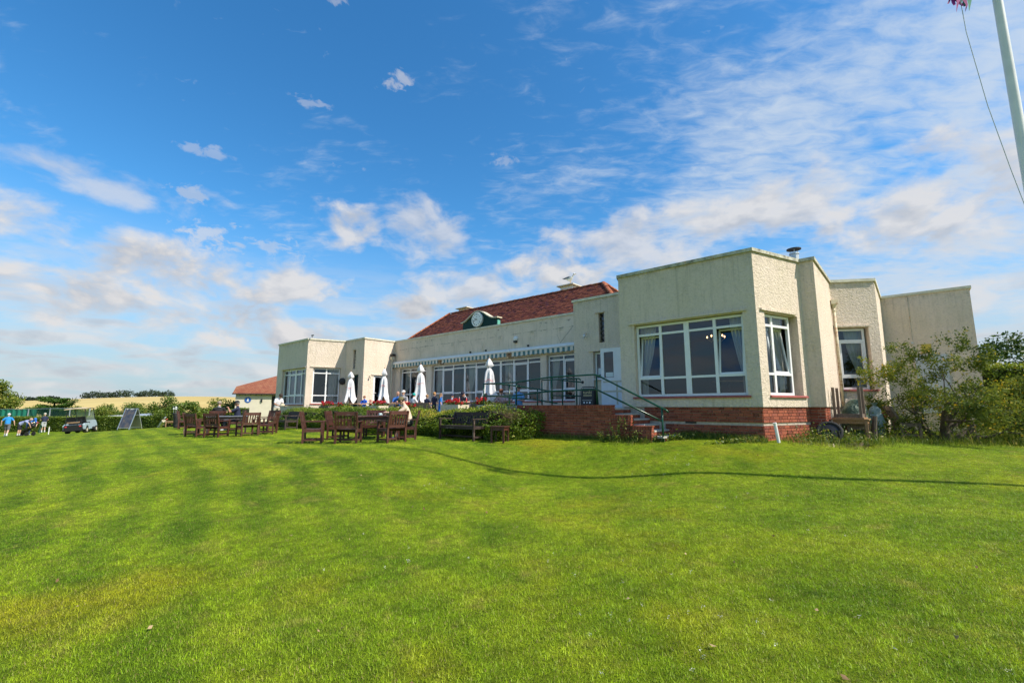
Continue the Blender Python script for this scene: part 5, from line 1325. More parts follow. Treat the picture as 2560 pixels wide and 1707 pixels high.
M_PETAL = leafmat('geranium_petal', [(0.0, (0.42, 0.006, 0.014)), (0.7, (0.62, 0.012, 0.024)), (1.0, (0.70, 0.05, 0.09))], .25)
def _bark(T, p):
    v = pos(T); mp = T.new('ShaderNodeMapping'); T.put(mp.inputs['Vector'], v); mp.inputs['Scale'].default_value = (1, 1, .3)
    n = T.noise(mp.outputs[0], 30, 5, .7)
    T.put(p.inputs['Base Color'], T.mix(T.mapr(n, .3, .7), (0.035, 0.026, 0.018), (0.13, 0.10, 0.07))); T.put(p.inputs['Normal'], T.bump(n, .8, .01))
M_BARK = mat('bark', fn=_bark, rough=.9)
M_DEAD = mat('dry_twig', (0.13, 0.075, 0.04), .9, fn=lambda T, p: vary(T, p, (0.13, 0.075, 0.04), .3, 20))

def hedge_terrace():
    t = wthing('hedge', 'loose green and yellow shrub hedge along the terrace edge behind the bench', 'hedge', p3(-9, -1.6, -1.0))
    rg = np.random.default_rng(11)
    n = 70000
    u = rg.uniform(-19.0, -1.95, n); a = rg.uniform(0, 1, n)
    # profile: distance to the shell
    def top(u): return -.03 + .05 * np.sin(u * 1.3) + .05 * np.sin(u * 3.1 + 1) - .13 * np.exp(-((u + 7.6) / 1.3) ** 2) + .05 * np.exp(-((u + 3.6) / 1.5) ** 2) - .16 * np.clip((u + 3.0) / 1.0, 0, 1) ** 2 - 0.08 * np.clip((-15 - u) / 3, 0, 1)
    def front(u): return -2.28 + .10 * np.sin(u * .9 + 2) + .07 * np.sin(u * 2.7) + .75 * np.clip((u + 3.0) / 1.05, 0, 1) ** 2 + .12 * np.exp(-((u + 4.3) / .9) ** 2)
    back = -1.02
    x, y = OX + u * EU[0], OY + u * EU[1]
    gnd = gz(OX + u * EU[0] - 2 * EV[0], OY + u * EU[1] - 2 * EV[1]); tp = top(u); fr = front(u)
    ang = rg.uniform(0, pi / 2 + .55, n)           # from the foot of the front face over to the back of the top
    hgt = tp - gnd
    ce, se = np.cos(ang), np.sin(ang); k = 2.6
    rr = (np.abs(ce) ** k + np.abs(se) ** k) ** (-1 / k)
    depth = back - fr
    lump = 1 + .05 * vnoise(np.c_[u, ang * 1.2, a * 0], 3.0, 3) + .05 * vnoise(np.c_[u, ang, a * 0], 7.0, 4)
    sh = rg.beta(4.2, 1.0, n) * lump
    vv = back - np.maximum(-.25, ce) * rr * depth * sh * .98; zz = gnd + se * rr * hgt * sh
    extra = rg.random(n) < .05; zz = np.where(extra & (se > .6), zz + rg.uniform(0, .16, n), zz)
    low = rg.random(n) < .22                       # foot of the hedge
    zz = np.where(low, gnd + rg.uniform(.02, .45, n) * hgt, zz); vv = np.where(low, fr + rg.uniform(0, .18, n) * depth, vv)
    P = np.c_[OX + u * EU[0] + vv * EV[0], OY + u * EU[1] + vv * EV[1], zz]
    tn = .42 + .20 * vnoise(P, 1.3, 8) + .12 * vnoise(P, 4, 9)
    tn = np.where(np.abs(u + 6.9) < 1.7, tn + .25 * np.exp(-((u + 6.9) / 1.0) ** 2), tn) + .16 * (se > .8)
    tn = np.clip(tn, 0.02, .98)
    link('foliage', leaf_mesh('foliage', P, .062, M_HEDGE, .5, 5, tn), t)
    q = MB(); rs = random.Random(4)
    for k in range(260):
        uu = rs.uniform(-18.8, -2.5); v0 = rs.uniform(-1.9, -1.2); g = g1(*xy(uu, v0)); z1 = rs.uniform(-.5, -.1)
        q.tube([p3(uu, v0, g - .02), p3(uu + rs.uniform(-.1, .1), v0 + rs.uniform(-.1, .1), (g + z1) / 2), p3(uu + rs.uniform(-.25, .25), v0 + rs.uniform(-.35, .2), z1)], [.012, .009, .004], 4, False)
    q.build('stem', M_BARK, t)
    q = MB()                                        # dead brown spray near the right end
    for k in range(420):
        c = Vector(p3(rs.gauss(-2.9, .33), rs.gauss(-1.90, .12), rs.gauss(-.27, .10))); d = Vector((rs.gauss(0, 1), rs.gauss(-.4, 1), rs.gauss(.2, 1))).normalized() * rs.uniform(.06, .16)
        q.tube([c, c + d], [.004, .002], 3, False)
    tag(q.build('dead_spray', M_DEAD, t), kind='stuff')
    # solid dark core added inside so daylight does not shine straight through
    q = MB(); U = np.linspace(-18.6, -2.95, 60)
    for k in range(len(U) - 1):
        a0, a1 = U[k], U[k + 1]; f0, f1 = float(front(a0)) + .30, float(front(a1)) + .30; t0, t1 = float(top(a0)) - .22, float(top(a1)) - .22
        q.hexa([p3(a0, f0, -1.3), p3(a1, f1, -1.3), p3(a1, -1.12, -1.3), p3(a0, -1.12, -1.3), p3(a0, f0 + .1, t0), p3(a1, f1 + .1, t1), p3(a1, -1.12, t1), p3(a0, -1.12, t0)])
    q.build('shade_core', mat('hedge_heart', (0.012, 0.014, 0.006), 1.0, fn=lambda T, p: vary(T, p, (0.012, 0.014, 0.006), .5, 25)), t)
hedge_terrace()
def geraniums():
    for k, pl in enumerate(PLS):
        bb = [Vector(v) for v in [(0, 0, 0)]]
        w = (1.0, 1.0, 1.0, .5, .4, .7, .45)[k]; h = (.63, .60, .60, .68, .50, .55, .62)[k]; n = (16, 14, 16, 5, 8, 4, 9)[k]
        t = thing('geranium', ('clump of red geraniums ' + ('in the cream box planter', 'in the cream trough', 'at the left end of the hedge', 'in the tall grey planter', 'in front of the rounded bench back', 'in the low planter by the first parasol', 'in the planter by the railing end')[k]), 'flowers', pl.location + Vector((0, 0, h - .05)), pl.rotation_euler.z, 'red geraniums in the planters')
        rg = np.random.default_rng(40 + k)
        P = np.c_[rg.uniform(-w / 2, w / 2, 420), rg.uniform(-.2, .2, 420), np.abs(rg.normal(.07, .06, 420))]
        link('leaves', leaf_mesh('leaves', P, .06, M_BUSH, .8, 3, None, .9), t)
        H = []; cs = np.c_[rg.uniform(-w / 2 - .05, w / 2 + .05, n), rg.uniform(-.22, .1, n), rg.uniform(.10, .26, n)]
        q = MB()
        for c in cs:
            r = rg.uniform(.045, .075); d = rg.normal(size=(60, 3)); d /= np.linalg.norm(d, axis=1, keepdims=True); H.append(c + d * r * rg.uniform(.6, 1, (60, 1)))
            q.tube([(c[0] * .9, c[1] * .8, 0), tuple(c)], .004, 4, False)
        link('flower_head', leaf_mesh('flower_head', np.concatenate(H), .036, M_PETAL, .3, 6, None, .8), t); q.build('stalk', M_BUSH, t)
geraniums()

def blob_points(c, r, n, rg, shell=.35, clumps=0, cr=.45):
    if clumps:
        cc = rg.normal(size=(clumps, 3)); cc /= np.linalg.norm(cc, axis=1, keepdims=True); cc *= rg.uniform(.45, 1, (clumps, 1)) * np.array(r); P = []
        for k in range(clumps):
            d = rg.normal(size=(n // clumps, 3)); d /= np.linalg.norm(d, axis=1, keepdims=True)
            P.append(cc[k] + d * np.array(r) * cr * rg.uniform(shell, 1, (n // clumps, 1)) * rg.uniform(.6, 1.2))
        P = np.concatenate(P)
    else:
        d = rg.normal(size=(n, 3)); d /= np.linalg.norm(d, axis=1, keepdims=True); P = d * np.array(r) * rg.uniform(shell, 1, (n, 1)) ** .6
    return P + np.array(c)
def bush(name, label, x, y, rx, ry, h, n, m, leaf, seed, cat='bush', group=None, trunk=0.0, base=None, clumps=14, tint=None):
    rg = np.random.default_rng(seed); g = g1(x, y) if base is None else base
    t = wthing(name, label, cat, (x, y, g), group)
    P = blob_points((x, y, g + trunk + (h - trunk) * .52), (rx, ry, (h - trunk) * .5), n, rg, .3, clumps)
    P = P[P[:, 2] > g + .02]
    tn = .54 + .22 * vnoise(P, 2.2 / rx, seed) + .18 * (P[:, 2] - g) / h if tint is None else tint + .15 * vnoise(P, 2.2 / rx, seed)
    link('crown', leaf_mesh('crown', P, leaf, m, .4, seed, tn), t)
    q = MB(); rs = random.Random(seed)
    for k in range(7 if not trunk else 9):
        a = rs.uniform(0, 6.28); e = Vector((x + rx * .6 * cos(a), y + ry * .6 * sin(a), g + trunk + (h - trunk) * rs.uniform(.35, .8)))
        s = Vector((x + .1 * cos(a), y + .1 * sin(a), g + trunk * .9)); q.tube([s, (s + e) / 2 + Vector((0, 0, .1 * h)), e], [.03 * h / 2, .02 * h / 2, .006 * h / 2], 5, False)
    if trunk: q.tube([(x, y, g - .1), (x + .05, y, g + trunk)], [.06 * h / 2, .045 * h / 2], 8, False)
    q.build('trunk', M_BARK, t)
    return t
# ---- left background: clipped hedge, bushes beyond, trees
def clipped():
    A = [(-60.0, 44.5), (-46, 46.0), (-36.5, 44.0), (-31.0, 42.5), (-24.0, 41.5)]
    t = wthing('clipped_hedge', 'long clipped green hedge beyond the putting green', 'hedge', (-42, 45, -2.4))
    rg = np.random.default_rng(6); n = 46000; q = MB()
    seg = [Vector(b) - Vector(a) for a, b in zip(A, A[1:])]; Ls = np.array([s.length for s in seg]); cum = np.r_[0, np.cumsum(Ls)]
    s = rg.uniform(0, cum[-1], n); k = np.clip(np.searchsorted(cum, s) - 1, 0, len(seg) - 1); f = (s - cum[k]) / Ls[k]
    a0 = np.array(A)[k]; a1 = np.array(A)[k + 1]; p = a0 + (a1 - a0) * f[:, None]; d = (a1 - a0) / Ls[k][:, None]; nn = np.c_[d[:, 1], -d[:, 0]]
    g = gz(p[:, 0], p[:, 1]); side = rg.random(n) < .68; H = 1.42 + .02 * np.sin(s * .7)
    z = np.where(side, g + rg.uniform(0, 1, n) * H, g + H + rg.normal(0, .03, n)); w = np.where(side, .5 + rg.normal(0, .03, n), rg.uniform(-.5, .5, n))
    P = np.c_[p + nn * w[:, None], z]
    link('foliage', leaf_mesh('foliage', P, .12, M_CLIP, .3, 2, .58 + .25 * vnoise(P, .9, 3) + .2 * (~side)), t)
    for i in range(len(seg)):
        m = max(2, int(Ls[i] / 1.5))
        for j in range(m):
            b0 = Vector(A[i]) + seg[i] * (j / m); b1 = Vector(A[i]) + seg[i] * ((j + 1) / m); dd = seg[i].normalized(); nv = Vector((dd.y, -dd.x)) * .44
            g0, g1_ = g1(b0.x, b0.y), g1(b1.x, b1.y)
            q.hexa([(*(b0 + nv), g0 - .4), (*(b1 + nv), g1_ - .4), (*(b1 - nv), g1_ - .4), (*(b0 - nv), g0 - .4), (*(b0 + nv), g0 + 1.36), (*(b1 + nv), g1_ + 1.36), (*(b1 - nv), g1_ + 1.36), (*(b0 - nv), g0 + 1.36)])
    q.build('shade_core', MATS['hedge_heart'], t)  # solid dark blocks added inside to keep light from passing through the leaves
clipped()
G = 'bushes beyond the clipped hedge'
bl = [(-50.8, 55, 3.4, 2.2, 2.1), (-47.4, 55, 2.6, 2.0, 2.45), (-44.6, 54, 2.6, 2.0, 2.6), (-41.8, 53, 2.4, 2.0, 2.3), (-38.0, 50, 2.4, 2, 2.0), (-34.6, 46.5, 2.2, 2, 2.2), (-28.4, 41, 2.2, 1.8, 2.3), (-30.2, 46, 2.4, 2, 2.2), (-27.6, 44, 2.2, 2, 2.4), (-26.9, 45.8, 1.5, 1.5, 3.0), (-58, 58, 4, 2.4, 2.6)]
nm = ('first', 'second', 'third', 'fourth', 'fifth', 'sixth', 'seventh', 'eighth', 'ninth', 'tenth', 'farthest left')
for k, (x, y, rx, ry, h) in enumerate(bl):
    bush('bush', '%s rounded green bush from the left in the row beyond the clipped hedge' % nm[k] if k < 10 else 'farthest left bush behind the green netting', x, y, rx, ry, h, 5200, M_BUSH, .20, 60 + k, group=G, base=(-2.35, -2.35, -2.4, -2.4, -2.3, -2.1, -1.95, -2.0, -1.95, -2.3, -2.5)[k])
bush('tree', 'leafy green tree at the left edge above the netting', -56.8, 50.2, 2.3, 2.2, 5.0, 9000, M_BUSH, .24, 80, 'tree', None, 1.2, base=-2.6, clumps=18, tint=.78)
bush('tree', 'feathery shrub with bare tips beside the golf bags', -29.4, 39.6, 1.7, 1.3, 2.7, 3600, M_BUSH, .15, 82, 'tree', None, 0.3, base=-1.95, clumps=16, tint=.6)
def cypress():
    t = wthing('cypress', 'spreading bright green cypress with flat layered sprays behind the fence', 'tree', (-53.0, 53.2, -2.5)); rg = np.random.default_rng(5); P = []; q = MB()
    q.tube([(-53.0, 53.2, -2.8), (-53.0, 53.2, .9)], [.2, .06], 8, False)
    for k in range(26):
        a = rg.uniform(0, 2 * pi); z = rg.uniform(-1.0, .9); L = (1.75 - .7 * z) * rg.uniform(.7, 1.25)
        d = np.array([cos(a), sin(a) * .7, .18]); m = 330; s = rg.uniform(.1, 1, m) ** .8
        P.append(np.array([-53.0, 53.2, z]) + d * (s * L)[:, None] + rg.normal(size=(m, 3)) * np.array([.28, .28, .09]) * (1.1 - s[:, None] * .6)); q.tube([(-53.0, 53.2, z), tuple(np.array([-53.0, 53.2, z]) + d * L * .9)], [.05, .01], 5, False)
    d = np.array([.93, 0, .36]); s = rg.uniform(.0, 1, 500); P.append(np.array([-52.4, 53.0, -.1]) + d * (s * 2.3)[:, None] + rg.normal(size=(500, 3)) * .14)
    P = np.concatenate(P); link('crown', leaf_mesh('crown', P, .17, M_CONIF, .9, 3, .5 + .3 * vnoise(P, 1.0, 4)), t); q.build('trunk', M_BARK, t)
cypress()
# far woods along the ridge
def woods(name, label, az0, az1, r, h, n, seed, gaps=()):
    rg = np.random.default_rng(seed); P = []
    A = np.linspace(az0, az1, n)
    for a in A:
        if any(g0 < a < g1_ for g0, g1_ in gaps): continue
        a = radians(a); rr = r + rg.uniform(-8, 8); x, y = rr * sin(a), rr * cos(a); g = g1(x, y); hh = h * rg.uniform(.65, 1.1)
        d = rg.normal(size=(90, 3)); d /= np.linalg.norm(d, axis=1, keepdims=True); P.append(np.array([x, y, g + hh * .5]) + d * np.array([hh * .62, hh * .62, hh * .52]) * rg.uniform(.5, 1, (90, 1)))
    P = np.concatenate(P); o = link(name, leaf_mesh(name, P, 1.7, M_FARW, .3, seed)); tag(o, label, None, None, 'stuff')
woods('far_wood', 'dark strip of woodland on the ridge at the left', -50.0, -44.7, 628, 4.2, 36, 1)
woods('far_wood', 'dark line of trees on the skyline above the corn field', -43.0, -36.6, 622, 8.2, 34, 2, ((-39.8, -39.5),))
# ---- right: gnarled shrub in front of the end wall
def shrub():
    bx, by = 11.55, 12.4; g = g1(bx, by); rs = random.Random(12); rg = np.random.default_rng(12)
    t = wthing('gnarled_shrub', 'gnarled multi-stemmed shrub with sparse yellowing leaves by the end wall', 'tree', (bx, by, g))
    q = MB(); tips = []
    R = Vector((cos(-radians(42)), sin(-radians(42)), 0))      # across the line of sight
    Dp = Vector((R.y * -1, R.x, 0))
    def grow(p, d, L, r, lev):
        pts = [p]; rad = [r]; n = 4; dd = d.copy()
        for k in range(n):
            dd = (dd + Vector((rs.gauss(0, .22), rs.gauss(0, .22), rs.gauss(.02, .16)))).normalized(); p = p + dd * (L / n); pts.append(p); rad.append(r * (1 - .17 * (k + 1)))
            if lev >= 2: tips.append((p.copy(), lev))
        q.tube(pts, rad, 7 if lev < 2 else 4, False)
        if lev < 5:
            for k in range(rs.choice((2, 3, 3)) if lev < 4 else 2):
                i = rs.choice((2, 3, 4, 4)); nd = (dd + Vector((rs.gauss(0, .62), rs.gauss(0, .62), rs.gauss(.02, .42)))).normalized()
                grow(pts[i], nd, L * rs.uniform(.58, .82), rad[i] * rs.uniform(.55, .75), lev + 1)
    for side, up, L, r in ((-.75, .75, 1.05, .10), (-.15, 1.0, 1.15, .115), (.30, .95, 1.2, .12), (.85, .62, 1.15, .11), (-1.1, .42, .9, .075), (1.1, .35, 1.0, .075), (.1, .8, .9, .09)):
        grow(Vector((bx, by, g - .05)) + R * side * .12, (R * side + Dp * rs.uniform(-.5, .5) + Vector((0, 0, up))).normalized(), L, r, 0)
    q.build('trunk', M_BARK, t)
    P = []
    for p, lev in tips:
        if p.z > g + 3.55: continue
        m = rs.choice((2, 5, 9)) if lev > 2 else 1
        P.append(np.array(p) + rg.normal(size=(m, 3)) * .055)
    # leafy suckers in the middle and low down
    lowc = np.array([bx, by, g + .95]); low = lowc + rg.normal(size=(3600, 3)) * np.array([.60, .55, .40]); low = low[(low[:, 2] > g + .12)]
    keep = vnoise(low, 3.2, 2) > .0; P.append(low[keep])
    low = np.array([bx, by, g + .75]) + np.array(R) * 1.25 + rg.normal(size=(2600, 3)) * np.array([.55, .5, .35]); low = low[low[:, 2] > g + .1]; P.append(low[vnoise(low, 3.0, 6) > .0])
    P = np.concatenate(P); tn = .50 + .30 * vnoise(P, 1.6, 5); tn = np.where(rg.random(len(P)) < .04, .92, tn)
    link('crown', leaf_mesh('crown', P, .066, M_TREE, .3, 9, tn, .5), t)
shrub()
bush('bush', 'dark evergreen bush behind the end wall at the right edge', 24.5, 22.0, 3.2, 3.0, 4.4, 16000, M_BUSH, .17, 90, clumps=22, tint=.22)
def hedge_right():
    t = wthing('tall_hedge', 'tall bright green clipped hedge at the right edge', 'hedge', (19, 16.2, -.95)); rg = np.random.default_rng(8); n = 40000
    x = rg.uniform(16.6, 26, n); side = rg.random(n) < .6; H = 2.35
    y = np.where(side, 15.6 + rg.normal(0, .06, n) - .35 * (x - 18) , 15.6 - .35 * (x - 18) + rg.uniform(0, 1.6, n)); z = np.where(side, -.95 + rg.uniform(0, 1, n) * H, -.95 + H + rg.normal(0, .06, n))
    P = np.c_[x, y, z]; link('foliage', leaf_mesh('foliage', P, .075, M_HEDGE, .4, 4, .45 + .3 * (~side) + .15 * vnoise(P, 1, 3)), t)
    q = MB(); q.hexa([(16.7, 16.15, -1.3), (26, 12.9, -1.3), (26, 14.4, -1.3), (16.7, 17.6, -1.3), (16.7, 16.15, 1.33), (26, 12.9, 1.33), (26, 14.4, 1.33), (16.7, 17.6, 1.33)]); q.build('shade_core', MATS['hedge_heart'], t)  # added solid dark core, stops light showing through the foliage shell
hedge_right()
# ---- rough growth along the foot of the right wing
M_WEED = leafmat('weed_leaf', [(0.0, (0.035, 0.075, 0.008)), (0.5, (0.10, 0.17, 0.014)), (0.85, (0.22, 0.26, 0.04)), (1.0, (0.42, 0.36, 0.12))], .35)
def tall_grass():
    rg = np.random.default_rng(21); V = []; F = []; col = []
    def blade(x, y, h, w):
        g = g1(x, y) - .01; a = rg.uniform(0, 6.28); ln = h * rg.uniform(.15, .8); f = rg.uniform(0, 6.28); wx, wy = cos(f) * w / 2, sin(f) * w / 2; o = len(V); dx, dy = cos(a) * ln, sin(a) * ln
        for t, k in ((0, 1), (.4, .9), (.75, .6)): V.extend([(x + dx * t * t - wx * k, y + dy * t * t - wy * k, g + h * t), (x + dx * t * t + wx * k, y + dy * t * t + wy * k, g + h * t)])
        V.append((x + dx, y + dy, g + h * .97)); F.extend([(o, o + 1, o + 3, o + 2), (o + 2, o + 3, o + 5, o + 4), (o + 4, o + 5, o + 6)]); c = rg.uniform(.1, 1); col.extend([(c, 0, 0, 1)] * 7)
    for k in range(4200):                       # strip in front of the stacked tables and the shrub
        s = rg.uniform(0, 1); x = 6.4 + s * 9.5; y = 10.95 + .10 * (x - 6.4) + rg.normal(0, .30) + .25 * (x > 9); blade(x, y, abs(rg.normal(.075, .06)) + .03, .008)
    for k in range(2600): u = rg.uniform(1.7, 3.75); v = -abs(rg.normal(.0, .16)) ; blade(*xy(u, v + .03), abs(rg.normal(.09, .05)) + .03, .007)
    for k in range(2000): u = rg.uniform(-2.2, 1.35); v = -1.12 - abs(rg.normal(0, .12)); blade(*xy(u, v), abs(rg.normal(.08, .05)) + .03, .007)
    for k in range(1500): x = rg.uniform(11, 17); y = rg.uniform(11.2, 14.0); blade(x, y, abs(rg.normal(.2, .1)) + .06, .010)
    for cx, cy in ((-6.2, 13.95), (-4.84, 13.75), (-3.7, 13.9), (-1.6, 14.3), (-12.1, 18.4), (-10.4, 18.6)):
        for k in range(160): blade(cx + rg.normal(0, .35), cy + rg.normal(0, .3), abs(rg.normal(.05, .03)) + .02, .006)
    me = bpy.data.meshes.new('tall_grass'); me.from_pydata(V, [], F); me.materials.append(M_WEED)
    ca = me.color_attributes.new('tint', 'FLOAT_COLOR', 'POINT'); ca.data.foreach_set('color', np.array(col, np.float32).ravel()); me.update()
    tag(link('tall_grass', me), 'uncut grass along the foot of the walls', None, None, 'stuff')
    rgl = np.random.default_rng(31); L = []
    for cx, cy, sx, sy, h, n in ((7.5, 11.35, .35, .18, .28, 700), (8.4, 11.35, .3, .2, .22, 400), (10.1, 12.6, .45, .35, .5, 900), (10.7, 13.2, .5, .3, .65, 900), (13.3, 12.2, .8, .4, .35, 1300), (15.0, 12.0, .9, .5, .4, 1300), (4.0, 11.75, .35, .06, .16, 500), (5.3, 11.0, .3, .05, .1, 300)):
        L.append(np.c_[rgl.normal(cx, sx, n), rgl.normal(cy, sy, n), np.zeros(n)]); L[-1][:, 2] = gz(L[-1][:, 0], L[-1][:, 1]) + np.abs(rgl.normal(0, h * .5, n))
    P = np.concatenate(L); tag(link('weeds', leaf_mesh('weeds', P, .06, M_WEED, .6, 3)), 'weeds and leafy growth round the shrub and stacked tables', None, None, 'stuff')
    M_PINKF = leafmat('pink_flower', [(0, (0.5, .2, .42)), (1, (.7, .42, .6))], .3)
    c = np.array([14.6, 11.7]); P = np.c_[rgl.normal(c[0], .7, 200), rgl.normal(c[1], .35, 200)]; P = np.c_[P, gz(P[:, 0], P[:, 1]) + rgl.uniform(.2, .6, 200)]
    tag(link('pink_wildflowers', leaf_mesh('pink_wildflowers', P, .05, M_PINKF, .6, 3, None, .9)), 'pink wildflowers at the right edge of the lawn', None, None, 'stuff')
    def tallweed(x, y, h, n, seed, lab, spread=.10):
        t = wthing('weed', lab, 'plant', (x, y, g1(x, y))); rs = random.Random(seed); r2 = np.random.default_rng(seed); q = MB(); P = []
        for k in range(n):
            b = Vector((x + rs.gauss(0, spread), y + rs.gauss(0, spread * .5), g1(x, y) - .02)); e = b + Vector((rs.gauss(0, .10), rs.gauss(0, .08), h * rs.uniform(.5, 1))); q.tube([b, (b + e) / 2 + Vector((rs.gauss(0, .03), 0, 0)), e], [.006, .005, .002], 4, False)
            for j in range(26): f = rs.uniform(.08, 1); P.append(np.array(b + (e - b) * f) + r2.normal(size=3) * .05 * (1.15 - f * .7))
        link('leaves', leaf_mesh('leaves', np.array(P), .055, M_WEED, .5, seed, None, .4), t); q.build('stem', M_WEED, t)
    for q in bpy.data.meshes:
        pass
    p = xy(.62, -1.28); tallweed(p[0], p[1], .72, 9, 5, 'tall weed growing against the brick wall below the steps', .12)
    p = xy(.22, -1.32); tallweed(p[0], p[1], .34, 6, 6, 'low leafy weed at the foot of the brick wall', .13)
    p = xy(1.0, -1.25); tallweed(p[0], p[1], .45, 3, 7, 'thin dry weed stalk beside the lowest wall step', .05)
tall_grass()
# ---- little things lying in the lawn
def litter():
    rg = np.random.default_rng(77); n = 70
    M_LIT = leafmat('dead_leaf', [(0, (.20, .11, .05)), (.6, (.36, .24, .12)), (1, (.48, .36, .2))], .15, .8)
    r = rg.uniform(2.6, 13, n); a = np.radians(rg.uniform(-48, 48, n)); x, y = r * np.sin(a), r * np.cos(a); ok = ~blocked(x, y); x, y = x[ok], y[ok]
    tag(link('fallen_leaves', leaf_mesh('fallen_leaves', np.c_[x, y, gz(x, y) + .03], .038, M_LIT, 1.5, 3, None, .7)), 'scattered dead leaves on the lawn', None, None, 'stuff')
    M_CLO = leafmat('clover_white', [(0, (.62, .60, .52)), (1, (.80, .78, .72))], .3)
    P = []
    for c in range(12):
        r = rg.uniform(3, 11); a = radians(rg.uniform(-28, 46)); m = rg.integers(2, 14)
        for k in range(m):
            X, Y = r * sin(a) + rg.normal(0, .45), r * cos(a) + rg.normal(0, .45); d = rg.normal(size=(10, 3)) * .008; P.append(np.array([X, Y, g1(X, Y) + .04]) + d)
    P = np.concatenate(P); P = P[~blocked(P[:, 0], P[:, 1])]; tag(link('clover_flowers', leaf_mesh('clover_flowers', P, .0075, M_CLO, .4, 3, None, .9)), 'tiny white clover flowers in the lawn', None, None, 'stuff')
litter()
# ------------------------------------------------------------------ flagpole
def flagpole():
    x, y = 8.456, 7.0; g = g1(x, y); t = thing('flagpole', 'tall white flagpole at the right edge of the picture', 'flagpole', (x, y, g))
    MB().tube([(0, 0, -.1), (0, 0, 4.0), (0, 0, 9.0), (0, 0, 12.6)], [.078, .074, .060, .045], 20).build('pole', M_FLAGP, t, smooth=True)
    MB().ball((0, 0, 12.66), .075).build('truck', M_FLAGP, t, smooth=True)
    # halyard: from the head, bellying out to the left, back to a cleat
    pts = [(-.06, -.05, 12.5), (-.50, .02, 10.6), (-.62, .04, 8.9), (-.60, .03, 7.6), (-.47, .0, 6.2), (-.30, -.04, 5.0), (-.13, -.07, 4.0), (-.09, -.09, 2.6), (-.09, -.09, 1.4)]
    MB().tube(pts, .006, 6).build('halyard', mat('halyard_cord', (.55, .56, .58), .8, fn=lambda T, p: vary(T, p, (.55, .56, .58), .1, 30)), t); MB().bar((-.10, -.09, 1.3), (-.10, -.09, 1.5), .02).build('cleat', M_ZINC, t)
    fl = thing('tattered_flag', 'tattered magenta and green flag remnant hanging at the top right', 'flag', (x - .36, y + .04, g + 8.62)); rs = random.Random(3)
    M_MAG = mat('magenta_cloth', (.28, .015, .16), .8, fn=lambda T, p: vary(T, p, (.28, .015, .16), .3, 20)); M_GRN = mat('flag_green_cloth', (.02, .22, .12), .8, fn=lambda T, p: vary(T, p, (.02, .22, .12), .3, 20))
    for k in range(9):
        m = M_MAG if k < 6 else M_GRN; q = MB(); x0 = -.30 + .034 * k; n = 9; V = []; w = .055
        for j in range(n + 1):
            z = .35 - j * (.085 + .012 * (k % 3)); o = .03 * sin(j * 1.1 + k); ww = w * (1 - .8 * (j / n) ** 2); V += [(x0 + o - ww + j * -.012, .05 * sin(j * .9 + k * 2), z), (x0 + o + ww + j * -.012, .05 * sin(j * .9 + k * 2 + .5), z)]
        q.add(V, [(2 * j, 2 * j + 1, 2 * j + 3, 2 * j + 2) for j in range(n)]); q.build('strip', m, fl, smooth=True)
flagpole()

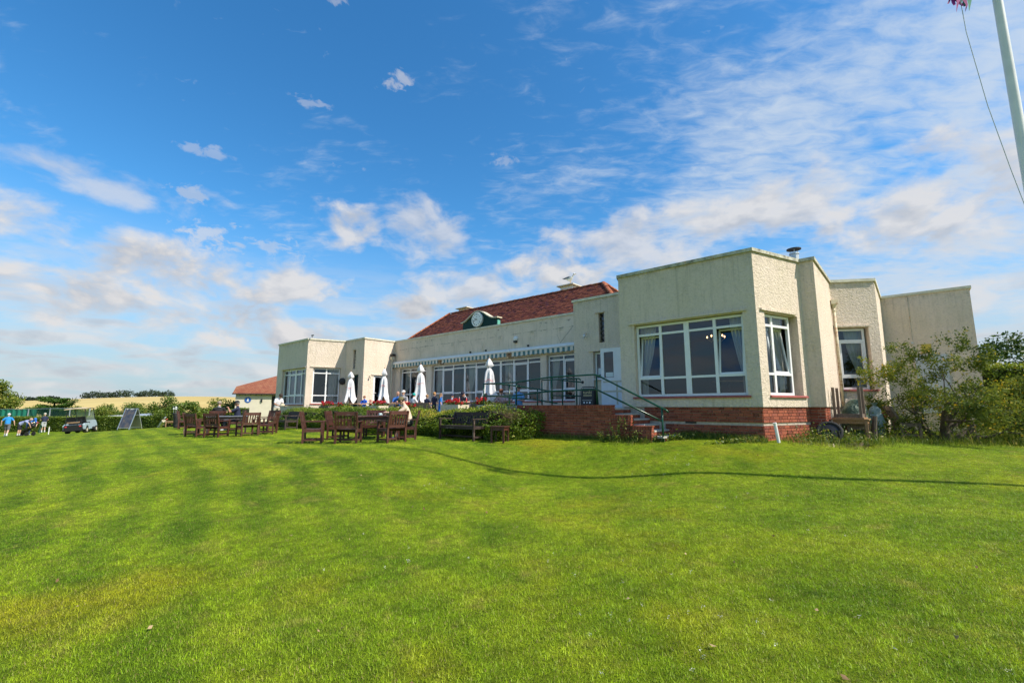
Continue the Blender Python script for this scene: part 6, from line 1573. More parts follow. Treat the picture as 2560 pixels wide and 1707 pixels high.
# ------------------------------------------------------------------ things by the right wing
def right_clutter():
    x, y = 8.80, 11.98; az = radians(-39); g = g1(x, y) + .0
    # lower table standing, upper one upside down on it
    t1 = make_table('store_table', .78, .74, .50, M_PINE, M_PINE, 6, .06); put(t1, x, y, 41.3, 'weathered pine table standing in the long grass under an upturned one', 'table')
    t2 = make_table('store_table', .66, .66, .80, M_GREYW, M_PINE, 6, .06); tag(t2, 'upturned wooden table lying legs-up on the pine table by the wall', 'table')
    t2.location = (x - .02, y + .0, g + .504 + .80); t2.rotation_euler = (pi, 0, -radians(41.3 + 3))
    # garden chair without arms
    c = make_chair('garden_chair', .46, False, M_GREYW, 5, .46, .42, .86, .20); put(c, 10.72, 12.55, 110, 'small grey wooden chair without arms beside the gnarled shrub', 'chair')
    c2 = make_chair('garden_chair', .46, False, M_GREYW, 5, .46, .30, .34, .0); put(c2, 8.95, 12.0, 30, 'low slatted wooden stool-like chair under the pine table', 'chair')
    # green tarpaulin bundle behind
    M_TARP = mat('green_tarpaulin', (.045, .085, .055), .6, fn=lambda T, p: vary(T, p, (.045, .085, .055), .35, 12, bump=.8, bscale=9, bd=.05))
    t = thing('tarpaulin_bundle', 'dark green tarpaulin bundle heaped behind the stacked tables', 'tarpaulin', (9.5, 12.75, g1(9.5, 12.75))); rg = np.random.default_rng(4)
    q = MB(); q.ball((0, 0, .42), (.36, .28, .55), 20, 12); q.v = [(vx * (1 + .08 * sin(vz * 14 + vx * 7)), vy * (1 + .1 * sin(vx * 11)), max(-.05, vz + .05 * sin(vx * 9 + vy * 13))) for vx, vy, vz in q.v]; q.build('cover', M_TARP, t, smooth=True)
    MB().tube([(-.36, -.1, .52), (0, -.29, .62), (.36, -.1, .55)], .012, 6).build('cord', M_WHITEP, t)
    t = thing('sack', 'pale blue-green sack leaning between the tables and the wall', 'sack', (10.05, 12.75, g1(10.05, 12.75))); M_SACK = mat('sack_cloth', (.20, .27, .28), .9, fn=lambda T, p: vary(T, p, (.20, .27, .28), .35, 10, bump=.8, bscale=14, bd=.03))
    q = MB(); q.ball((0, 0, .38), (.20, .18, .46), 16, 10); q.v = [(vx * (1 + .12 * sin(vz * 19)), vy * (1 + .12 * sin(vz * 15 + 2)), max(0, vz)) for vx, vy, vz in q.v]; q.build('sack_body', M_SACK, t, smooth=True); MB().lathe([(.05, .80), (.03, .84), (.09, .92)], 10).build('sack_neck', M_SACK, t)
    t = thing('post_stump', 'rough dark timber stump leaning beside the pine table', 'post', (9.32, 11.95, g1(9.32, 11.95))); MB().tube([(0, 0, -.1), (.05, .02, .30), (.10, .02, .58)], [.07, .06, .05], 8).build('timber', M_BARK, t)
    # trolley wheel
    t = thing('loose_wheel', 'old wheel with black tyre lying against the brick plinth', 'wheel', (7.82, 11.42, g1(7.82, 11.42) + .20)); t.rotation_euler = (radians(62), 0, radians(-36))
    N = 28; q = MB(); V = []; F = []
    for i in range(N):
        for j in range(8): a = 2 * pi * i / N; b = 2 * pi * j / 8; r = .245 + .052 * cos(b); V.append((r * cos(a), r * sin(a), .05 * sin(b)))
    for i in range(N):
        for j in range(8): F.append((i * 8 + j, ((i + 1) % N) * 8 + j, ((i + 1) % N) * 8 + (j + 1) % 8, i * 8 + (j + 1) % 8))
    q.add(V, F); q.build('tyre', M_RUBBER, t, smooth=True); MB().lathe([(.20, -.03), (.20, .03), (.05, .05), (.05, -.05)], 20).build('rim', M_BLACK, t)
    t = thing('black_stake', 'short black plastic stake in the weeds by the wheel', 'stake', (7.78, 10.98, g1(7.78, 10.98))); MB().tube([(0, 0, -.05), (-.05, 0, .26)], .028, 8).build('stake_tube', M_BLACK, t); MB().lathe([(.032, 0), (.032, .03)], 8, (-.052, 0, .26)).build('stake_cap', M_BLACK, t)
    # posts near the right edge
    t = thing('fence_post', 'weathered wooden post among the flowers at the right edge', 'post', (14.9, 13.2, g1(14.9, 13.2))); MB().bar((0, 0, -.2), (0, 0, .95), .11).build('timber', M_GREYW, t); MB().lathe([(.085, 0), (.02, .05)], 4, (0, 0, .951)).build('post_cap', M_GREYW, t)
    t = thing('notice_post', 'timber post with a small red and white notice behind the shrub', 'sign', (14.55, 14.2, g1(14.55, 14.2))); MB().bar((0, 0, -.2), (0, 0, 1.35), .09).build('timber', M_GREYW, t)
    MB().box(-.11, .11, -.062, -.047, .86, 1.14).build('notice_board', M_WHITEP, t); MB().box(-.11, .11, -.064, -.0625, .92, 1.02).build('red_band', M_RED, t)
    t = thing('white_pole', 'thin white pole rising above the tall hedge at the right edge', 'pole', (20.7, 17.6, -1.0)); MB().tube([(0, 0, 0), (0, 0, 3.9)], .045, 10).build('pole_tube', M_WHITEP, t); MB().ball((0, 0, 3.92), .05).build('pole_cap', M_WHITEP, t)
    # gravel lane and tarmac by the right edge
    M_GRAV = mat('gravel', (.32, .25, .20), .95, fn=lambda T, p: vary(T, p, (.34, .26, .21), .4, 22, bump=.8, bscale=60, bd=.02)); M_TAR = mat('tarmac', (.06, .06, .063), .9, fn=lambda T, p: vary(T, p, (.06, .06, .063), .3, 30, bump=.5))
    def sheet(name, pts, m, lab, dz):
        n = 14; V = []
        for i in range(n + 1):
            for j in range(n + 1):
                u, v = i / n, j / n; a = Vector(pts[0]).lerp(Vector(pts[1]), u); b = Vector(pts[3]).lerp(Vector(pts[2]), u); q = a.lerp(b, v); V.append((q.x, q.y, g1(q.x, q.y) + dz))
        MBs = MB().add(V, [(i * (n + 1) + j, (i + 1) * (n + 1) + j, (i + 1) * (n + 1) + j + 1, i * (n + 1) + j + 1) for i in range(n) for j in range(n)]); tag(MBs.build(name, m), lab, None, None, 'structure')
    sheet('gravel_path', [(14.5, 12.6), (24, 10.4), (24, 11.6), (15.2, 13.8)], M_GRAV, 'gravel path at the right edge', .05); sheet('tarmac_lane', [(15.2, 14.4), (25, 11.9), (25, 13.4), (16, 15.6)], M_TAR, 'strip of tarmac lane below the tall hedge', .05)
    # board with a grey panel on the far end wall, yellow sign above
    f = FR[15 + 0]; f = Fr((5.82, 8.67), (8.12, 8.67))
    f.box(MB(), .75, 1.55, -.2, 1.75, .003, .06).build('grey_door', mat('pale_grey_door', (.50, .53, .56), .5, fn=lambda T, p: vary(T, p, (.50, .53, .56), .08, 4)), HOUSE); f.box(MB(), .95, 1.2, 1.82, 2.12, .003, .04).build('yellow_sign', mat('yellow_sign_paint', (.55, .40, .05), .5, fn=lambda T, p: vary(T, p, (.55, .40, .05), .15, 14)), HOUSE)
    f.box(MB(), .70, .76, 2.16, 2.22, .003, .06).build('wall_bracket', M_ZINC, HOUSE)
    f.box(MB(), .74, .755, 2.3, 3.86, .002, .012).build('wall_joint', M_COPE, HOUSE)
right_clutter()
# gull on the chimney and bird on the wing
def gull(t, sc=1.0):
    M_GW = mat('gull_white', (.74, .74, .72), .7, fn=lambda T, p: vary(T, p, (.74, .74, .72), .06, 20)); M_GG = mat('gull_grey', (.20, .21, .23), .7, fn=lambda T, p: vary(T, p, (.20, .21, .23), .15, 20)); M_BK = mat('gull_beak', (.55, .33, .03), .5, fn=lambda T, p: vary(T, p, (.55, .33, .03), .1, 30))
    q = MB(); prof = [(-.24, .30, .012), (-.16, .27, .045), (-.05, .235, .082), (.05, .245, .085), (.11, .29, .060), (.14, .35, .042), (.165, .40, .046), (.20, .415, .040), (.235, .405, .018)]
    V = []; F = []; n = 12
    for x, z, r in prof:
        for k in range(n): a = 2 * pi * k / n; V.append((x + (.25 * r * sin(a)), r * cos(a), z + r * sin(a)))
    for i in range(len(prof) - 1):
        for k in range(n): F.append((i * n + k, (i + 1) * n + k, (i + 1) * n + (k + 1) % n, i * n + (k + 1) % n))
    F += [tuple(range(n)), tuple((len(prof) - 1) * n + k for k in range(n - 1, -1, -1))]
    q.add(V, F); q.build('body', M_GW, t, smooth=True)
    for s in (-1, 1):
        q = MB(); q.add([(.08, s * .075, .30), (.0, s * .098, .26), (-.14, s * .07, .245), (-.34, s * .02, .27), (-.20, s * .045, .31), (-.02, s * .075, .33)], [(0, 1, 2, 3, 4, 5)]); q.build('wing', M_GG, t)
        MB().tube([(.02, s * .03, .18), (.03, s * .03, 0)], .007, 5).build('leg', M_BK, t); MB().box(.01, .09, s * .03 - .03, s * .03 + .03, 0, .008).build('foot', M_BK, t)
        MB().ball((.205, s * .037, .425), .007, 6, 4).build('eye', M_BLACK, t)
    MB().lathe([(.015, 0), (.004, .06)], 6).xf(Matrix.Translation((.232, 0, .402)) @ Matrix.Rotation(radians(100), 4, 'Y')).build('beak', M_BK, t)
    MB().add([(-.22, -.03, .295), (-.22, .03, .295), (-.36, .02, .31), (-.36, -.02, .31)], [(0, 1, 2, 3)]).build('tail', M_BLACK, t)
    t.scale = (sc,) * 3
gl = thing('seagull', 'grey and white seagull perched on the right-hand chimney', 'bird', p3(-6.30, 6.80, 6.205), RZ_U + radians(8)); gull(gl, 1.25)

# ------------------------------------------------------------------ left: annexe, fence, cart, signs, bags
def annexe():
    X0, X1, Y0, Y1 = -26.15, -21.4, 44.0, 48.5; zt = 1.24; zb = -1.6
    t = wthing('annexe', 'small cream outbuilding with red tiled roof and blue plaque behind the clubhouse', 'building', ((X0 + X1) / 2, Y0, zb))
    q = MB(); q.box(X0, X1 - 1.75, Y0, Y1, zb, zt); q.box(X1 - 1.75, X1, Y0 + .35, Y1, zb, zt); q.build('wall', mat('cream_wall_far', (.66, .60, .46), .9, fn=lambda T, p: vary(T, p, (.66, .60, .46), .08, 2, bump=.4, bscale=20, bd=.02)), t)
    def rc(T, p):
        v = pos(T); br = T.new('ShaderNodeTexBrick'); T.put(br.inputs['Vector'], T.comb(T.sep(v)[0], T.m('MULTIPLY', T.sep(v)[2], 1.2), 0)); br.inputs['Scale'].default_value = 1.0; br.inputs['Brick Width'].default_value = .17; br.inputs['Row Height'].default_value = .09; br.inputs['Mortar Size'].default_value = .008
        br.inputs['Color1'].default_value = (.22, .060, .032, 1); br.inputs['Color2'].default_value = (.30, .11, .055, 1); br.inputs['Mortar'].default_value = (.10, .03, .02, 1)
        T.put(p.inputs['Base Color'], T.mix(T.mapr(T.noise(v, 1.8, 6, .7), .5, .7, 0, .5), br.outputs[0], (.32, .17, .09)))
    MR = mat('far_tile_roof', fn=rc, rough=.9)
    a, b, c, d = (X0 - .25, Y0 - .3, zt), (X1 + .3, Y0 - .3, zt), (X1 + .3, Y1 + .3, zt), (X0 - .25, Y1 + .3, zt); g0, g1_ = (X0 - .05, Y0 + .25, zt + .68), (X0 - .05, Y1 - .25, zt + .68); r0, r1 = (X1 - .9, (Y0 + Y1) / 2, zt + 2.1), (X1 + .3, (Y0 + Y1) / 2, zt + 2.1)
    q = MB(); q.add([a, b, c, d, g0, g1_, r0, r1], [(0, 1, 7, 6, 4), (2, 3, 5, 6, 7), (4, 6, 5), (0, 4, 5, 3), (1, 2, 7), (3, 2, 1, 0)]); rf = q.build('roof', MR, t)
    MB().box(X0 - .27, X1 + .3, Y0 - .34, Y0 - .302, zt - .08, zt + .04).build('fascia_board', M_TEAKD, rf)
    for k in range(10): MB().box(X0 + .3 + k * .45, X0 + .38 + k * .45, Y0 - .25, Y0 - .001, zt - .13, zt - .06).build('rafter_end', M_TEAKD, rf)
    q = MB(); q.lathe([(.27, 0), (.27, .03)], 28); q.xf(Matrix.Translation((X0 + 1.02, Y0 - .001, .66)) @ Matrix.Rotation(radians(90), 4, 'X')); pq = q.build('blue_plaque', mat('plaque_blue', (.02, .10, .36), .35, fn=lambda T, p: vary(T, p, (.02, .10, .36), .1, 8)), t)
    q = MB(); q.ball((X0 + 1.02, Y0 - .04, .74), (.05, .012, .06)); q.add([(X0 + .92, Y0 - .036, .52), (X0 + 1.12, Y0 - .036, .52), (X0 + 1.06, Y0 - .036, .68), (X0 + .98, Y0 - .036, .68)], [(0, 1, 2, 3)]); q.build('plaque_emblem', M_WHITEP, pq)
    MB().box(X0 + 2.12, X0 + 2.24, Y0 - .12, Y0 - .001, .45, .75).build('wall_lantern', M_BLACK, t)
    xd = X1 - 1.72
    for k, (x0, x1) in enumerate(((xd, xd + .80), (xd + .86, xd + 1.66))):
        q = MB(); q.box(x0, x0 + .09, Y0 + .28, Y0 + .349, -1.2, 1.05); q.box(x1 - .09, x1, Y0 + .28, Y0 + .349, -1.2, 1.05); q.box(x0 + .09, x1 - .09, Y0 + .28, Y0 + .349, .95, 1.05); q.box(x0 + .09, x1 - .09, Y0 + .28, Y0 + .349, -1.2, -.5); dr = q.build('door', M_UPVC if k else M_BLACK, t)
        MB().box(x0 + .09, x1 - .09, Y0 + .30, Y0 + .31, -.5, .95).build('pane', M_BLACK, dr); MB().box(x0 + .22, x1 - .2, Y0 + .290, Y0 + .297, .25, .75).build('notice', M_PAPER, dr); MB().box(x0 + .2, x1 - .25, Y0 + .290, Y0 + .297, -.35, -.1).build('notice', M_PAPER, dr)
annexe()
bpy.data.objects['annexe'].rotation_euler = (0, 0, radians(24))
def lean_to():
    f = Fr((-25.9, 1.2), (-24.1, 1.2)); mb = MB(); f.box(mb, 0, 1.75, -1.2, 2.15, -4.0, 0); o = mb.build('side_block', M_WALL, HOUSE)
    f.box(MB(), -.05, 1.8, 2.151, 2.22, -4.05, .05).build('side_coping', M_COPE2, HOUSE)
    for s, m in ((.35, M_ZINC), (.75, M_BLACK), (1.15, M_ZINC)):
        p = f.P(s, 0, .08); mb = MB(); mb.tube([(p[0], p[1], -1.0), (p[0], p[1], 2.32)], .05, 8); mb.build('downpipe', m, HOUSE, smooth=True)
    f.box(MB(), .85, 1.2, 2.0, 2.35, .02, .22).build('vent_box', M_ZINC, HOUSE)
lean_to()
def fence():
    t = wthing('netting_fence', 'green windbreak netting on tall grey posts behind the clipped hedge', 'fence', (-50, 48, -2.5)); P = [(-60.0, 49.6), (-55.6, 49.4), (-51.46, 49.0), (-48.16, 48.0), (-45.12, 47.0), (-42.2, 46.0)]
    zt = .08
    def z(k): return (-.27, -.25, -.21, -.17, -.14, -.12)[k]
    for k, (x, y) in enumerate(P): MB().tube([(x, y, -2.9), (x, y, z(k) + .03)], .055, 8).build('post', M_ZINC, t)
    M_NET = mat('green_windbreak', (.02, .22, .14), .8, fn=lambda T, p: vary(T, p, (.02, .23, .14), .25, 2))
    def _mesh(T, p):
        T.put(p.inputs['Base Color'], (.06, .20, .12)); tr = T.new('ShaderNodeBsdfTransparent'); mx = T.new('ShaderNodeMixShader'); T.put(mx.inputs[0], .38); T.l.new(tr.outputs[0], mx.inputs[1]); T.l.new(p.outputs[0], mx.inputs[2]); T.l.new(mx.outputs[0], T.n['Material Output'].inputs[0])
    M_NET2 = mat('thin_net', fn=_mesh)
    for k in range(len(P) - 1):
        a, b = Vector(P[k]), Vector(P[k + 1]); n = 24; V = []
        MB().tube([(*a, z(k)), (*b, z(k + 1))], .028, 6).build('top_rail', M_ZINC, t)
        full = k < 2
        for i in range(n + 1):
            q = a.lerp(b, i / n); w = .10 * sin(i * 1.7 + k) if full else .02; zz = z(k) + (z(k + 1) - z(k)) * i / n
            V += [(q.x + w * .3, q.y + w, -2.7), (q.x, q.y + w * .3, zz - .04)]
        MB().add(V, [(2 * i, 2 * i + 2, 2 * i + 3, 2 * i + 1) for i in range(n)]).build('netting', M_NET if full else M_NET2, t, smooth=True)
    q = MB(); V = []
    for i in range(9): V += [(-51.3 + .09 * i + .04 * sin(i * 2), 48.9 + .08 * sin(i * 3), -2.7), (-51.3 + .11 * i, 48.95 + .05 * sin(i * 3), -.27)]
    q.add(V, [(2 * i, 2 * i + 2, 2 * i + 3, 2 * i + 1) for i in range(8)]); q.build('bunched_net', M_NET, t, smooth=True)
fence()
def golf_cart():
    x, y = -27.0, 29.0; g = g1(x, y)
    t = thing('golf_cart', 'pale blue golf buggy with beige roof parked facing away', 'golf buggy', (x, y, g), -radians(52)); t.rotation_euler = (radians(1), radians(-5), radians(24)); t.scale = (.84, .84, .84)
    M_CB = mat('buggy_pale_blue', (.36, .45, .50), .3, fn=lambda T, p: vary(T, p, (.36, .45, .50), .06, 3)); M_CR = mat('buggy_beige_roof', (.55, .43, .27), .5, fn=lambda T, p: vary(T, p, (.55, .43, .27), .1, 3))
    # local +Y is forwards
    def body(name, prof, x0, x1, m):
        n = len(prof); q = MB(); q.add([(x0, a, b) for a, b in prof] + [(x1, a, b) for a, b in prof], [tuple(range(n)), tuple(range(2 * n - 1, n - 1, -1))] + [((i + 1) % n, i, n + i, n + (i + 1) % n) for i in range(n)]); return q.build(name, m, t)
    arch = [(-.62 + .26 * cos(a), .26 + .30 * sin(a)) for a in [pi - pi * k / 8 for k in range(9)]]
    side = [(-1.12, .30), (-.90, .30)] + arch + [(.20, .28), (.20, .42), (-.18, .62), (-.28, .74), (-.95, .72), (-1.14, .60)]
    body('side_panel', side, -.60, -.50, M_CB); body('side_panel', side, .50, .60, M_CB)
    MB().box(-.499, .499, -1.0, -.2, .45, .66).build('rear_body', M_CB, t); MB().box(-.52, .52, -1.22, -1.001, .26, .62).build('bag_well', M_BLACK, t); MB().box(-.58, .58, -1.26, -1.225, .22, .34).build('rear_bumper', M_BLACK, t)
    front = [(.95, .28), (1.22, .30), (1.22, .56), (1.02, .84), (.86, .90), (.84, .28)]; body('front_cowl', front, -.56, .56, M_CB); MB().box(-.55, .55, .20, .84, .24, .30).build('floor', M_BLACK, t)
    MB().box(-.54, .54, -.52, .0, .661, .80).build('seat', M_BLACK, t)
    for s in (-1, 1):
        q = MB(); q.hexa([(s * .28 - .25, -.60, .82), (s * .28 + .25, -.60, .82), (s * .28 + .25, -.52, .80), (s * .28 - .25, -.52, .80), (s * .28 - .23, -.74, 1.20), (s * .28 + .23, -.74, 1.20), (s * .28 + .23, -.66, 1.21), (s * .28 - .23, -.66, 1.21)]); q.build('seat_back', M_BLACK, t)
        MB().tube([(s * .54, -.70, .68), (s * .52, -.78, 1.15), (s * .50, -.70, 1.80)], .022, 8).build('roof_strut', M_BLACK, t); MB().tube([(s * .54, .92, .88), (s * .52, .62, 1.80)], .022, 8).build('roof_strut', M_BLACK, t)
    MB().tube([(-.45, -1.15, .62), (-.45, -1.12, 1.0), (.45, -1.12, 1.0), (.45, -1.15, .62)], .022, 8).build('bag_rail', M_BLACK, t); MB().box(-.35, .35, -1.20, -1.10, .78, .86).build('bag_strap_bar', M_OAKP, t)
    q = MB(); n = 10; V = []
    for i in range(n + 1):
        for j in range(3): V.append((-.60 + .60 * j, -.98 + 1.78 * i / n, 1.80 + .055 * sin(pi * i / n) + (.04 if j == 1 else 0)))
    F = [(i * 3 + j, i * 3 + j + 1, (i + 1) * 3 + j + 1, (i + 1) * 3 + j) for i in range(n) for j in range(2)]; q.add(V, F); o = len(V); q.add([(a, b, c - .05) for a, b, c in V], [f[::-1] for f in F]); rim = [i * 3 for i in range(n + 1)] + [n * 3 + 1] + [i * 3 + 2 for i in range(n, -1, -1)] + [1]
    for a, b in zip(rim, rim[1:] + rim[:1]): q.f.append((a, b, b + o, a + o)); q.mi.append(0)
    q.build('roof', M_CR, t)
    MB().add([(-.53, .90, .90), (.53, .90, .90), (.50, .66, 1.62), (-.50, .66, 1.62)], [(0, 1, 2, 3)]).build('windscreen', mat('acrylic_screen', fn=lambda T, p: (T.put(p.inputs['Base Color'], (.6, .72, .68)), T.put(p.inputs['Roughness'], .1), (lambda tr, mx: (T.put(mx.inputs[0], .35), T.l.new(tr.outputs[0], mx.inputs[1]), T.l.new(p.outputs[0], mx.inputs[2]), T.l.new(mx.outputs[0], T.n['Material Output'].inputs[0])))(T.new('ShaderNodeBsdfTransparent'), T.new('ShaderNodeMixShader')))), t)
    q = MB(); N = 20; V = []; F = []
    for i in range(N):
        for j in range(6): a = 2 * pi * i / N; b = 2 * pi * j / 6; r = .17 + .016 * cos(b); V.append((r * cos(a), r * sin(a), .016 * sin(b)))
    for i in range(N):
        for j in range(6): F.append((i * 6 + j, ((i + 1) % N) * 6 + j, ((i + 1) % N) * 6 + (j + 1) % 6, i * 6 + (j + 1) % 6))
    q.add(V, F); q.xf(Matrix.Translation((-.28, .42, 1.04)) @ Matrix.Rotation(radians(55), 4, 'X')); sw = q.build('steering_wheel', M_BLACK, t, smooth=True); MB().tube([(-.28, .42, 1.04), (-.28, .85, .72)], .02, 6).build('steering_column', M_BLACK, sw)
    for sx in (-1, 1):
        for yy in (-.62, 1.0):
            q = MB(); q.lathe([(.12, -.10), (.21, -.10), (.23, -.07), (.23, .07), (.21, .10), (.12, .10)], 22); q.xf(Matrix.Translation((sx * .50, yy, .23)) @ Matrix.Rotation(radians(90), 4, 'Y')); w = q.build('wheel', M_RUBBER, t); q = MB(); q.lathe([(.118, -.085), (.118, .085), (.03, .09), (.03, -.09)], 14); q.xf(Matrix.Translation((sx * .50 + sx * .015, yy, .23)) @ Matrix.Rotation(radians(90), 4, 'Y')); q.build('hub', M_CREAMP, w)
    for sx in (-1, 1): MB().box(sx * .40 - .06, sx * .40 + .06, -1.245, -1.2205, .50, .58).build('tail_light', M_RED, t)
golf_cart()
def aboard():
    x, y = -23.45, 28.4; g = g1(x, y); t = thing('sandwich_board', 'tall aluminium framed sandwich board with dark poster on the lawn', 'sign', (x, y, g), -radians(8)); Hh = 1.28; w = .40
    for s in (-1, 1):
        yb = s * .42; q = MB(); L = .022
        for xx in (-w, w): q.bar((xx, yb, 0), (xx, s * .03, Hh), .035)
        q.bar((-w + .018, yb * .92 + s * .002, .10), (w - .018, yb * .92 + s * .002, .10), .035); q.bar((-w + .018, s * .035, Hh - .02), (w - .018, s * .035, Hh - .02), .035); fr = q.build('frame', M_ALU, t)
        def poster(T, p):
            v = objc(T); n = T.noise(v, 3.5, 5, .6, .6); c = T.ramp(n, [(.35, (.035, .04, .06)), (.5, (.07, .075, .10)), (.62, (.16, .12, .09)), (.75, (.05, .055, .09))]); T.put(p.inputs['Base Color'], c); T.put(p.inputs['Roughness'], .3)
        m = mat('dark_poster', fn=poster) if s < 0 else mat('grey_backing_sheet', (.38, .37, .36), .4, fn=lambda T, p: vary(T, p, (.38, .37, .36), .12, 3))
        MB().hexa([(-w + .02, yb * .90 - .004, .12), (w - .02, yb * .90 - .004, .12), (w - .02, yb * .90 + .004, .12), (-w + .02, yb * .90 + .004, .12), (-w + .02, s * .05 - .004, Hh - .05), (w - .02, s * .05 - .004, Hh - .05), (w - .02, s * .05 + .004, Hh - .05), (-w + .02, s * .05 + .004, Hh - .05)]).build('poster' if s < 0 else 'back_sheet', m, fr)
    for xx in (-.25, .0, .12): MB().box(xx - .02, xx + .02, -.075, -.05, Hh - .09, Hh - .03).build('clip', M_WHITEP, t)
    for xx in (-w, w): MB().bar((xx, -.14, .88), (xx, .14, .88), .02).build('stay', M_ALU, t)
aboard()
def golf_bag(name, label, x, y, z, az, lean, m, m2, heads, sc=1.0, group=None):
    t = thing(name, label, 'golf bag', (x, y, z), -radians(az)); t.rotation_euler = (radians(lean), 0, -radians(az)); t.scale = (sc,) * 3
    MB().lathe([(.02, 0), (.13, .01), (.135, .06), (.125, .3), (.13, .6), (.15, .84), (.15, .88), (.135, .88), (.13, .80)], 18, sy=.85).build('bag_body', m, t, smooth=True)
    q = MB(); q.ball((0, .10, .40), (.10, .07, .24), 14, 8); q.build('pocket', m2, t, smooth=True); MB().tube([(.12, 0, .78), (.22, -.03, .62), (.22, -.03, .40), (.12, 0, .26)], .016, 6).build('strap', m2, t)
    rs = random.Random(len(label))
    for k, (hm) in enumerate(heads):
        a = 2 * pi * k / len(heads); bx, by = .085 * cos(a), .075 * sin(a); hz = rs.uniform(1.02, 1.22); c = MB().tube([(bx, by, .2), (bx * 1.25, by * 1.25, hz)], .007, 6).build('club', M_ALU, t)
        q = MB(); q.ball((bx * 1.25 + .02, by * 1.25, hz + .03), (.06, .045, .05) if k % 2 == 0 else (.045, .02, .03), 10, 6); q.build('club_head', hm, c, smooth=True)
M_GWH = M_WHITEP
BAGB = mat('black_bag_nylon', (.014, .014, .016), .6, fn=lambda T, p: vary(T, p, (.014, .014, .016), .3, 14)); BAGW = mat('pale_bag_nylon', (.55, .50, .38), .7, fn=lambda T, p: vary(T, p, (.55, .50, .38), .2, 9))
golf_bag('golf_bag', 'black golf bag with white club covers standing beside the farthest left armchair', -19.55, 26.9, g1(-19.55, 26.9), 40, 6, BAGB, BAGB, [M_GWH, M_ALU, M_GWH, M_ALU, M_GWH], 1.0)
golf_bag('golf_bag', 'pale golf bag with red head covers leaning low by the clipped hedge', -26.1, 34.2, g1(-26.1, 34.2) + .05, -60, 52, BAGW, BAGW, [M_RED, M_GWH, M_ALU, M_RED], .95)
def trolley():
    x, y = -38.6, 37.0; g = g1(x, y); t = thing('golf_trolley', 'black golf trolley with bag between the golfers at the far left', 'golf trolley', (x, y, g), radians(-8))
    t.rotation_euler = (0, 0, radians(6))
    q = MB(); q.lathe([(.03, 0), (.14, .02), (.15, .3), (.15, .7), (.17, .92), (.16, .96)], 16, sy=.85); q.xf(Matrix.Translation((-.38, 0, .24)) @ Matrix.Rotation(radians(48), 4, 'Y')); q.build('bag_body', BAGB, t, smooth=True)
    q = MB(); q.ball((.0, 0, 0), (.11, .1, .26)); q.xf(Matrix.Translation((-.12, -.12, .52)) @ Matrix.Rotation(radians(48), 4, 'Y')); q.build('pocket', BAGB, t, smooth=True)
    MB().tube([(-.45, 0, .16), (.05, 0, .55), (.48, 0, .95), (.62, 0, 1.02)], .02, 8).build('handle', M_BLACK, t); MB().tube([(.1, -.28, .16), (.1, .28, .16)], .018, 6).build('axle', M_BLACK, t)
    for yy, xx in ((-.30, .12), (.30, .12), (0, -.46)):
        q = MB(); q.lathe([(.09, -.025), (.155, -.025), (.165, 0), (.155, .025), (.09, .025)], 20); q.xf(Matrix.Translation((xx, yy, .165)) @ Matrix.Rotation(radians(90), 4, 'X')); w = q.build('wheel', M_RUBBER, t)
        for k in range(5): a = 2 * pi * k / 5; MB().bar((xx, yy, .165), (xx + .11 * cos(a), yy, .165 + .11 * sin(a)), .018).build('spoke', M_ALU, w)
    rs = random.Random(5)
    for k in range(6): c = MB().tube([(.25, rs.uniform(-.08, .08), .8), (.42 + rs.uniform(-.05, .08), rs.uniform(-.12, .12), 1.0 + rs.uniform(-.04, .08))], .008, 5).build('club', M_ALU, t); MB().ball((.44 + rs.uniform(-.06, .08), rs.uniform(-.12, .12), 1.02 + rs.uniform(-.03, .06)), (.055, .045, .045), 8, 5).build('club_head', (M_WHITEP, M_BLACK, M_RED)[k % 3], c, smooth=True)
    MB().box(-.02, .10, -.16, -.10, .60, .70).build('yellow_pouch', mat('yellow_pouch_cloth', (.6, .36, .03), .7, fn=lambda T, p: vary(T, p, (.6, .36, .03), .15, 20)), t)
    x, y = -40.0, 40.0; t = thing('hole_marker', 'short white marker post on the putting green', 'post', (x, y, g1(x, y))); MB().tube([(0, 0, -.05), (0, 0, .58)], .035, 8).build('marker_tube', M_WHITEP, t); MB().tube([(0, 0, .581), (0, 0, .66)], .036, 8).build('marker_top', M_CREAMP, t)
    x, y = -41.8, 41.0; t = thing('towel', 'dark green golf towel hanging beside the trolley', 'towel', (x, y, g1(x, y))); q = MB(); V = []
    for j in range(7):
        for i in range(4): V.append((-.12 + .08 * i + .02 * sin(j), .03 * sin(i * 2 + j), .75 - .11 * j))
    q.add(V, [(j * 4 + i, j * 4 + i + 1, j * 4 + i + 5, j * 4 + i + 4) for j in range(6) for i in range(3)]); q.build('cloth', M_RAIL, t, smooth=True); MB().tube([(0, 0, 0), (.05, 0, .9)], .012, 6).build('club_shaft', M_ALU, t)
trolley()
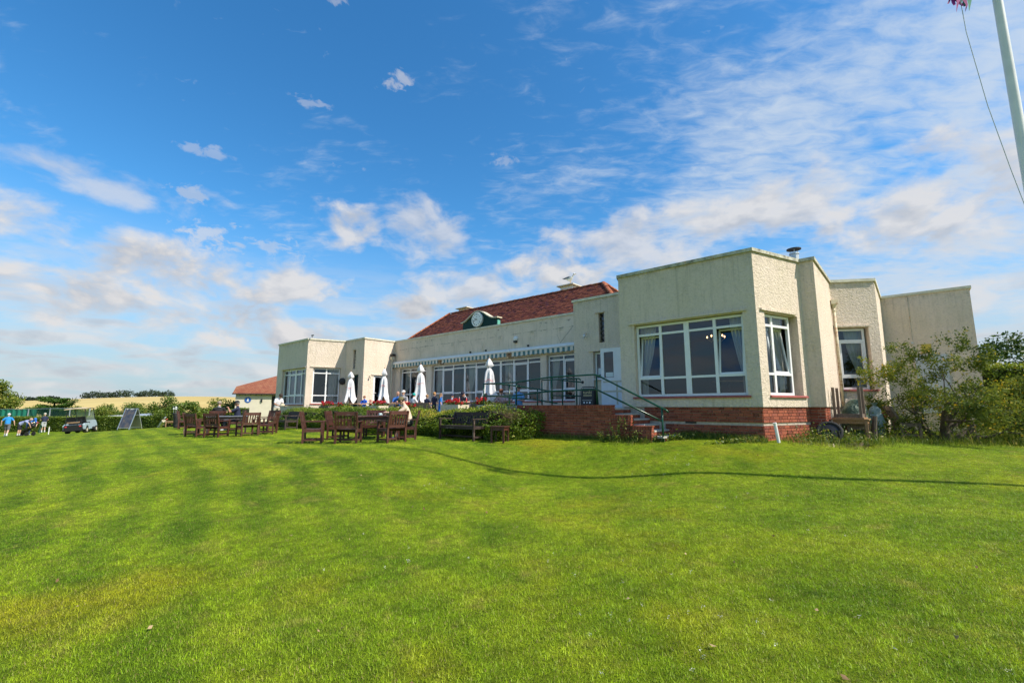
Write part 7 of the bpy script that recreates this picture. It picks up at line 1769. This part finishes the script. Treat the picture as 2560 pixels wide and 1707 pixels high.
def far_car(x, y, az, label, m, z=-2.3):
    t = thing('parked_car', label, 'car', (x, y, z), -radians(az), 'cars beyond the clipped hedge')
    prof = [(-2.1, .35), (-2.1, .80), (-1.95, .95), (-1.45, 1.42), (-.2, 1.50), (.55, 1.38), (1.1, .98), (1.95, .85), (2.1, .65), (2.1, .35)]; n = len(prof)
    q = MB(); q.add([(-.78 if 2 < i < 6 else -.88, a, b) for i, (a, b) in enumerate(prof)] + [(.78 if 2 < i < 6 else .88, a, b) for i, (a, b) in enumerate(prof)], [tuple(range(n)), tuple(range(2 * n - 1, n - 1, -1))] + [((i + 1) % n, i, n + i, n + (i + 1) % n) for i in range(n)]); q.build('body', m, t)
    for s in (-1, 1):
        MB().add([(s * .83, -1.55, 1.0), (s * .83, .85, 1.02), (s * .79, .5, 1.34), (s * .79, -1.35, 1.38)], [(0, 1, 2, 3)]).build('side_window', M_BLACK, t)
        for yy in (-1.3, 1.3): q = MB(); q.lathe([(.2, -.1), (.32, -.1), (.32, .1), (.2, .1)], 16); q.xf(Matrix.Translation((s * .80, yy, .32)) @ Matrix.Rotation(radians(90), 4, 'Y')); q.build('wheel', M_RUBBER, t)
M_CARS = mat('silver_car_paint', (.62, .64, .66), .2, .4, fn=lambda T, p: vary(T, p, (.62, .64, .66), .04, 2)); M_CARW = mat('white_car_paint', (.78, .78, .78), .2, fn=lambda T, p: vary(T, p, (.78, .78, .78), .04, 2))
far_car(-40.4, 48.0, 85, 'white car roof showing over the hedge left of the sandwich board', M_CARW, -2.35); far_car(-35.2, 45.4, 84, 'silver car roof showing over the hedge right of the sandwich board', M_CARS, -2.12)
# little low stool by the bags
put(make_table('low_stool', .9, .35, .42, M_PINE, M_PINE, 3, .05), -24.2, 33.0, -30, 'low pine bench by the clipped hedge beyond the black golf bag', 'stool')
# interior lights of the near bay: a small chandelier with lit bulbs
def chandelier():
    c = p3(2.0, 2.4, 2.3); t = wthing('chandelier', 'small brass chandelier with lit bulbs inside the front bay window', 'lamp', c)
    MB().tube([(c[0], c[1], 2.72), (c[0], c[1], 2.05)], .012, 6).build('stem', M_CREAMP, t)
    def em(T, p): T.put(p.inputs['Emission Color'], (1, .62, .28)); T.put(p.inputs['Emission Strength'], 3.5)
    mb_ = mat('lit_bulb', (1, .8, .5), fn=em)
    for k in range(5):
        a = 2 * pi * k / 5; e = (c[0] + .26 * cos(a), c[1] + .26 * sin(a), 2.10); MB().tube([(c[0], c[1], 2.08), (c[0] + .15 * cos(a), c[1] + .15 * sin(a), 2.0), e], .008, 5).build('arm', M_CREAMP, t); MB().ball((e[0], e[1], e[2] + .05), (.022, .022, .035), 8, 6).build('bulb', mb_, t, smooth=True)
chandelier()
def inside_table(u, v, lab):
    t = thing('dining_table', lab, 'table', p3(u, v, -.04), RZ_U, 'dining tables inside the clubhouse')
    MB().lathe([(.45, .0), (.45, .03)], 24, (0, 0, .72)).build('table_top', M_PINE, t); MB().lathe([(.03, 0), (.03, .719)], 10).build('pedestal', M_BLACK, t); MB().lathe([(.25, 0), (.05, .03)], 16).build('foot', M_BLACK, t)
inside_table(2.6, 1.3, 'round dining table inside the front bay window'); inside_table(-21.0, .9, 'round dining table inside the left wing bay')
def sill_lantern(u, v, lab, h):
    t = thing('floor_lantern', lab, 'lantern', p3(u, v, -.04), RZ_U, 'dark lanterns inside the left bay'); 
    MB().lathe([(.22, 0), (.22, .04), (.18, .05), (.18, h)], 4).build('body', M_BLACK, t); MB().lathe([(.28, h + .001), (.10, h + .22), (.04, h + .30), (.04, h + .36)], 4).build('cap', M_BLACK, t)
sill_lantern(-19.75, .85, 'tall dark lantern inside the left canted bay window, left pane', 1.25); sill_lantern(-19.45, 1.65, 'tall dark lantern inside the left canted bay window, right pane', 1.15)
# ------------------------------------------------------------------ people
SK = {}
def cloth(name, c, amt=.12):
    return mat('cloth_' + name, c, .85, fn=lambda T, p: vary(T, p, c, amt, 7, bump=.35, bscale=16, bd=.02))
def skin(k=0):
    c = [(.50, .27, .18), (.58, .34, .24), (.42, .21, .13)][k]; return mat('skin_%d' % k, c, .5, fn=lambda T, p: vary(T, p, c, .10, 12))
def capsule(mb, a, b, ra, rb, n=12):
    a = Vector(a); b = Vector(b); d = b - a; L = max(d.length, 1e-4); d = d / L
    s = d.orthogonal().normalized(); t = d.cross(s); V = []; F = []; rings = []
    for k in range(1, 5): th = pi / 2 * k / 4; rings.append((-ra * cos(th), ra * sin(th)))
    for k in range(0, 4): th = pi / 2 * k / 4; rings.append((L + rb * sin(th), rb * cos(th)))
    V.append(tuple(a - d * ra))
    for z, r in rings:
        for k in range(n): q = 2 * pi * k / n; V.append(tuple(a + d * z + s * (r * cos(q)) + t * (r * sin(q))))
    V.append(tuple(b + d * rb)); m = len(rings)
    for k in range(n): F.append((0, 1 + (k + 1) % n, 1 + k)); F.append((len(V) - 1, 1 + (m - 1) * n + k, 1 + (m - 1) * n + (k + 1) % n))
    for i in range(m - 1):
        for k in range(n): F.append((1 + i * n + k, 1 + i * n + (k + 1) % n, 1 + (i + 1) * n + (k + 1) % n, 1 + (i + 1) * n + k))
    mb.add(V, F)
class Fig:
    def __init__(s, S=1.0): s.mb = MB(); s.pr = []; s.S = S
    def seg(s, a, b, ra, rb, tg, sy=None):
        capsule(s.mb, a, b, ra, rb); s.pr.append((np.array(a, float), np.array(b, float), ra, rb, tg))
    def loft(s, pts, tg_fn, right, fwd):
        """elliptical rings along the spine; pts: (centre, rx, ry)"""
        n = 20; V = []; F = []
        for c, rx, ry in pts:
            for k in range(n): q = 2 * pi * k / n; V.append(tuple(Vector(c) + right * (rx * cos(q)) + fwd * (ry * sin(q))))
        m = len(pts)
        for i in range(m - 1):
            for k in range(n): F.append((i * n + k, i * n + (k + 1) % n, (i + 1) * n + (k + 1) % n, (i + 1) * n + k))
        F += [tuple(range(n - 1, -1, -1)), tuple((m - 1) * n + k for k in range(n))]; s.mb.add(V, F)
        for i in range(m - 1):
            for off in (-.5, 0, .5):
                a = np.array(pts[i][0]) + np.array(right) * pts[i][1] * off; b = np.array(pts[i + 1][0]) + np.array(right) * pts[i + 1][1] * off; r = (pts[i][2] + pts[i + 1][2]) / 2
                s.pr.append((a, b, r, r, tg_fn(i)))
    def finish(s, name, mats, tags, parent, voxel):
        tmp = s.mb.build('tmp_fig', list(mats.values())[0]); m = tmp.modifiers.new('r', 'REMESH'); m.mode = 'VOXEL'; m.voxel_size = voxel; m.use_smooth_shade = True
        sm = tmp.modifiers.new('s', 'SMOOTH'); sm.factor = .5; sm.iterations = 2
        bpy.context.view_layer.update(); me = bpy.data.meshes.new_from_object(tmp.evaluated_get(bpy.context.evaluated_depsgraph_get())); old = tmp.data; bpy.data.objects.remove(tmp); bpy.data.meshes.remove(old)
        me.materials.clear(); order = list(mats.keys())
        for k in order: me.materials.append(mats[k])
        nf = len(me.polygons); cen = np.zeros(nf * 3, np.float32); me.polygons.foreach_get('center', cen); cen = cen.reshape(-1, 3)
        best = np.full(nf, 1e9); idx = np.zeros(nf, np.int32)
        for a, b, ra, rb, tg in s.pr:
            d = b - a; L2 = max(d @ d, 1e-9); t = np.clip((cen - a) @ d / L2, 0, 1); dist = np.linalg.norm(cen - (a + t[:, None] * d), axis=1) - (ra + (rb - ra) * t)
            w = dist < best; best[w] = dist[w]; idx[w] = order.index(tags.get(tg, tg))
        me.polygons.foreach_set('material_index', idx); me.polygons.foreach_set('use_smooth', [True] * nf); me.name = name; me.update()
        return link(name, me, parent)
def rotx(v, a): return Vector((v[0], v[1] * cos(a) - v[2] * sin(a), v[1] * sin(a) + v[2] * cos(a)))
def person(label, loc, az, hgt=1.75, pelvis=(0, 0, .93), lean=0.0, side=0.0, head=0.0, turn=0.0, arms=None, legs=None, shirt=(.5, .5, .5), shorts=(.2, .2, .2), sleeves='short', trousers='shorts', shoes=(.6, .6, .6), socks=None,
           hair=None, hat=None, sk=0, voxel=.016, belly=1.0, group=None, skirt=False, collar=None, hairlen=0.0, extra=None):
    """faces local +Y. arms: (elbow, wrist) for left then right, legs: (knee, ankle) — all in local metres for a 1.75 m figure"""
    S = hgt / 1.75
    t = thing('person', label, 'person', loc, -radians(az), group); t.scale = (S, S, S)
    f = Fig(); P0 = Vector(pelvis); up = Vector((sin(side), sin(lean) * cos(side), cos(lean) * cos(side))).normalized(); R = Vector((1, 0, 0)); R = (R - up * R.dot(up)).normalized(); Fw = up.cross(R)
    Sh = P0 + up * .50; nk = P0 + up * .56
    # torso
    b = belly
    f.loft([(P0 - up * .10, .120, .09), (P0 - up * .05, .165, .118 * b), (P0 + up * .04, .168, .125 * b), (P0 + up * .16, .158, .118 * b), (P0 + up * .30, .168, .118), (P0 + up * .42, .175, .108), (P0 + up * .50, .150, .085), (P0 + up * .55, .075, .06)], lambda i: 'shorts' if i < 2 else 'shirt', R, Fw)
    # head
    hu = (up * .6 + Vector((0, 0, .4))).normalized(); hf = Vector((sin(turn), cos(turn), 0)); hf = (hf - hu * hf.dot(hu)).normalized()
    c, s_ = cos(head), sin(head); hu, hf = hu * c + hf * s_, hf * c - hu * s_; hr = hf.cross(hu)
    hb = nk + hu * .05; hc = hb + hu * .115 + hf * .025
    f.seg(nk - up * .04, hb + hu * .04, .058, .052, 'skin')
    f.seg(hc + hu * .035 - hf * .02, hc + hu * .03 + hf * .012, .086, .082, 'skin'); f.seg(hc - hu * .03 + hf * .02, hc - hu * .075 + hf * .045, .066, .042, 'skin')
    f.seg(hc - hu * .005 + hf * .088, hc - hu * .03 + hf * .104, .010, .015, 'skin')
    for sg in (-1, 1): f.seg(hc + hr * sg * .083 + hu * .01, hc + hr * sg * .088 - hu * .02, .018, .014, 'skin')
    # arms
    arms = arms or (((-.25, -.03, 1.14), (-.27, .06, .90)), ((.25, -.03, 1.14), (.27, .06, .90)))
    for sg, (el, wr) in zip((-1, 1), arms):
        sh = Sh + R * sg * .175 - up * .035; el = Vector(el); wr = Vector(wr); k = .62 if sleeves == 'short' else 1.0
        md = sh.lerp(el, k); f.seg(Sh + R * sg * .09 - up * .02, sh, .07, .068, 'shirt'); f.seg(sh, md, .066, .062 if sleeves == 'short' else .05, 'shirt')
        if sleeves == 'short': f.seg(md, el, .046, .041, 'skin'); f.seg(el, wr, .041, .029, 'skin')
        else: f.seg(el, el.lerp(wr, .93), .05, .036, 'shirt'); f.seg(el.lerp(wr, .9), wr, .03, .028, 'skin')
        d = (wr - el).normalized(); px = d.cross(Vector((0, 0, 1))); px = px.normalized() if px.length > .1 else Vector((1, 0, 0)); nz = px.cross(d)
        palm = wr + d * .055; f.seg(wr, palm, .027, .030, 'skin')
        for q, (o, L) in enumerate(((-.027, .055), (-.009, .068), (.010, .064), (.027, .048))):
            b0 = palm + px * o + d * .015; m1 = b0 + d * L * .55 - nz * .006; m2 = m1 + (d * .75 - nz * .65).normalized() * L * .5; f.seg(b0, m1, .0095, .009, 'skin'); f.seg(m1, m2, .009, .008, 'skin')
        tb = wr + d * .02 - px * sg * .024; f.seg(tb, tb + (d * .6 - px * sg * .7 - nz * .3).normalized() * .055, .012, .010, 'skin')
    # legs
    legs = legs or (((-.10, .02, .50), (-.11, -.02, .09)), ((.10, .02, .50), (.11, -.02, .09)))
    for sg, (kn, an) in zip((-1, 1), legs):
        hp = P0 + R * sg * .095 - Vector((0, 0, .03)); kn = Vector(kn); an = Vector(an); e = kn - an; ft = Vector((0, 1, 0))
        if trousers == 'long': f.seg(hp, kn, .092, .068, 'shorts'); f.seg(kn, kn.lerp(an, .92), .068, .055, 'shorts')
        else:
            k = hp.lerp(kn, .86); f.seg(hp, k, .095, .088, 'shorts'); f.seg(k, kn, .062, .056, 'skin'); cf = kn.lerp(an, .35); f.seg(kn, cf, .055, .056, 'skin'); f.seg(cf, an, .055, .036, 'skin')
        if socks: f.seg(kn.lerp(an, .72), an, .046, .040, 'socks')
        f.seg(an - Vector((0, .03, .035)), an + ft * .15 - Vector((0, 0, .045)), .042, .036, 'shoes')
    if skirt: f.loft([(P0 + up * .06, .15, .11), (P0 - up * .15, .20, .16), (P0 - up * .40, .25, .21)], lambda i: 'shirt', R, Fw)
    nm = label.split()[0] + str(abs(hash(label)) % 999)
    col = lambda c: cloth('%02d%02d%02d' % tuple(int(x * 99) for x in c), c)
    mats = {'skin': skin(sk), 'shirt': col(shirt), 'shorts': col(shorts), 'shoes': col(shoes), 'socks': col(socks or (.7, .7, .7))}
    f.finish('body', mats, {}, t, voxel)
    # hair / hat
    def dome(c, rad, zmin, mname, m, back=.0, n=18, rows=9, front=1.0):
        q = MB(); V = []; F = []; idx = {}
        for i in range(rows + 1):
            th = pi * i / rows * .78
            for k in range(n):
                a = 2 * pi * k / n; x, y, z = sin(th) * cos(a), sin(th) * sin(a), cos(th); low = zmin + (.55 * max(0, y)) * front
                z2 = max(z, low); V.append(tuple(Vector(c) + hr * (rad[0] * x) + hf * (rad[1] * y - back) + hu * (rad[2] * z2)))
        for i in range(rows):
            for k in range(n): F.append((i * n + (k + 1) % n, i * n + k, (i + 1) * n + k, (i + 1) * n + (k + 1) % n))
        q.add(V, F); return q.build(mname, m, t, smooth=True)
    if hair: dome(hc + hu * .022, (.094, .108, .104), -.55, 'hair', cloth('hair%02d%02d' % (int(hair[0] * 99), int(hair[2] * 99)), hair, .3), .012)
    if hair and hairlen:
        q = MB(); q.hexa([tuple(hc + hr * sx * .085 - hf * (.06 + dy) + hu * z) for z, pts in ((-.10 - hairlen, ((-1, .055), (1, .055), (1, .0), (-1, .0))), (.05, ((-1, .055), (1, .055), (1, -.03), (-1, -.03)))) for sx, dy in pts]); q.build('long_hair', cloth('hair%02d%02d' % (int(hair[0] * 99), int(hair[2] * 99)), hair, .3), t, smooth=True)
    if hat:
        kind, hcol = hat; m = cloth('hat%02d%02d%02d' % tuple(int(x * 99) for x in hcol), hcol, .15)
        h = dome(hc + hu * .03, (.100, .112, .112), -.15 if kind != 'beanie' else -.45, 'hat', m, .006, front=.25)
        if kind in ('cap', 'backcap'):
            sg = 1 if kind == 'cap' else -1; q = MB(); V = []; n = 10
            for k in range(n + 1):
                a = pi * k / n; V.append(tuple(hc + hu * .035 + hr * (.088 * cos(a)) + hf * sg * (.075 * sin(a) + .03))); V.append(tuple(hc + hu * (.035 - .02 * sin(a)) + hr * (.080 * cos(a)) + hf * sg * (.165 * sin(a) + .04)))
            q.add(V, [(2 * k, 2 * k + 1, 2 * k + 3, 2 * k + 2) for k in range(n)]); o = len(V); q.add([tuple(Vector(v) - hu * .006) for v in V], [(2 * k + 2, 2 * k + 3, 2 * k + 1, 2 * k) for k in range(n)]); q.build('brim', m, h)
    for sg in (-1, 1): q = MB(); q.ball(tuple(hc + hu * .012 + hf * .091 + hr * sg * .032), .0105, 8, 5); q.build('eye', M_BLACK, t, smooth=True)
    MB().bar(tuple(hc - hu * .052 + hf * .094 - hr * .022), tuple(hc - hu * .052 + hf * .094 + hr * .022), .007).build('mouth', mat('lip', (.30, .10, .08), .5, fn=lambda T, p: vary(T, p, (.30, .10, .08), .1, 20)), t)
    if collar: dome(nk + up * .0, (.075, .07, .03), -.9, 'collar', cloth('collar', collar), 0, front=0)
    if extra: extra(t, hc, hu, hf, hr)
    return t
NAVY = (.016, .022, .055)
SIT = (((-.11, .42, .50), (-.12, .40, .09)), ((.11, .42, .50), (.12, .40, .09)))
def seat(z): return (0, -.02, z + .10)
def glasses(t, hc, hu, hf, hr):
    for sg in (-1, 1): q = MB(); q.ball(tuple(hc + hu * .014 + hf * .098 + hr * sg * .033), (.026, .014, .02), 10, 6); q.build('sunglass_lens', M_BLACK, t, smooth=True)
# the coffee drinker
zc = g1(-3.32, 14.7)
person('man in tan T-shirt and backward olive cap holding a coffee cup at the lawn table', (-3.34, 14.7, zc), -100, 1.78, (0, -.08, .53), .32, 0, .30, 0,
       (((-.24, .30, .80), (-.10, .60, .83)), ((.25, .32, .80), (.02, .62, .84))), (((-.12, .36, .50), (-.12, .26, .09)), ((.12, .40, .50), (.10, .30, .09))),
       (.62, .49, .36), (.045, .05, .04), shoes=(.70, .70, .68), socks=(.62, .63, .66), hair=(.06, .04, .025), hat=('backcap', (.14, .12, .055)), sk=1, voxel=.011)
# left table
x, y = -13.94, 21.9
person('grey-haired man in a black waistcoat sitting with his back to the camera', (x, y, g1(x, y)), -24, 1.78, (0, -.05, .53), .08, 0, .05, -.2, (((-.30, .08, .84), (-.26, .32, .74)), ((.30, .08, .84), (.2, .34, .74))), SIT, (.012, .012, .014), (.05, .05, .06), sleeves='short', trousers='long', hair=(.30, .24, .18), sk=1, voxel=.014, collar=(.7, .7, .7))
x, y = -12.85, 21.5
person('man in navy polo and dark cap raising both hands to drink at the left table', (x, y, g1(x, y)), -112, 1.76, (0, -.05, .53), .05, 0, .05, 0, (((-.22, .24, .86), (-.05, .34, 1.03)), ((.22, .24, .84), (.05, .36, 1.02))), SIT, NAVY, (.06, .06, .07), trousers='long', hair=(.3, .28, .25), hat=('cap', (.02, .022, .025)), sk=2, voxel=.014, belly=1.25, extra=glasses)
# man in white with a tray
x, y = -13.05, 25.5
mw = person('man in white shirt and dark glasses carrying a tray behind the hedge', (x, y, g1(x, y)), 120, 1.78, lean=.32, head=.45, arms=(((-.25, .18, 1.14), (-.16, .42, 1.05)), ((.25, .18, 1.14), (.16, .42, 1.05))), shirt=(.72, .70, .72), shorts=(.60, .55, .42), trousers='long', hair=(.04, .025, .018), sk=2, extra=glasses)
tr = thing('tray', 'pale tray stacked with plates in the hands of the man in white', 'tray', (x + .42, y - .24, g1(x, y) + 1.06), -radians(120)); MB().box(-.24, .24, -.16, .16, 0, .015).build('tray_base', M_CREAMP, tr); MB().lathe([(.11, .016), (.13, .03), (.12, .10), (.0, .12)], 16).build('plates', M_CREAMP, tr)
# golfers
W = (((-.10, .14, .52), (-.10, .10, .09)), ((.10, -.05, .50), (.11, -.26, .13)))
x, y = -39.5, 36.2; person('golfer in bright blue polo and grey shorts walking away at the far left', (x, y, g1(x, y)), -30, 1.78, arms=(((-.33, -.05, 1.16), (-.36, .02, .93)), ((.33, .02, 1.16), (.36, .05, .93))), legs=W, shirt=(.02, .24, .60), shorts=(.12, .12, .125), shoes=(.6, .6, .6), socks=(.6, .6, .6), hair=(.62, .60, .58), sk=1, voxel=.018, belly=1.25)
x, y = -39.05, 36.7; person('golfer in lilac striped polo and black shorts bending over the trolley', (x, y, g1(x, y)), 72, 1.76, lean=1.05, head=.35, arms=(((-.20, .66, .98), (-.12, .72, .74)), ((.20, .66, .98), (.12, .72, .74))), shirt=(.30, .33, .55), shorts=(.018, .018, .024), shoes=(.04, .04, .05), socks=(.6, .6, .6), hair=(.50, .36, .28), sk=1, voxel=.018, belly=1.3)
x, y = -40.25, 38.5; person('golfer in royal blue shirt and cap stooping behind the trolley', (x, y, g1(x, y)), 100, 1.7, lean=.95, head=.4, arms=(((-.2, .60, 1.0), (-.1, .68, .8)), ((.2, .6, 1.0), (.1, .68, .8))), shirt=(.02, .18, .60), shorts=(.03, .05, .12), trousers='long', hat=('cap', (.02, .14, .55)), sk=1, voxel=.02)
x, y = -43.95, 43.4; person('golfer in navy polo, pale grey shorts and cap standing by the hedge', (x, y, g1(x, y)), -72, 1.76, arms=(((-.26, .06, 1.14), (-.18, .28, 1.08)), ((.26, -.02, 1.14), (.24, .16, .98))), shirt=NAVY, shorts=(.42, .43, .45), shoes=(.7, .7, .7), socks=(.65, .65, .65), hat=('cap', (.55, .52, .45)), sk=1, voxel=.02, belly=1.2)
# terrace
def tp(u, v, label, az, hgt, seated=True, sh=NAVY, so=(.05, .06, .08), **kw):
    q = p3(u, v, TERR)
    if seated:
        S = hgt / 1.75; kw.setdefault('pelvis', (0, -.02, (.455 / S) + .10)); zk = .455 / S + .06; kw.setdefault('legs', (((-.11, .42, zk), (-.12, .40, .09 if S > .8 else zk - .40)), ((.11, .42, zk), (.12, .40, .09 if S > .8 else zk - .40))))
        pz = kw['pelvis'][2]; kw.setdefault('arms', (((-.27, .10, pz + .24), (-.18, .36, pz + .26)), ((.27, .10, pz + .24), (.18, .36, pz + .26))))
    return person(label, q, az, hgt, shirt=sh, shorts=so, voxel=.018, **kw)
AF = 41.3          # facing the windows
k7 = tp(-10.15, .12, 'child in white football shirt number seven and teal hat, back to the camera', AF, 1.28, sh=(.74, .73, .76), hair=(.05, .04, .03), hat=('beanie', (.01, .34, .30)), sk=1)
place_text('shirt_number', '7', .17, Matrix.Translation((0, -.165, 1.02)) @ Matrix.Rotation(radians(90), 4, 'X'), M_BLACK, k7, .004)
tp(-9.22, .12, 'small blond boy in navy seated beside the geraniums, back to the camera', AF - 6, 1.15, sh=NAVY, hair=(.36, .20, .08), sk=1)
tp(-8.50, -.08, 'boy with curly fair hair standing in navy T-shirt, back to the camera', AF + 8, 1.14, False, NAVY, (.03, .035, .045), hair=(.42, .22, .08), sk=1, arms=(((-.30, .02, 1.18), (-.34, .10, .98)), ((.24, .10, 1.14), (.2, .3, 1.05))))
tp(-8.13, -.05, 'girl in blue dress with long light brown hair standing beside the curly-haired boy', AF + 30, 1.09, False, (.02, .16, .50), (.02, .16, .50), hair=(.22, .12, .05), hairlen=.26, skirt=True, sk=1)
tp(-14.5, .30, 'boy in royal blue shirt with red-brown hair facing the lawn', 200, 1.22, sh=(.02, .10, .50), hair=(.20, .07, .03), sk=1)
tp(-13.5, 1.60, 'man with shaven head in blue shirt seated behind the coffee drinker', 160, 1.74, sh=(.02, .12, .42), sk=0, pelvis=(0, -.02, .50))
tp(-13.05, 1.62, 'person in white cap seated behind the shaven-headed man', 190, 1.72, sh=(.3, .3, .32), hat=('cap', (.66, .64, .60)), sk=1)
tp(-8.75, 1.12, 'child in navy cap at the table with the red bottles', AF + 20, 1.2, sh=(.35, .40, .50), hat=('cap', NAVY), sk=1)
tp(-9.2, 2.40, 'person in dark cap and white collar bending over food behind the red bottles', 215, 1.60, sh=(.05, .05, .07), hat=('cap', (.015, .015, .03)), sk=1, lean=.35, head=.4, collar=(.7, .7, .7))
tp(-6.15, 1.58, 'woman with tied-up brown hair seated beyond the rightmost parasol', 200, 1.62, sh=(.55, .45, .52), hair=(.16, .06, .03), sk=1, lean=.3, head=.4)
tp(-5.35, 1.60, 'man in pale blue shirt with dark hair seated near the railing', 205, 1.74, sh=(.12, .30, .55), hair=(.02, .016, .014), sk=0)
